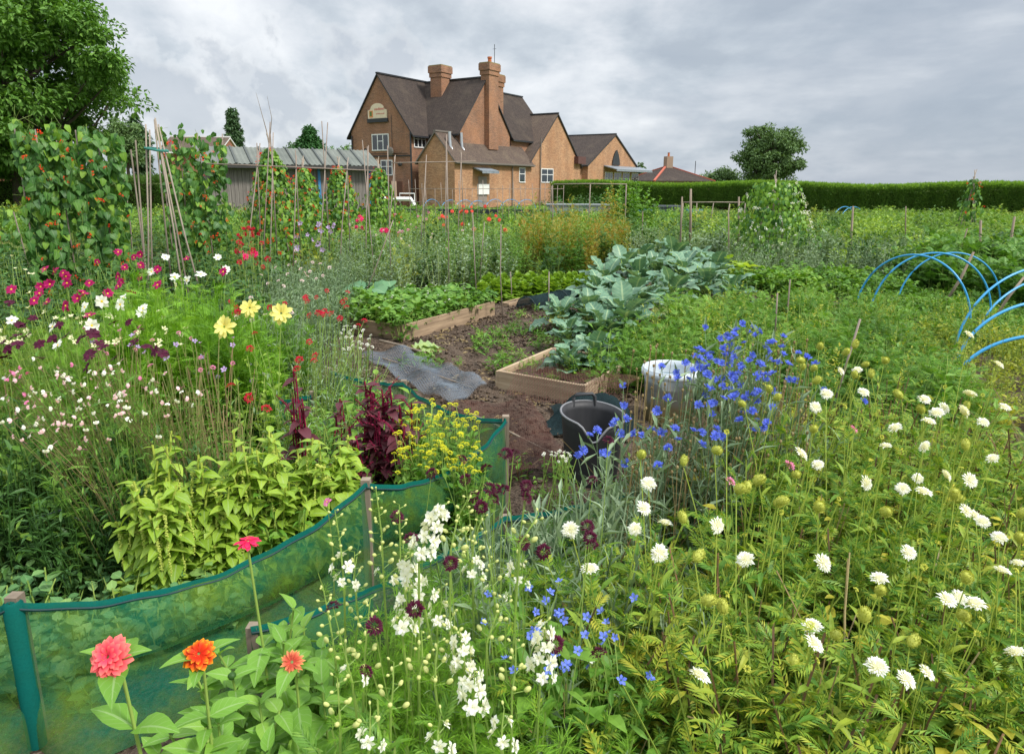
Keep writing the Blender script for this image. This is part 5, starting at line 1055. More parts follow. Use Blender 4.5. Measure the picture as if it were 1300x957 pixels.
# ================================================================== RIGHT FOREGROUND: WHITE SCABIOUS
wh = [(1230,425),(1268,463),(1231,500),(1173,507),(1189,524),(1198,518),(1223,522),(1275,517),(1248,536),(1067,471),(1088,470),(1096,498),(1049,500),(1035,517),(1136,543),(1124,566),(1174,567),(1017,576),(1099,613),(1146,620),(1165,607),(1172,624),(1260,582),(1201,603),(1179,535),(1231,609),(823,614),(1038,590),(845,664),(806,671),(817,645),(910,667),(837,702),(946,710),(1045,714),(1116,734),(1153,701),(1268,682),(1272,724),(1292,715),(1217,758),(1237,766),(1202,761),(1031,795),(1033,817),(1113,846),(1150,862),(1176,853),(1289,828),(888,857),(1238,655),(1226,648),(1247,662),(748,722),(724,672)]
sd_ = [(623,163),(738,160),(840,205),(795,257),(568,230),(600,235),(740,258),(895,325),(460,303),(477,330),(377,350),(600,433),(278,500),(175,547),(33,520),(410,607),(380,637),(485,668),(618,565),(545,583),(1105,360),(963,372),(605,275),(572,203),(705,180),(765,218),(1105,495),(1070,660)]
sd2 = [(483,105),(835,133),(175,163),(213,288),(310,458),(820,398),(770,487),(688,537),(922,570),(1090,470),(1070,85),(1282,145),(1290,225),(240,425),(1113,352),(620,120),(540,640),(350,60)]
whP = px3(wh, 1.0, .58); sdP = px3(sd_, .98, .6, ox=800, oy=380, s=2.6) + px3(sd2, .98, .58, ox=800, oy=600, s=2.6)
yb = [(rng.uniform(860, 1290), rng.uniform(470, 850)) for _ in range(40)]; ybP = px3(yb, .95, .55, jz=.06)
PM('p_button', '#c9cc50', '#d6d460', tr=.2); HM['button'] = heads_mesh('flower_bud', buttonW, [M['p_button']])
HM['acid'] = heads_mesh('flower_head', buttonW, [M['p_dill']])
LM('limestem', '#7d9238', '#95a542', '#6c8434', tr=0)
flower_plants('scabious', lambda i, b: 'white scabious plant with bristly seed heads, %s from the left' % ORD[i], 'scabious', 'white scabious plants of the right foreground',
    [('white_scabious', .046, whP), ('seed', .036, sdP), ('button', .022, ybP)], 14, [M['limestem'], M['scab']], [pinnate(5, .13, .42), pinnate(6, .1, .4, ang=40), l_la], .068, 12, 26, .82, .42, .0021, (0, 70), 'flat', br=.06, t1=.72, tilt=.6)
# pale yellowing undergrowth beneath them, a filler of leafy stems
ug = [clump(14, .5, .28, [l_pin, l_la, l_pin2], .085, 14) for _ in range(4)]; ug2 = [clump(9, .4, .25, [l_la], .07, 11) for _ in range(1)]
mass('undergrowth', 'tangled leafy undergrowth of narrow and feathery leaves between the foreground flowers', [(-.05, 1.0), (3.4, 1.0), (5.2, 3.6), (1.5, 4.2), (.55, 3.1), (.15, 2.2)], ug + ug2, .25, [M['brownstem'], M['scab']], .7, 1.25)
mass('yellow_leaves', 'scattered yellowing toothed leaves low among the white scabious', [(.5, 1.2), (2.6, 1.2), (3.6, 3.2), (.9, 2.8)], [clump(4, .5, .2, [leaf(3, .6, 'ovate', .1, .6, .15)], .06, 6)], .17, [M['limestem'], M['yleaf']], .8, 1.45)
mass('dry_stems', 'dead straw coloured stalks criss-crossing under the flowers', [(.1, 1.3), (3.2, 1.3), (4.4, 3.8), (.6, 3.4)], [tubes(fan(9, .5, .45, .1, .4, .5), .0016, 3, 0)], .3, [M['straw']], .7, 1.3)
mass('arching_stems', 'long arching yellow green flower stalks over the white scabious patch', [(.3, 1.2), (3.2, 1.2), (4.6, 3.8), (.9, 3.4)], [tubes(fan(8, .85, .5, .1, .4, .6), .0022, 3, 0) for _ in range(3)], .42, [M['limestem']], .7, 1.1)
# pink-lilac single scabious dots
flower_plants('scabious', lambda i, b: ('small pink scabious among the white ones' if i == 0 else 'mauve scabious right of the cornflowers'), 'scabious', None, [('pinkbutton2', .045, px3([(1002, 591), (927, 611), (1083, 545)], .78))], 2, [M['stem'], M['scab']], l_pin, .06, 6, 0)
# ================================================================== CORNFLOWERS
cf = [(368,82),(297,130),(342,118),(330,150),(425,107),(472,140),(505,123),(215,190),(262,195),(228,215),(300,212),(310,185),(343,190),(365,218),(378,145),(455,172),(505,183),(577,190),(612,213),(475,207),(490,208),(425,213),(432,218),(415,258),(447,263),(330,251),(267,297),(333,298),(390,315),(425,308),(205,235),(155,243),(157,260),(125,327),(103,222),(90,370),(405,375),(440,420),(403,433),(303,452),(315,463),(237,480),(150,428),(207,435),(235,440),(125,490),(92,550),(160,465),(770,337),(555,178),(525,265),(545,270),(340,325),(70,430),(390,110),(405,95),(350,105),(445,160),(462,145),(285,205),(250,225),(500,160),(415,120),(330,200),(230,235),(275,265),(520,215),(240,205),(455,195),(400,370),(640,300)]
cf2 = [(1008,178),(1047,378),(763,305),(765,427),(980,467),(780,515),(714,530),(690,550),(590,590),(543,620),(500,715),(468,745),(625,733),(655,735),(745,612),(835,608),(878,618),(945,583),(1010,603),(1090,577),(1050,700),(988,815),(780,800)]
cfP = px3(cf, 1.0, .62, 410, 600, 800, 380, 2.6) + px3(cf2, .98, .62, 410, 600, 640, 430, 5.036) + px3([(max(rng.normal(925, 42), 868 + rng.uniform(0, 30)), rng.normal(478, 35)) for _ in range(70)], 1.0, .62, 410, 600)
flower_plants('cornflower', lambda i, b: 'grey green cornflower clump with bright blue heads, %s from the left' % ORD[i], 'cornflowers', 'cornflower clumps', [('cornflower', .036, cfP)], 8, [M['greygreen'], M['greygreen']], [l_bl, l_rhn], .09, 8, 34, .86, .24, .0018, (20, 80), 'flat', br=.05, t1=.95, tilt=.5)
bdl = px3([(rng.uniform(800, 1030), rng.uniform(430, 600)) for _ in range(240)], .97, .55, 410, 600)
fl_ = cat([sphere(.006, 6, 5, 0, (1, 1, 1.4)).mv(p) for p in bdl] + [tubes(curves(np.array(bdl) * [.97, 1, 0], np.array(bdl), 5), .0014, 3, 0)])
o = part('spent_cornflowers', fl_, [M['straw']]); tag(o, 'dry pinkish spent cornflower buds on thin stalks among the blue heads', 'seed heads', kind='stuff')
# ================================================================== MAROON SCABIOUS
mr = [(772,559),(752,610),(548,601),(591,609),(626,633),(617,595),(642,576),(602,630),(611,643),(668,617),(630,620),(639,622),(621,620),(663,690),(749,682),(746,668),(751,692),(572,715),(475,794),(423,770),(464,852),(522,684),(527,773),(504,656),(705,817),(652,576),(587,583),(668,632),(690,700),(760,830)]
flower_plants('dark_scabious', lambda i, b: 'wiry scabious with near black maroon heads, %s from the left' % ORD[i], 'scabious', 'maroon scabious plants', [('maroon_scabious', .045, px3(mr, .9, .62, 560, 860))], 7, [M['stem'], M['greygreen']], [l_la, l_bl], .08, 5, 8, .6, .25, .0016, (10, 60), 'low', br=.04, t1=.5)
# ================================================================== WHITE LARKSPUR
HM['lk'] = heads_mesh('bloom', [lkf], [M['p_white']]); HM['lkb'] = heads_mesh('bud', [sphere(.34, 7, 5, 0, (1, 1, 1.5)).mv((0, 0, .4))], [M['p_bud']], True)
sp = [((425,647),(437,745),.35,1.62),((477,618),(487,738),.1,1.7),((507,640),(519,790),.25,1.66),((563,642),(532,706),1.,1.5),((512,712),(536,758),1.,1.55),((598,625),(572,700),.0,1.6),((590,668),(600,735),.35,1.75),((612,655),(598,720),.1,1.8),((560,745),(555,795),.5,1.6),((583,800),(590,866),.9,1.45),((571,770),(578,850),.1,1.5),((645,755),(618,815),.0,1.5),((692,790),(686,862),.9,1.4),((660,700),(655,745),.6,1.6),((512,785),(510,800),1.,1.5),((450,700),(455,790),.0,1.7),((438,815),(447,866),.2,1.4),((470,760),(462,850),.0,1.5),((535,800),(532,866),.0,1.42),((556,815),(552,870),.0,1.4),((620,700),(628,760),.2,1.7),((684,652),(660,690),.0,1.55),((410,745),(425,830),.0,1.55),((602,850),(598,900),.9,1.35),((500,840),(496,900),.0,1.35),((428,860),(432,925),.0,1.3),((655,810),(650,880),.0,1.35),((470,900),(468,950),.3,1.25),((640,900),(636,950),.6,1.25),((560,905),(556,955),.5,1.25)]
lkbud = leaf(3, .5, 'ovate', .35, -.5)
for i, (tp_, bt, op, Y_) in enumerate(sp):
    A = PY(tp_[0], tp_[1], Y_); B = PY(bt[0], bt[1], Y_ - .02); base = np.array([B[0] + (B[0] - A[0]) * .3 + rng.normal(0, .03), B[1] + .03, 0]); Bl = B - base; Al = A - base
    root = thing('larkspur', ('white double flowered larkspur spike, ' if op > .5 else 'larkspur spike mostly in cream bud, ') + '%s from the back of the clump' % (ORD[i] if i < 28 else ('next to last', 'last')[i - 28]), 'larkspur', base, 0, 'larkspur spikes in the front centre')
    st = np.array([[0, 0, -.02], Bl * [.3, .3, .4], Bl, (Al + Bl) / 2 + rng.normal(0, .006, 3), Al])
    L_ = np.linalg.norm(Al - Bl); nfl = max(int(L_ / (.008 if op > .8 else .011)), 5); t = np.linspace(0, 1, nfl); Pp = Bl + (Al - Bl) * t[:, None]; az = np.arange(nfl) * 2.4; out = .022 * (1.15 - t * .8) + .004
    Dr = np.stack([np.cos(az), np.sin(az), .25 + 0 * az], -1); Pt = Pp + Dr * out[:, None]
    opened = (t < op + rng.normal(0, .05, nfl)) if op > 0 else np.zeros(nfl, bool)
    gl = [tubes(st, np.array([.004, .0035, .003, .0022, .0012]), 5, 0), tubes(np.stack([Pp, Pp * .4 + Pt * .6, Pt], 1), .0009, 3, 0)]
    lf = [leaves_on(st[None, :4], l_th, 26, .085, .08, .75, (0, 50), 'low', mat=1)]
    ex = fan(4, Bl[2] * .8, .12, .03); lf += [tubes(ex, .002, 3, 0), leaves_on(ex, l_th, 14, .08, .15, 1, (0, 60), 'mid', mat=1)]
    part('foliage', cat(gl + lf), [M['stem'], M['feather']], root)
    if opened.any():
        k_ = opened.sum(); N_ = nrm(Dr[opened] + np.array([0, -.35, .1]) + rng.normal(0, .15, (k_, 3))); put_heads(root, 'lk', Pt[opened], N_, .036 if op > .8 else .03, nm='bloom')
    if (~opened).any():
        k_ = (~opened).sum(); s_ = (.017 * (1.15 - .65 * t[~opened])); N_ = nrm(Dr[~opened] + [0, 0, .5]); [put_heads(root, 'lkb', [p_], [n_], float(z_), nm='bud', jit=.05) for p_, n_, z_ in zip(Pt[~opened], N_, s_)]
mass('larkspur_foliage', 'soft thread-leaved green foliage under the larkspurs', [(-.75, 1.15), (.25, 1.05), (.5, 2.2), (.0, 2.3), (-.5, 1.9)], [clump(16, .5, .2, l_th, .09, 12) for _ in range(3)], .15, [M['stem'], M['feather']], .7, 1.15)
mass('grey_foliage', 'fine grey leaved stalks between larkspurs and second windbreak', [(-.5, 1.6), (.5, 1.3), (.9, 2.4), (.1, 2.5)], [clump(14, .55, .2, [l_bl, l_rhn], .09, 12, el=(30, 80)) for _ in range(3)], .2, [M['greygreen'], M['greygreen']], .7, 1.2)
mass('front_undergrowth', 'mixed leafy green undergrowth along the very front of the bed', [(-1.3, .85), (2.2, .85), (2.4, 1.25), (-.3, 1.35), (-1.1, 1.1)], ug + [clump(14, .42, .25, [l_ov, l_la], .08, 12)], .15, [M['stem'], M['mid']], .7, 1.05)
# ================================================================== SMALL BLUE FLOWERS
bl = [(660,582),(935,650),(930,535),(840,650),(640,690),(805,745),(835,720),(725,828),(1030,740),(1035,670),(1090,650),(1090,775),(1215,598),(1120,730),(1040,860),(950,860),(915,820),(1275,890),(1165,910),(755,870),(895,575),(810,555),(945,680),(925,655),(880,610),(900,850),(890,870),(960,850),(870,900),(1100,745),(1140,745),(1110,690),(1000,800),(1280,905),(820,740),(845,725)]
flower_plants('blue_flower', lambda i, b: 'low leafy plant with small violet blue flowers, %s from the left' % ORD[i], 'flowers', 'small blue flowered plants', [('blue', .026, px3(bl, .62, .5, 740, 860, 400, 560, 3.0))], 5, [M['stem'], M['mid']], [l_la, l_ov], .07, 9, 16, .95, .22, .0018, (0, 60), 'flat')
flower_plants('daisy', 'single cream and yellow daisy low at front centre', 'flowers', None, [('cosmos_white', .035, px3([(1040, 825)], .5, ox=400, oy=560, s=3.0))], 1, [M['stem'], M['mid']], [l_la], .06, 6, 4)
flower_plants('cow_parsley', 'white lacy umbel flower on a pale stalk beside the black tub', 'flowers', None, [('whitebutton', .016, px3([(712 + rng.normal(0, 8), 578 + rng.normal(0, 3)) for _ in range(26)], .55))], 1, [M['stem'], M['mid']], [l_pin2], .08, 2, 10, .7, .2)
# ================================================================== ZINNIAS
zs_ = [('z_pink', 140, 834, 1.12, .076, 'zinnia plant with a large coral pink double bloom at bottom left', (-.1, -.75, .7)), ('z_orange', 253, 830, 1.24, .066, 'zinnia plant with an orange bloom edged in yellow', (.1, -.6, .8)), ('z_salmon', 371, 840, 1.4, .056, 'zinnia plant with a salmon bloom of narrow curled petals', (0, -.7, .7)), ('z_red', 315, 687, 1.6, .062, 'tall stemmed zinnia with a flat cerise bloom against the green net', (.05, -.05, 1))]
for kd, px_, py_, Y_, sz_, lb, fc in zs_:
    H_ = PY(px_, py_, Y_); base = np.array([H_[0] + rng.uniform(-.02, .06), H_[1] + .04, 0]); hl_ = H_ - base; root = thing('zinnia', lb, 'zinnia', base, 0)
    Nf = nrm(np.array([fc], float)); end = hl_ - Nf[0] * sz_ * .18
    st = curves(np.array([[0, 0, -.02]]), end[None], 6)[0]; st[-2] = end - Nf[0] * .03 * np.array([.5, .5, 1])
    zmax = {'z_red': .6}.get(kd, .93); gs = [tubes(st, np.linspace(.0045, .003, 6), 6, 0), leaves_on(st[None], leaf(6, .56, 'ovate', .16, .7, .03), 7, .11, .25, zmax, (0, 40), 'mid', opp=True, mat=1)]
    ex = fan(11, hl_[2] * {'z_red': .72, 'z_pink': .74, 'z_orange': .82}.get(kd, .86), .2, .03, .12, .6); gs += [tubes(ex, .003, 5, 0), leaves_on(ex, leaf(6, .56, 'ovate', .16, .7, .05), 8, .1, .3, 1.0, (5, 50), 'mid', opp=True, mat=1)]
    part('foliage', cat(gs), [M['stem'], M['zinleaf']], root, smooth=True); put_heads(root, kd, [hl_], Nf, sz_, jit=0)
    bd = ex[:2, -1]; part('flower_bud', cat([sphere(.011, 8, 6, 0, (1, 1, .9)).mv(b_) for b_ in bd[:1]]), [M['deep']], root, smooth=True)
# ================================================================== LIME AMARANTH INSIDE THE NET
am = [(205, 540), (250, 560), (295, 535), (345, 545), (395, 530), (235, 620), (300, 610), (360, 600), (400, 600), (210, 690), (275, 680), (430, 540), (330, 560), (180, 575)]
def ama(label, px_, py_, h, mats, tassel, tm, group, nl=34, lsz=.088, hang=True, ntas=7, spread=.16, nm='amaranth'):
    p = PZ(px_, py_, h); base = np.array([p[0], p[1] , 0]); root = thing(nm, label, 'amaranth', base, 0, group)
    st = fan(9, h, spread, .03, .25, .7); part('foliage', cat([tubes(st, .0045, 5, 0), leaves_on(st, l_big, nl, lsz, .15, .98, (-25, 40), 'mid', jit=.35, mat=1)]), mats, root, smooth=True)
    tgs = []
    for k in range(ntas):
        top, _ = on(st[rng.integers(0, 7)][None], np.array([[rng.uniform(.4 if not hang else .7, .98)]])); top = top[0, 0]; a_ = rng.uniform(0, 2 * PI); L_ = rng.uniform(.1, .26) if hang else rng.uniform(.05, .14)
        if hang: P_ = np.array([top, top + [math.cos(a_) * .03, math.sin(a_) * .03, .015], top + [math.cos(a_) * .045, math.sin(a_) * .045, -L_ * .5], top + [math.cos(a_) * .04, math.sin(a_) * .04, -L_]])
        else: P_ = np.array([top - [0, 0, L_ * .3], top, top + [math.cos(a_) * .035, math.sin(a_) * .035, L_ * .55], top + [math.cos(a_) * .08, math.sin(a_) * .08, L_ * .9]])
        kk = int(L_ / .0022); Pt, tg = on(P_[None], np.linspace(0, .999, kk)[None]); Dn = nrm(rng.normal(0, 1, (kk, 3))); tgs.append(inst(sphere(.5, 5, 4), basisZ(Dn), Pt[0] + Dn * .0035, .0105 * (1.1 - .6 * np.linspace(0, 1, kk))))
    part('tassels', cat(tgs), [tm], root); return root
LM('tassel', '#a8b84a', '#bcc85a', '#c9cf6e', tr=.2); LM('tasselred', '#7a1438', '#8f1a44', '#641030', tr=.15)
for i, (x, y) in enumerate(am):
    Yn = 1.78 + (x - 12) / 451 * .8 + .34; h = max(1.7 - Yn * math.tan(PITCH + math.atan((y - 434) / F)), .32)
    ama('lime green amaranth with hanging tassels, %s from the left back of patch' % ORD[i], x, y, h, [M['tassel'], M['lime']], 1, M['tassel'], 'lime green amaranths behind the windbreak', ntas=9 if i else 16)
for i, (x, y, h) in enumerate(((492, 458, .86), (470, 480, .77), (512, 488, .74), (456, 515, .64), (372, 462, .84), (432, 500, .6))):
    ama(('dark red amaranth with upright plumes, %s of the crimson patch' % ORD[i]) if i < 4 else ('single tall purple leaved amaranth rising behind the lime ones' if i == 4 else 'small purple amaranth left of the crimson patch'), x, y, h, [M['tasselred'], M['redleaf']], 1, M['tasselred'], 'red amaranths', hang=False, ntas=34 if i < 4 else 2, lsz=.1, nl=14 if i < 4 else 7, spread=.13 if i < 4 else .05)
# yellow dill-like euphorbia
yd = [(rng.uniform(500, 610), rng.uniform(505, 600)) for _ in range(170)]; yd = [(x, y) for x, y in yd if (x - 505) * .25 < y - 500 + 30 and y > 505 + abs(x - 545) * .25]
flower_plants('spurge', lambda i, b: 'bushy plant with flat acid yellow flowers, %s from left inside windbreak' % ORD[i], 'spurge', 'acid yellow flowered plants', [('acid', .034, px3(yd, .62, .42, 505, 600))], 4, [M['stem'], M['mid']], [l_la, l_rh], .05, 10, 26, .95, .2, .0018, (10, 70), 'flat', tilt=.25, face=(0, -.2, 1))
for m_ in ('button',): pass
# ================================================================== GAURA, GRASS, LOW PLANTS AT LEFT
gw = [(250,590),(275,600),(320,700),(430,565),(405,580),(450,670),(465,650),(130,660),(180,665),(15,673),(65,605),(215,690),(325,630),(370,630),(490,720),(490,735),(720,680),(730,700),(625,695),(240,780),(265,785),(145,750),(135,770),(320,835),(200,855),(205,770),(415,700),(360,740),(320,775),(440,660),(255,610),(240,600),(425,580),(395,570),(335,700),(310,690),(455,680),(480,715)]
gp_ = [(70,565),(20,590),(75,590),(100,660),(95,690),(40,580),(110,580),(60,580),(280,550),(375,485),(540,600),(30,600)]
gwP = px3(gw, .92, .78, 460, 570, 0, 280, 3.0); gpP = px3(gp_, .92, .8, 460, 570, 0, 280, 3.0)
gwP += [p + rng.normal(0, .025, 3) for p in gwP]; gwP += px3([(rng.uniform(0, 230), rng.uniform(455, 560)) for _ in range(55)], .92, .78, 460, 570)
PM('p_gstem', '#b08070', '#8f8a58', '#7f9a50', tr=0)
flower_plants('gaura', lambda i, b: 'gaura with red tinged wands of white butterfly flowers, %s from the left edge' % ORD[i], 'gaura', 'white and pink gauras at left', [('gaura_w', .031, gwP), ('gaura_p', .032, gpP)], 6, [M['p_gstem'], M['mid']], [l_la, l_rhn], .055, 12, 26, .85, .28, .0015, (20, 80), 'low', tilt=.4, face=(0, -1, .3), t1=.9, pull=(0, .45))
mass('gaura_wands', 'thin pinkish budding wands standing among the gauras', [(-3.4, 2.8), (-1.4, 2.8), (-1.5, 3.5), (-3.8, 3.6)], [cat([tubes(fan(4, .8, .2, .06, .25, .5), .0014, 3, 0), leaves_on(fan(6, .85, .2, .06, .25, .5), [l_rhn], 16, .018, .5, 1, (30, 80), 'flat', mat=0), leaves_on(fan(12, .7, .2), [l_la], 14, .06, .1, .9, (20, 70), 'flat', mat=1)]) for _ in range(3)], .26, [M['p_gstem'], M['mid']], .7, 1.0)
mass('fine_dark_grass', 'dense dark green narrow leaved mound at lower left edge', [(-3.2, 2.45), (-1.3, 2.5), (-1.15, 3.0), (-3.8, 3.3)], [clump(26, .62, .22, [l_la, l_bl], .08, 14, el=(10, 70)) for _ in range(3)], .13, [M['darkleaf'], M['darkleaf']], .8, 1.15)
LM('seedling', '#4f7f4a', '#66935a', '#86a85a', tr=.25, vein=.3)
mass('seedlings', 'low patch of rounded bluish green leaves just inside the windbreak at left', [(-2.4, 1.9), (-1.35, 1.95), (-.95, 2.25), (-1.25, 2.6), (-2.6, 2.6)], [clump(9, .26, .13, [leaf(3, .75, 'round', .08, .4)], .06, 6, el=(0, 50)) for _ in range(3)], .12, [M['stem'], M['seedling']], .7, 1.2)
mass('bed_filler', 'leafy green growth filling the left flower bed inside the net', [(-4.6, 2.5), (-.9, 2.5), (-.1, 3.35), (-1.1, 4.5), (-4.6, 4.4)], [clump(14, .5, .25, [l_ov, l_la], .075, 12) for _ in range(3)], .22, [M['stem'], M['mid']], .8, 1.2)
flower_plants('cosmos', 'small pink cosmos with a yellow eye against the net edge', 'cosmos', None, [('pinkcosmos', .042, px3([(415, 637)], .56))], 1, [M['stem'], M['feather']], l_th, .07, 5, 3)
flower_plants('aster', 'dusky red daisy flower with drooping petals above the lime leaves', 'flowers', None, [('crimson', .055, px3([(338, 519), (316, 505)], .7))], 1, [M['stem'], M['mid']], l_ov, .07, 5, 5)
# ================================================================== COSMOS BED, DARK COSMOS
mg = [(43,262),(170,185),(205,195),(250,213),(255,238),(155,252),(150,277),(130,305),(178,310),(190,243),(315,275),(295,297),(340,238),(370,157),(450,213),(450,250),(410,278),(500,272),(450,120),(475,178),(535,130),(510,140),(535,170),(600,187),(600,245),(535,215),(340,360),(250,325),(710,145),(460,235),(320,285),(240,200),(215,190),(850,195)]
wc = [(577,195),(665,215),(670,250),(630,140),(830,142),(860,188),(545,335),(470,293),(458,320),(388,308),(323,330),(765,205),(712,228),(220,475),(350,400),(200,405),(45,380),(540,350),(360,410)]
dk_ = [(125,372),(75,397),(37,312),(68,470),(18,520),(150,522),(340,505),(490,387),(532,410),(375,465),(435,388),(225,397),(305,450),(590,497),(510,465),(620,505),(100,440),(10,465),(330,560),(440,520),(90,400),(60,440),(250,440),(200,450),(390,480),(355,430),(150,470),(560,480),(30,490),(340,520)]
mgP = px3(mg, 1.12, 1.0, 320, 440, 0, 280, 3.0); wcP = px3(wc, 1.12, .98, 320, 440, 0, 280, 3.0); dkP = px3(dk_, 1.0, .95, 370, 470, 0, 280, 3.0)
flower_plants('cosmos', lambda i, b: 'tall ferny cosmos with magenta or white daisies, %s from the left' % ORD[i], 'cosmos', 'magenta and white cosmos', [('magenta', .06, mgP), ('cosmos_white', .064, wcP)], 9, [M['stem'], M['feather']], l_th, .1, 12, 22, .93, .32, .002, (0, 60), 'flat', face=(0, -.9, .6))
flower_plants('chocolate_cosmos', lambda i, b: 'dark chocolate maroon flowered cosmos clump, %s from the left' % ORD[i], 'cosmos', 'dark maroon flowers at left', [('darkcos', .055, dkP)], 6, [M['stem'], M['mid']], [l_la] + l_th, .08, 10, 24, .9, .3, .002, (0, 60), 'flat')
cr = [(rng.uniform(0, 260), rng.uniform(390, 440)) for _ in range(45)] + [(15, 325), (20, 341), (37, 348), (32, 343), (43, 348), (20, 405), (38, 372)]
flower_plants('cream_flower', lambda i, b: 'plant with many small cream flowers, %s from the left' % ORD[i], 'flowers', 'small cream flowered plants', [('creamf', .035, px3(cr, .98, .9, 320, 440))], 4, [M['stem'], M['yellowgreen']], [l_la], .06, 8, 16)
mass('ferny_mound', 'bright ferny green cosmos foliage mound below the bare canes', [(-2.2, 3.6), (-1.55, 3.7), (-1.5, 4.6), (-2.6, 4.6)], [clump(34, 1.2, .25, l_th + [l_pin2, l_pin2], .13, 18, el=(0, 70)) for _ in range(3)], .17, [M['feather'], M['feather']], .85, 1.05)
mass('ferny_edge', 'ferny green foliage along the left edge under the magenta cosmos', [(-5.5, 3.3), (-2.2, 3.3), (-2.3, 4.5), (-5.5, 4.7)], [clump(22, .92, .28, l_th + [l_la], .11, 12, el=(0, 70)) for _ in range(3)], .24, [M['stem'], M['scab']], .8, 1.08)
# ================================================================== CRIMSON, PINK AND LILAC PINCUSHIONS
rd = [(880,310),(890,340),(905,350),(1085,316),(1045,335),(1165,300),(1245,268),(1205,293),(1210,352),(1240,355),(1293,375),(1178,362),(1178,462),(952,488),(1200,515),(1130,565),(1140,530),(970,430),(1028,332),(1165,290),(880,630),(1195,535),(885,325),(900,335),(890,355),(1215,350),(1230,358),(1170,310),(1160,295)]
rd2 = [(45,268),(123,273),(95,373),(187,382),(20,353),(60,355),(115,300),(165,400),(105,310),(120,330),(35,345)]
rdP = px3(rd, .95, .85, 370, 470, 0, 280, 3.0) + px3(rd2, .95, .85, 370, 470, 400, 280, 3.0)
flower_plants('red_scabious', lambda i, b: 'airy plant with crimson pincushion heads, %s from the left' % ORD[i], 'scabious', 'crimson pincushion plants', [('crimson', .043, rdP)], 6, [M['stem'], M['greygreen']], [l_la, l_rhn], .07, 8, 26, .88, .28, .0016, (20, 75), 'low')
pk_ = [(1127,158),(1180,195),(1170,212),(1205,222),(995,208),(1145,185),(1080,250),(1095,205),(1255,180),(1220,165),(1125,115),(1050,180),(1060,230),(1160,200),(1190,160),(1230,210),(1100,170),(1020,240),(1150,230),(930,405),(860,350),(955,295),(900,370),(1010,360),(1110,350),(960,380)]
flower_plants('pink_scabious', lambda i, b: 'grey stemmed plant with pale pink button flowers, %s from the left' % ORD[i], 'flowers', 'pale pink button flowers', [('pinkbutton', .04, px3(pk_, .95, .85, 310, 420, 0, 280, 3.0))], 5, [M['greygreen'], M['silver']], [l_la, l_rhn], .06, 8, 34, 1.0, .35, .0016, (20, 75), 'flat')
lc = [(790,540),(745,575),(800,580),(850,570),(830,595),(905,607),(960,610),(720,553),(770,570),(890,560),(1000,585),(1020,590),(950,548),(735,510),(780,545),(810,538),(755,580),(840,575)]
flower_plants('ageratum', lambda i, b: 'bushy plant with fluffy lilac button flowers, %s from the left' % ORD[i], 'ageratum', 'lilac button flowers', [('lilac', .036, px3(lc, .68, .6, 450, 490, 0, 280, 3.0))], 4, [M['stem'], M['deep']], [l_ov], .055, 10, 22, .95, .22, .002, (0, 60), 'flat')
flower_plants('dahlia', 'pale yellow single dahlia with three open star flowers', 'dahlia', None, [('dahlia_y', .1, px3([(317, 391), (357, 398), (285, 415)], 1.0))], 1, [M['stem'], M['lime']], l_ov, .09, 8, 14, .85, .25, .003, face=(0, -.9, .4), tilt=.15)
wb_ = [(440 + rng.uniform(-10, 35), 425 + rng.uniform(-12, 20)) for _ in range(30)]
flower_plants('candytuft', 'small white button flowers beside the corner of the strawberry bed', 'flowers', None, [('whitebutton', .03, px3(wb_, .62))], 1, [M['stem'], M['greygreen']], [l_la], .06, 6, 30, .9, .3)
mx = [(rng.uniform(100, 320), rng.uniform(415, 470)) for _ in range(34)]
flower_plants('pinks', lambda i, b: 'slender plant dotted with tiny pink flowers, %s from the left' % ORD[i], 'flowers', 'tiny pink flowers at left', [('pinkbutton2', .028, px3(mx[:20], .95, .9, 410, 470)), ('paleviolet', .03, px3(mx[20:], .95, .9, 410, 470))], 5, [M['p_gstem'], M['mid']], [l_la, l_rhn], .06, 10, 26, 1.0, .28)
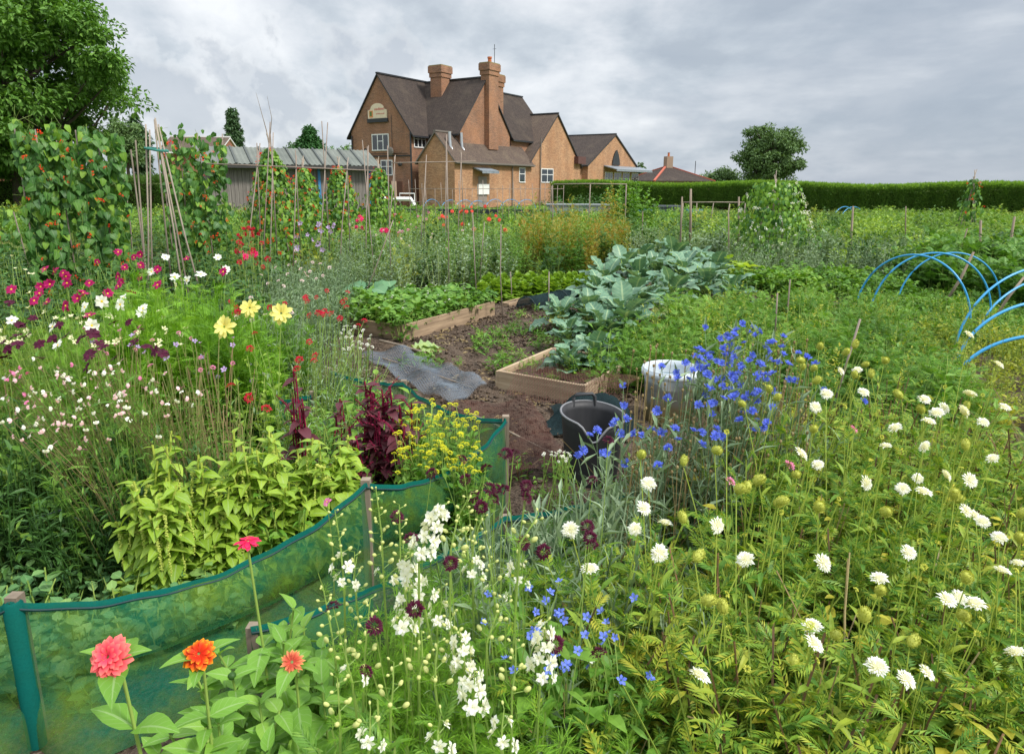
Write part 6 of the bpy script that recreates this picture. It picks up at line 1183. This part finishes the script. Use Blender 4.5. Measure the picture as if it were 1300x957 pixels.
# ================================================================== RUNNER BEANS
def vine_points(fn, n): return fn(n)
def bean_leaves(Pp, Nn, size, droop=.9):
    n = len(Pp); D = nrm(Nn * .45 + np.array([0, 0, -droop]) + rng.normal(0, .35, (n, 3))); up = nrm(Nn + np.array([0, 0, .45]) + rng.normal(0, .35, (n, 3)))
    return inst(l_heart, basisY(D, up), Pp, size * rng.uniform(.6, 1.25, n))
def bean_wall(label, A, B, h, thick, n, lsz, nf, ncane, seed, ragged=.25, light=.16):
    A = np.array(A, float); B = np.array(B, float); d = B - A; L = np.linalg.norm(d[:2]); dx = d / L; nx = np.array([dx[1], -dx[0], 0]); 
    if nx[1] > 0: nx = -nx
    root = thing('runner_bean_row', label, 'runner beans', A); r = rng
    u = r.uniform(-.02, 1.02, n); z = r.uniform(0.02, 1.0, n) ** .85; top = h * (1 + .04 * np.sin(u * 17 + seed) + .04 * np.sin(u * 41)); side = r.choice([-1, 1], n, p=[.3, .7])
    o_ = side * r.uniform(.2, 1, n) * thick * (1.1 - .45 * z) * (1 + .35 * np.sin(u * 22 + z * 4 + seed))
    Pp = dx * (u * L)[:, None] + nx * o_[:, None] + np.array([0, 0, 1.0]) * (z * top)[:, None]
    up_k = z > .93; Pp[up_k, 2] += r.uniform(0, ragged, up_k.sum())
    kp = (np.sin(u * 13 + seed * 2) + np.sin(z * 9 + u * 21 + seed) + r.normal(0, .7, n)) < 1.15; Pp, u, z, side = Pp[kp], u[kp], z[kp], side[kp]; n = len(Pp)
    Nn = nx * side[:, None] * .9 + dx * r.normal(0, .5, n)[:, None]; g = bean_leaves(Pp, nrm(Nn), lsz)
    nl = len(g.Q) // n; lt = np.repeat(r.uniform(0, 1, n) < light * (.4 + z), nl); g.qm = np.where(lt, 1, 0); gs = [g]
    k = int(n * .12); i = r.choice(n, k, replace=False); gs.append(tubes(np.stack([Pp[i], Pp[i] + r.normal(0, .05, (k, 3)) + [0, 0, .07], Pp[i] + r.normal(0, .06, (k, 3)) + [0, 0, .16]], 1), .0022, 3, 2))
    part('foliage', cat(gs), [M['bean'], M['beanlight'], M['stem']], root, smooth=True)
    uf = r.uniform(0, 1, nf); zf = r.uniform(.15, 1.02, nf); Pf = dx * (uf * L)[:, None] + nx * (thick * (1.25 - .4 * zf) * r.uniform(.8, 1.25, nf))[:, None] + np.array([0, 0, 1.0]) * (zf * h)[:, None]
    put_heads(root, 'beanf', Pf, np.tile(nx + [0, 0, .6], (nf, 1)), .065 if lsz > .09 else .05, nm='flower_cluster', jit=.3)
    uf = r.uniform(0, 1, 14); put_heads(root, 'pod', dx * (uf * L)[:, None] + nx * (thick * 1.15) + np.array([0, 0, 1.0]) * (r.uniform(.3, .9, 14) * h)[:, None], np.tile([0, 0, 1.0], (14, 1)) + r.normal(0, .15, (14, 3)), .19, nm='bean_pod', jit=.3)
    L_ = []
    for k in range(ncane):
        c_ = A + d * k / max(ncane - 1, 1); s_ = (-1) ** k; L_.append((c_ * [1, 1, 0] + nx * .22 * s_, c_ * [1, 1, 0] - nx * .03 * s_ + [r.normal(0, .03), 0, h + r.uniform(-.02, .18)]))
    canes(root, L_, .009, 'cane2', A); return root
bA = PY(42, 330, 8.3) * [1, 1, 0]; bB = PY(168, 330, 8.9) * [1, 1, 0]
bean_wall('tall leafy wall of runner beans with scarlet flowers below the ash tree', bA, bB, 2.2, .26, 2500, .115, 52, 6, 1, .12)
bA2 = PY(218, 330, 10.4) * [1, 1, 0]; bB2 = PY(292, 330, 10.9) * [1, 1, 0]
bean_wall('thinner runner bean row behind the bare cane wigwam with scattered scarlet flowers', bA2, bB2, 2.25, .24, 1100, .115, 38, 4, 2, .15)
bA3 = PY(-150, 330, 9.5) * [1, 1, 0]; bB3 = PY(28, 330, 9.6) * [1, 1, 0]
bean_wall('low runner bean row at the left edge with a few red flowers', bA3, bB3, 1.2, .24, 700, .12, 12, 4, 3)
def bean_cone(label, px_, Y_, h, rb, n, lsz, nf, flower='beanf', lift=0, top_r=.05, light=.6, mats=None, fsz=.07, group='runner bean cones on cane wigwams'):
    base = base_at(px_, Y_); root = thing('runner_bean_cone', label, 'runner beans', base, 0, group); r = rng
    z = r.uniform(0, 1, n) ** 1.05; a = r.uniform(0, 2 * PI, n); rad = (rb * (1 - z) ** .72 + top_r) * r.uniform(.55, 1.15, n) * (1 + .12 * np.sin(a * 3 + z * 9)); Pp = np.stack([rad * np.cos(a), rad * np.sin(a), z * h], -1)
    Nn = np.stack([np.cos(a), np.sin(a), 0 * a], -1); g = bean_leaves(Pp, Nn, lsz); nl = len(g.Q) // n; g.qm = np.where(np.repeat(r.uniform(0, 1, n) < light, nl), 1, 0)
    part('foliage', g, mats or [M['bean'], M['beanlight']], root, smooth=True)
    zf = r.uniform(.08, 1, nf); af = r.uniform(PI, 2 * PI, nf); rf = rb * (1 - zf) ** .72 + top_r + .05; put_heads(root, flower, np.stack([rf * np.cos(af), rf * np.sin(af), zf * h], -1), np.stack([np.cos(af), np.sin(af), .5 + 0 * af], -1), fsz, nm='flower_cluster', jit=.3)
    L_ = []
    for k in range(6):
        q = k * PI / 3 + .3; L_.append((base + [rb * .8 * math.cos(q), rb * .8 * math.sin(q), 0], base + [-.03 * math.cos(q), -.03 * math.sin(q), h * r.uniform(1.0, 1.12)]))
    canes(root, L_, .009, 'cane', base); return root
bean_cone('large cone of runner beans thick with orange red flowers before the shed', 345, 12.2, 2.25, .66, 2900, .08, 99)
bean_cone('slim runner bean cone tucked just right of the largest one', 386, 13.6, 1.95, .56, 2100, .08, 60)
bean_cone('runner bean cone standing before the blue shed post', 431, 14.5, 2.0, .62, 2400, .08, 75)
bean_cone('runner bean cone at the shed end, in front of the brown board fence', 481, 15.3, 2.0, .58, 2100, .08, 44)
bean_cone('broad rounded bean wigwam covered in white flowers before the hedge', 984, 13.3, 1.75, .6, 2600, .085, 99, 'beanw', top_r=.32, light=.6, group=None, fsz=.075)
bean_cone('sparse ragged bean wigwam with reddish canes rising above hedge at right', 1236, 18, 1.9, .42, 420, .11, 14, 'beanf', light=.3, group=None)
# ================================================================== CABBAGES AND LETTUCES
cab = [leaf(8, .85, 'round', .1, dr, .22, cols=6, wf=7) for dr in (.5, .9, 1.3, .7)]
def cabbage_mesh(seed, h=.42):
    gs = []; n = 21; k = np.arange(n); a = k * 2.4 + rng.normal(0, .2, n); f = k / n; e = np.radians(18 + 52 * f + rng.normal(0, 8, n)); L_ = (.36 - .14 * f) * rng.uniform(.65, 1.2, n)
    zb = .1 + .24 * f; D = hv(a, e); up = hv(a + PI, PI / 2 - e) + rng.normal(0, .2, (n, 3)); P_ = np.stack([.03 * np.cos(a), .03 * np.sin(a), zb], -1)
    St = P_ + D * (L_ * .35)[:, None]; gs.append(tubes(np.stack([P_, (P_ + St) / 2, St], 1), np.array([.012, .01, .008]), 5, 1))
    for j in range(n):
        gj = inst(cab[j % 4], basisY(D[j:j + 1], up[j:j + 1]), St[j:j + 1], L_[j:j + 1]); gj.L[:, 2] = rng.uniform(-.3, .3); gs.append(gj.m(2 if j < 2 else 0))
    gs.append(tubes([(0, 0, 0), (0, 0, .36)], .025, 7, 1)); return mesh_of('leaves', cat(gs), [M['cabbage'], M['stem'], M['cabold']], True)
LM('cabold', '#8a9a58', '#a3a860', '#748f5c', tr=.25, vein=1.2)
CM = [cabbage_mesh(i) for i in range(5)]
cpos = [(722, 458, .62), (752, 450, .7), (722, 424, .72), (765, 422, .85), (712, 398, .7), (745, 396, .85), (792, 412, 1.05), (760, 382, 1.1), (805, 388, 1.1), (768, 362, 1.05), (812, 362, 1.15), (850, 378, 1.05), (830, 345, 1.15), (866, 352, 1.15), (790, 345, 1.1), (895, 362, 1.0), (852, 330, 1.2), (886, 338, 1.15), (812, 333, 1.1), (905, 348, 1.05), (930, 372, .9)]
for i, (x, y, s) in enumerate(cpos):
    p = PZ(x, y + 12, .12); root = thing('cabbage', 'blue green leafy cabbage, %s counted from the front of the cabbage patch' % ORD[i], 'cabbage', (p[0], p[1], 0), rng.uniform(0, 6), 'blue green cabbages'); root.scale = (s * 1.05,) * 3; ob('leaves', CM[i % 5], root)
p = PZ(541, 442, .03); lf_ = part('cabbage_leaf', cat([cab[1].mv((0, 0, .03), .38, basisY(np.array([[1, -.25, .1]]), np.array([[0, .1, 1.0]]))[0]), cab[0].mv((.02, .05, .02), .3, basisY(np.array([[.9, .4, .1]]), np.array([[0, 0, 1.0]]))[0])]), [M['cabbage']], smooth=True); lf_.location = [float(v) for v in p - [.15, 0, .02]]; tag(lf_, 'fallen yellowing cabbage leaf lying on the soil beside the strawberry bed', 'leaf'); lf_.data.materials[0] = leafmat('old_cabbage_leaf', [srgb('#8fae7a'), srgb('#a9b55a')], tr=.2, vein=.9)
let_l = [leaf(5, .8, 'round', .05, .6, .35, cols=4, wf=8) for _ in range(3)]
def lettuce_mesh():
    n = 90; k = np.arange(n); a = k * 2.4; f = k / n; e = np.radians(8 + 75 * f + rng.normal(0, 9, n)); L_ = (.125 - .05 * f) * rng.uniform(.85, 1.15, n); D = hv(a, e); up = hv(a + PI, PI / 2 - e) + rng.normal(0, .25, (n, 3)); P_ = np.stack([.05 * (1 - f) * np.cos(a), .05 * (1 - f) * np.sin(a), .02 + .13 * f], -1)
    return mesh_of('leaves', cat([inst(let_l[j], basisY(D[j::3], up[j::3]), P_[j::3], L_[j::3]) for j in range(3)]), [M['lettuce']], True)
LMs = [lettuce_mesh() for _ in range(3)]; li = 0
for row, (y0, y1) in enumerate(((9.9, 10.4), (10.3, 10.9), (10.75, 11.3))):
    for i in range(8):
        p = PY(612 + i * 18 + row * 5, 300, y0 + (y1 - y0) * i / 7); 
        root = thing('lettuce', 'frilly bright green lettuce, %s along the %s row' % (ORD[i], ('front', 'middle', 'back')[row]), 'lettuce', (p[0], p[1], 0), rng.uniform(0, 6), 'rows of lettuces behind the mesh tunnel'); s = rng.uniform(1.15, 1.4); root.scale = (s, s, s * 1.15); ob('leaves', LMs[li % 3], root); li += 1
wire_basket = thing('wire_basket', 'small rusty mesh edging behind the strawberries', 'edging', PZ(551, 384, 0)); part('mesh', cat([tubes([(x, 0, 0), (x, 0, .15)], .004, 4) for x in np.linspace(-.35, .35, 18)] + [tubes([(-.35, 0, z), (.35, 0, z)], .004, 4) for z in (.03, .08, .14)]), [M['rust']], wire_basket)
# strawberries in the raised bed
bw = lambda a_, b_: (np.array([-1.19, 7.31]) + a_ * ub[:2] - b_ * vb[:2])
mass('strawberry_leaves', 'dense strawberry plants filling the raised bed and dotted with white flowers', [bw(.06, .05), bw(1.85, .05), bw(1.8, 1.3), bw(.0, 1.35)], [clump(10, .32, .17, [l_tri], .1, 4, el=(10, 50), shape='high') for _ in range(3)], .13, [M['stem'], LM('straw_leaf', '#4f7a2c', '#659238', '#86ab48', tr=.3) or M['straw_leaf']], .85, 1.2)
sf = []
for _ in range(70):
    q = bw(rng.uniform(.05, 1.8), rng.uniform(.05, 1.25)); sf.append((q[0], q[1], rng.uniform(.27, .36)))
sfr = thing('strawberry_flowers', 'sprinkling of small white strawberry flowers over the raised bed', 'flowers', (0, 0, 0)); put_heads(sfr, 'whitebutton', sf, np.tile([0, -.3, 1.0], (70, 1)), .03)
b2w = lambda a_, b_: (np.array([-.14, 5.56]) + a_ * ub[:2] + b_ * vb[:2])
mass('bed_weeds', 'thin green weeds in the small raised bed', [b2w(.06, .06), b2w(.95, .06), b2w(.95, .95), b2w(.06, .95)], [clump(7, .22, .1, [l_pin, l_la], .06, 6)], .13, [M['stem'], M['mid']], .6, 1.1, keep=.8)
# ================================================================== PLOT FOLIAGE
def P2(px_, Y_): p = PY(px_, 232, Y_); return (p[0], p[1])
weed = [clump(9, .5, .28, [l_pin, l_rh], .1, 11, el=(0, 60)) for _ in range(4)]; weedf = [clump(11, .6, .3, [l_pin2, l_pin], .13, 10) for _ in range(4)]
mass('feathery_weeds', 'loose feathery green weeds around the cabbages and behind the cornflowers', [P2(745, 5.3), P2(870, 4.5), (3.1, 4.2), (3.7, 5.4), (4.4, 8.6), P2(900, 8.6), P2(835, 7.2)], weedf + weed, .22, [M['stem'], M['mid']], .6, 1.05, hole=[[(.5, 3.6), (1.9, 3.6), (1.62, 5.1), (.9, 5.4), (.3, 5.6)]])
mass('pale_weeds', 'pale seeding weed stalks standing over the feathery weeds', [P2(770, 5.2), (3.4, 4.2), (5.3, 5.2), (5.2, 8.2), P2(900, 8.2)], [cat([tubes(fan(7, .72, .3, .1, .3, .5), .002, 3, 0), leaves_on(fan(7, .72, .3, .1, .3, .5), [l_rh, l_la], 16, .035, .5, 1, (10, 70), 'flat', mat=1)]) for _ in range(3)], .42, [M['stem'], M['yellowgreen']], .7, 1.05, hole=[[(.5, 3.6), (1.9, 3.6), (1.62, 5.1), (.9, 5.4), (.3, 5.6)]])
mass('yellow_dotted_weeds', 'low yellow flecked weeds in and before the blue hoops', [(2.6, 4.4), (5.4, 4.2), (7.6, 6.4), (7.6, 7.3), (4.6, 7.6)], weed + [clump(10, .4, .25, [l_rhn, l_la], .05, 14)], .24, [M['stem'], M['yellowgreen']], .35, .65)
mass('ground_weeds', 'sparse small weeds over the bare soil between the two raised beds', [(-1.2, 6.2), (.4, 5.9), (.9, 8.8), (.2, 9.3), (-.4, 7.4)], [clump(6, .13, .13, [l_rh, l_pin], .06, 5, sr=.0015) for _ in range(4)], .17, [M['stem'], M['mid']], .6, 1.4, keep=.6)
mass('ground_weeds', 'patchy green seedlings around the bare soil strip right of the cabbages', [P2(880, 9.0), (5.4, 8.6), (6.2, 11.8), P2(880, 11.5)], [clump(7, .22, .18, [l_ov, l_pin], .09, 5) for _ in range(3)], .27, [M['stem'], M['mid']], .7, 1.2, keep=.8, hole=[[P2(928, 9.3), P2(1012, 9.1), P2(1015, 10.6), P2(935, 11.0)]])
for i_, (px_, Y_, h_, w_, m_, lb_) in enumerate(((835, 14.2, 1.15, .6, 'deep', 'dark green bushy plant at the left of the staked row'), (905, 13.6, 1.05, .55, 'greygreen', 'tall grey green bush between the stakes left of the white flowered wigwam'), (1040, 12.8, .95, .7, 'silver', 'rounded silvery bush below the thin blue hoops'), (1110, 12.4, 1.0, .7, 'deep', 'dark leafy bush in the silvery bean row'), (1165, 12.0, .95, .6, 'lime', 'bright lime green bush left of the leaning stick'), (1010, 16.5, 1.1, .9, 'deep', 'dark green thicket just right of the white flowered wigwam'), (1130, 17.5, 1.2, .9, 'lime', 'tall bright green clump under the hedge'), (1190, 19, 1.25, .9, 'deep', 'tall dark clump left of the ragged bean wigwam'), (1275, 11.5, 1.15, .7, 'deep', 'tall dark leafy clump near the right edge'), (745, 17, 1.3, 1.0, 'mid', 'tall green bush behind the orange ferns'), (640, 16, 1.0, .8, 'lime', 'bright green bush behind the coral dahlias'), (560, 13, 1.15, .7, 'deep', 'dark green bush rising from the middle of the pea bushes'), (470, 11.5, 1.1, .5, 'mid', 'green bush behind the broad leaved squash plant'))):
    rt_ = thing('bush', lb_, 'bush', base_at(px_, Y_)); part('foliage', clump(26, h_, w_, [l_ov, l_rh], .13, 18, tb=.5), [M['stem'], M[m_]], rt_)
mass('ground_weeds', 'low weeds covering the soil among the blue hoops', [(4.2, 7.0), (9.5, 6.5), (10, 9.8), (6.4, 10.8), (4.6, 9.4)], [clump(9, .2, .22, [l_rh, l_pin, l_la], .08, 8) for _ in range(3)], .2, [M['stem'], M['mid']], .6, 1.3)
mass('ground_weeds', 'weeds and litter at the foot of the rusty netting by the windbreak', [(-.05, 3.5), (.5, 3.3), (.9, 4.0), (.2, 4.3)], [clump(6, .12, .12, [l_rh, l_la], .05, 5) for _ in range(3)], .2, [M['brownstem'], M['mid']], .6, 1.2, keep=.7)
lit = [tubes(np.array([[0, 0, 0], [.03, .02, .012], [.07, .03, .002]]), .0035, 3), rh(.5).mv((0, 0, .004), .05)]
mass('soil_litter', 'straw stalks and stones scattered on the bare soil', [(-1.3, 4.4), (.9, 3.6), (1.2, 8.8), (-.3, 9), (-1.3, 6.8)], [cat([l_.mv((rng.uniform(-.1, .1), rng.uniform(-.1, .1), 0.006), rng.uniform(.5, 1.4), rotz(np.array([rng.uniform(0, 6)]))[0]) for l_ in lit for _ in range(3)] + [sphere(.012, 6, 4, 0, (1, 1, .6)).mv((rng.uniform(-.1, .1), rng.uniform(-.1, .1), .006), rng.uniform(.4, 1.4)) for _ in range(4)]) for _ in range(4)], .24, [M['straw']], .6, 1.1, keep=.6)
# pea / sweet pea jungle in the middle left
pea = [clump(16, 1.0, .38, [l_ov, l_rh, l_la], .075, 22, el=(-10, 60)) for _ in range(4)]; peag = [clump(16, .9, .38, [l_rhn, l_la], .075, 22, el=(0, 70)) for _ in range(3)]
mass('pea_bushes', 'rank grey green pea and flower bushes behind the strawberry bed', [P2(400, 9.2), P2(560, 9.6), P2(600, 10.6), P2(655, 11.4), P2(650, 14.2), P2(380, 14.2)], pea + peag, .34, [M['stem'], M['greygreen']], .75, 1.1)
mass('green_bushes', 'fresh green bushes among the peas right of the strawberry bed', [P2(560, 9.9), P2(600, 10.4), P2(650, 11.6), P2(690, 14.5), P2(560, 14.5)], pea, .36, [M['stem'], M['mid']], .7, 1.1)
mass('silver_plants', 'silvery grey stemmed flower plants in the middle left', [P2(320, 6.2), P2(425, 6.2), P2(440, 9.5), P2(320, 9.5)], peag, .3, [M['greygreen'], M['silver']], .75, 1.1)
mass('dahlia_bushes', 'dark leafy dahlia bushes under the runner beans', [P2(-60, 5.4), P2(330, 5.4), P2(340, 8.3), P2(325, 11), P2(-80, 11)], [clump(12, .95, .34, [l_ov], .12, 14, el=(-10, 45)) for _ in range(3)], .36, [M['stem'], M['deep']], .7, 1.05)
mass('flower_border', 'long mixed flower border before the bean cones', [P2(270, 10.5), P2(560, 12.5), P2(600, 19), P2(240, 19)], pea + peag, .42, [M['stem'], M['mid']], .5, .9)
squash = thing('squash_plant', 'broad leaved squash plant between the pale pink flowers and strawberry bed', 'squash', base_at(462, 8.9)); sq = fan(14, .5, .45, .1, .2, .5); part('foliage', cat([tubes(sq, .006, 5, 0), inst(leaf(5, 1.0, 'round', .1, .5, .1, cols=4), basisY(hv(rng.uniform(0, 6.3, 14), np.radians(rng.uniform(-20, 15, 14))), np.tile([[0, -.2, 1.0]], (14, 1))), sq[:, -1], rng.uniform(.18, .28, 14)).m(1)]), [M['stem'], M['bluegreen']], squash, smooth=True)
tallo = [clump(12, 1.35, .35, [l_pin2, l_rhn], .12, 26, el=(10, 70)) for _ in range(3)]
mass('asparagus_ferns', 'tall feathery bushes turning orange and yellow beyond the lettuces', [P2(672, 12.6), P2(800, 12.2), P2(808, 15.5), P2(668, 15.5)], tallo, .46, [M['stem'], M['orange']], .6, 1.2)
mass('tall_green_bushes', 'tall fresh green bushes mixed into the orange ferns', [P2(665, 12.4), P2(765, 12.0), P2(770, 15), P2(662, 15)], [clump(12, 1.15, .35, [l_ov, l_pin], .1, 20) for _ in range(3)], .45, [M['stem'], M['mid']], .75, 1.1)
mass('potato_row', 'grey green leafy row with stakes right of the orange ferns', [P2(805, 13.2), P2(955, 12.4), P2(965, 16), P2(810, 17.5)], pea + peag, .36, [M['stem'], M['greygreen']], .65, .95)
mass('squash_leaves', 'yellow green squash leaves on the ground behind the cabbages', [P2(880, 11.4), P2(965, 10.9), P2(965, 12.5), P2(860, 13)], [clump(9, .42, .3, [leaf(4, .95, 'round', .1, .5, .1, cols=3)], .19, 3, el=(-10, 30), shape='high') for _ in range(3)], .3, [M['stem'], M['lime']], .8, 1.1)
mass('broad_bean_row', 'silvery grey green broad beans below the hedge', [P2(930, 11.6), P2(1185, 11.2), P2(1195, 14.5), P2(935, 15)], peag + [clump(13, .95, .3, [l_ov], .07, 20, el=(20, 80)) for _ in range(2)], .33, [M['greygreen'], M['silver']], .65, .95)
mass('low_bean_row', 'mid green low bean plants before the silvery broad beans', [P2(955, 10.6), P2(1190, 9.8), P2(1185, 11.4), P2(950, 12.0)], [clump(9, .4, .26, [l_tri], .13, 6) for _ in range(3)], .27, [M['stem'], M['mid']], .8, 1.15)
mass('yellow_potato_foliage', 'yellow green potato foliage along the foot of the hedge at right', [P2(1085, 15.5), P2(1420, 13.0), P2(1430, 24), P2(1080, 27)], [clump(12, .85, .4, [l_pin, l_ov], .16, 14) for _ in range(3)], .45, [M['stem'], M['potato']], .6, 1.25)
mass('parsnip_foliage', 'rich green parsnip tops filling the plot behind the blue hoops at right', [P2(1150, 11.2), P2(1420, 8.8), P2(1430, 13.2), P2(1190, 14.8)], [clump(14, .8, .32, [pinnate(4, .3, .42, ang=55)], .2, 7, el=(10, 55)) for _ in range(3)], .3, [M['stem'], LM('parsnip', '#46702a', '#5d8a34', '#7aa344', tr=.3) or M['parsnip']], .7, 1.1)
mass('green_rows', 'low green vegetable rows in the far right plots', [P2(950, 15.5), P2(1110, 15.5), P2(1300, 26), P2(800, 34), P2(810, 18)], [clump(10, .55, .35, [l_rh, l_ov], .12, 12) for _ in range(3)], .5, [M['stem'], M['mid']], .7, 1.2)
mass('far_plots', 'distant strips of vegetables and rough grass before the pub', [P2(-80, 19), P2(620, 19), P2(700, 15.5), P2(812, 17), P2(900, 38), P2(-120, 34)], [clump(12, .6, .5, [l_rh, l_la], .15, 12) for _ in range(3)], .6, [M['stem'], M['mid']], .6, 1.2)
mass('far_grass', 'pale rough grass paths between the far plots', [P2(-80, 17), P2(1500, 18), P2(1500, 40), P2(-120, 40)], [tubes(fan(14, .4, .3, .3, .4, .5), .008, 3, 0)], .7, [M['grass']], .6, 1.2)
mass('grass_fringe', 'seeding grass tufts along the bean cone bed', [P2(420, 12), P2(640, 14), P2(640, 22), P2(420, 20)], [clump(16, .6, .3, [l_bl], .3, 3, el=(50, 85)) for _ in range(3)], .5, [M['grass'], M['grass']], .7, 1.1)
scr = thing('elder_bush', 'loose tall green bush at the near end of the conifer hedge', 'bush', base_at(800, 24)); part('foliage', clump(60, 2.0, 1.1, [l_ov, l_rh], .2, 22, tb=.5), [M['stem'], M['mid']], scr)
scr = thing('shrub', 'low scrambling shrub in front of the left end of the hedge behind timber frame', 'bush', base_at(745, 34)); part('foliage', clump(70, 1.35, 2.4, [l_ov, l_rh], .26, 16, tb=.5), [M['stem'], M['deep']], scr)
scr = thing('climbing_plant', 'orange and green climber on the right leg of the timber frame', 'climber', base_at(775, 21)); part('foliage', clump(18, 1.9, .35, [l_ov, l_rh], .13, 22, tb=.6), [M['stem'], M['orange']], scr)
acc = [clump(12, .85, .3, [l_ov], .1, 14), clump(10, .7, .3, [l_pin2], .14, 12)]
for nm_, lb_, mt_, kp_ in (('bright_clumps', 'scattered bright lime green leafy clumps among the middle plots', 'lime', .12), ('dark_clumps', 'scattered dark green leafy clumps among the middle plots', 'deep', .42), ('seeding_clumps', 'scattered straw and olive seeding clumps among the middle plots', 'yellowgreen', .1)):
    mass(nm_, lb_, [P2(330, 9.5), P2(640, 10.8), P2(800, 13.2), P2(1100, 11.8), P2(1400, 12), P2(1400, 30), P2(-60, 30), P2(290, 11.5)], acc, .65, [M['stem'], M[mt_]], .5, 1.2, keep=kp_ * 1.6)
ck = [cat([sphere(rng.uniform(.008, .022), 6, 5, 0, (1.2, 1, .7)).mv((rng.uniform(-.12, .12), rng.uniform(-.12, .12), .004)) for _ in range(9)]) for _ in range(4)]
for c_ in ck: c_.V += rng.normal(0, .0016, c_.V.shape)
mass('soil_clods', 'loose clods of earth over the bare soil and path', [(-1.6, 4.0), (1.0, 3.2), (1.5, 8.8), (1.2, 9.8), (-.4, 9.8), (-1.6, 7.0)], ck, .17, [SOIL], .4, 1.3, keep=.8)
mass('soil_clods', 'loose clods of earth on the soil strip right of the cabbages', [P2(880, 9.0), P2(1020, 9.0), P2(1020, 11), P2(880, 11.2)], ck, .16, [SOIL], .8, 2.0)
# dahlias and far coloured flowers
def dots(name, label, cat_, kind, n, x0, x1, y0, y1, Y_, size, group=None, stem=True):
    pts_ = np.array([PY(rng.uniform(x0, x1), rng.uniform(y0, y1), Y_ + rng.uniform(-.6, .6)) for _ in range(n)]); base = np.array([pts_[:, 0].mean(), Y_, 0]); loc = pts_ - base; root = thing(name, label, cat_, base, 0, group)
    st = curves(loc * [.8, .8, 0], loc, 4); part('foliage', cat([tubes(st, .004, 3, 0), leaves_on(st, l_ov, 8, .09, .2, .95, mat=1)]), [M['stem'], M['deep']], root); put_heads(root, kind, loc, np.tile([0, -1, .5], (n, 1)) + rng.normal(0, .4, (n, 3)), size, jit=.25); return root
dots('dahlia', 'crimson dahlia bush left of the largest bean cone', 'dahlia', 'dahlia_red', 15, 302, 335, 282, 310, 9.2, .055)
dots('dahlia', 'bright pink dahlias standing alone before the first bean cone', 'dahlia', 'dahlia_hot', 4, 296, 326, 308, 330, 8.2, .085)
dots('dahlia', 'magenta pink dahlias beside the tall leaning cane', 'dahlia', 'dahlia_hot', 7, 452, 492, 272, 296, 11.5, .09)
dots('dahlia', 'coral red dahlias scattered left of the orange ferns', 'dahlia', 'dahlia_coral', 11, 560, 650, 262, 295, 14.5, .09)
dots('dahlia', 'small coral dahlias in front of the small blue hoops', 'dahlia', 'dahlia_coral', 6, 572, 600, 262, 274, 15.5, .08)
dots('sweet_pea', 'purple and lilac sweet peas below the second bean cone', 'sweet peas', 'paleviolet', 18, 372, 425, 282, 318, 10, .075)
dots('sweet_pea', 'dusky purple flowers near the tall leaning cane', 'sweet peas', 'pinkbutton2', 12, 500, 560, 268, 300, 12, .06)
dots('red_flower', 'red and pink flowers at the foot of the second bean row', 'flowers', 'crimson', 16, 300, 345, 300, 340, 7.6, .06)
dots('white_flower', 'pale flower heads among the pea bushes', 'flowers', 'pinkbutton', 14, 430, 600, 285, 330, 10.5, .045)
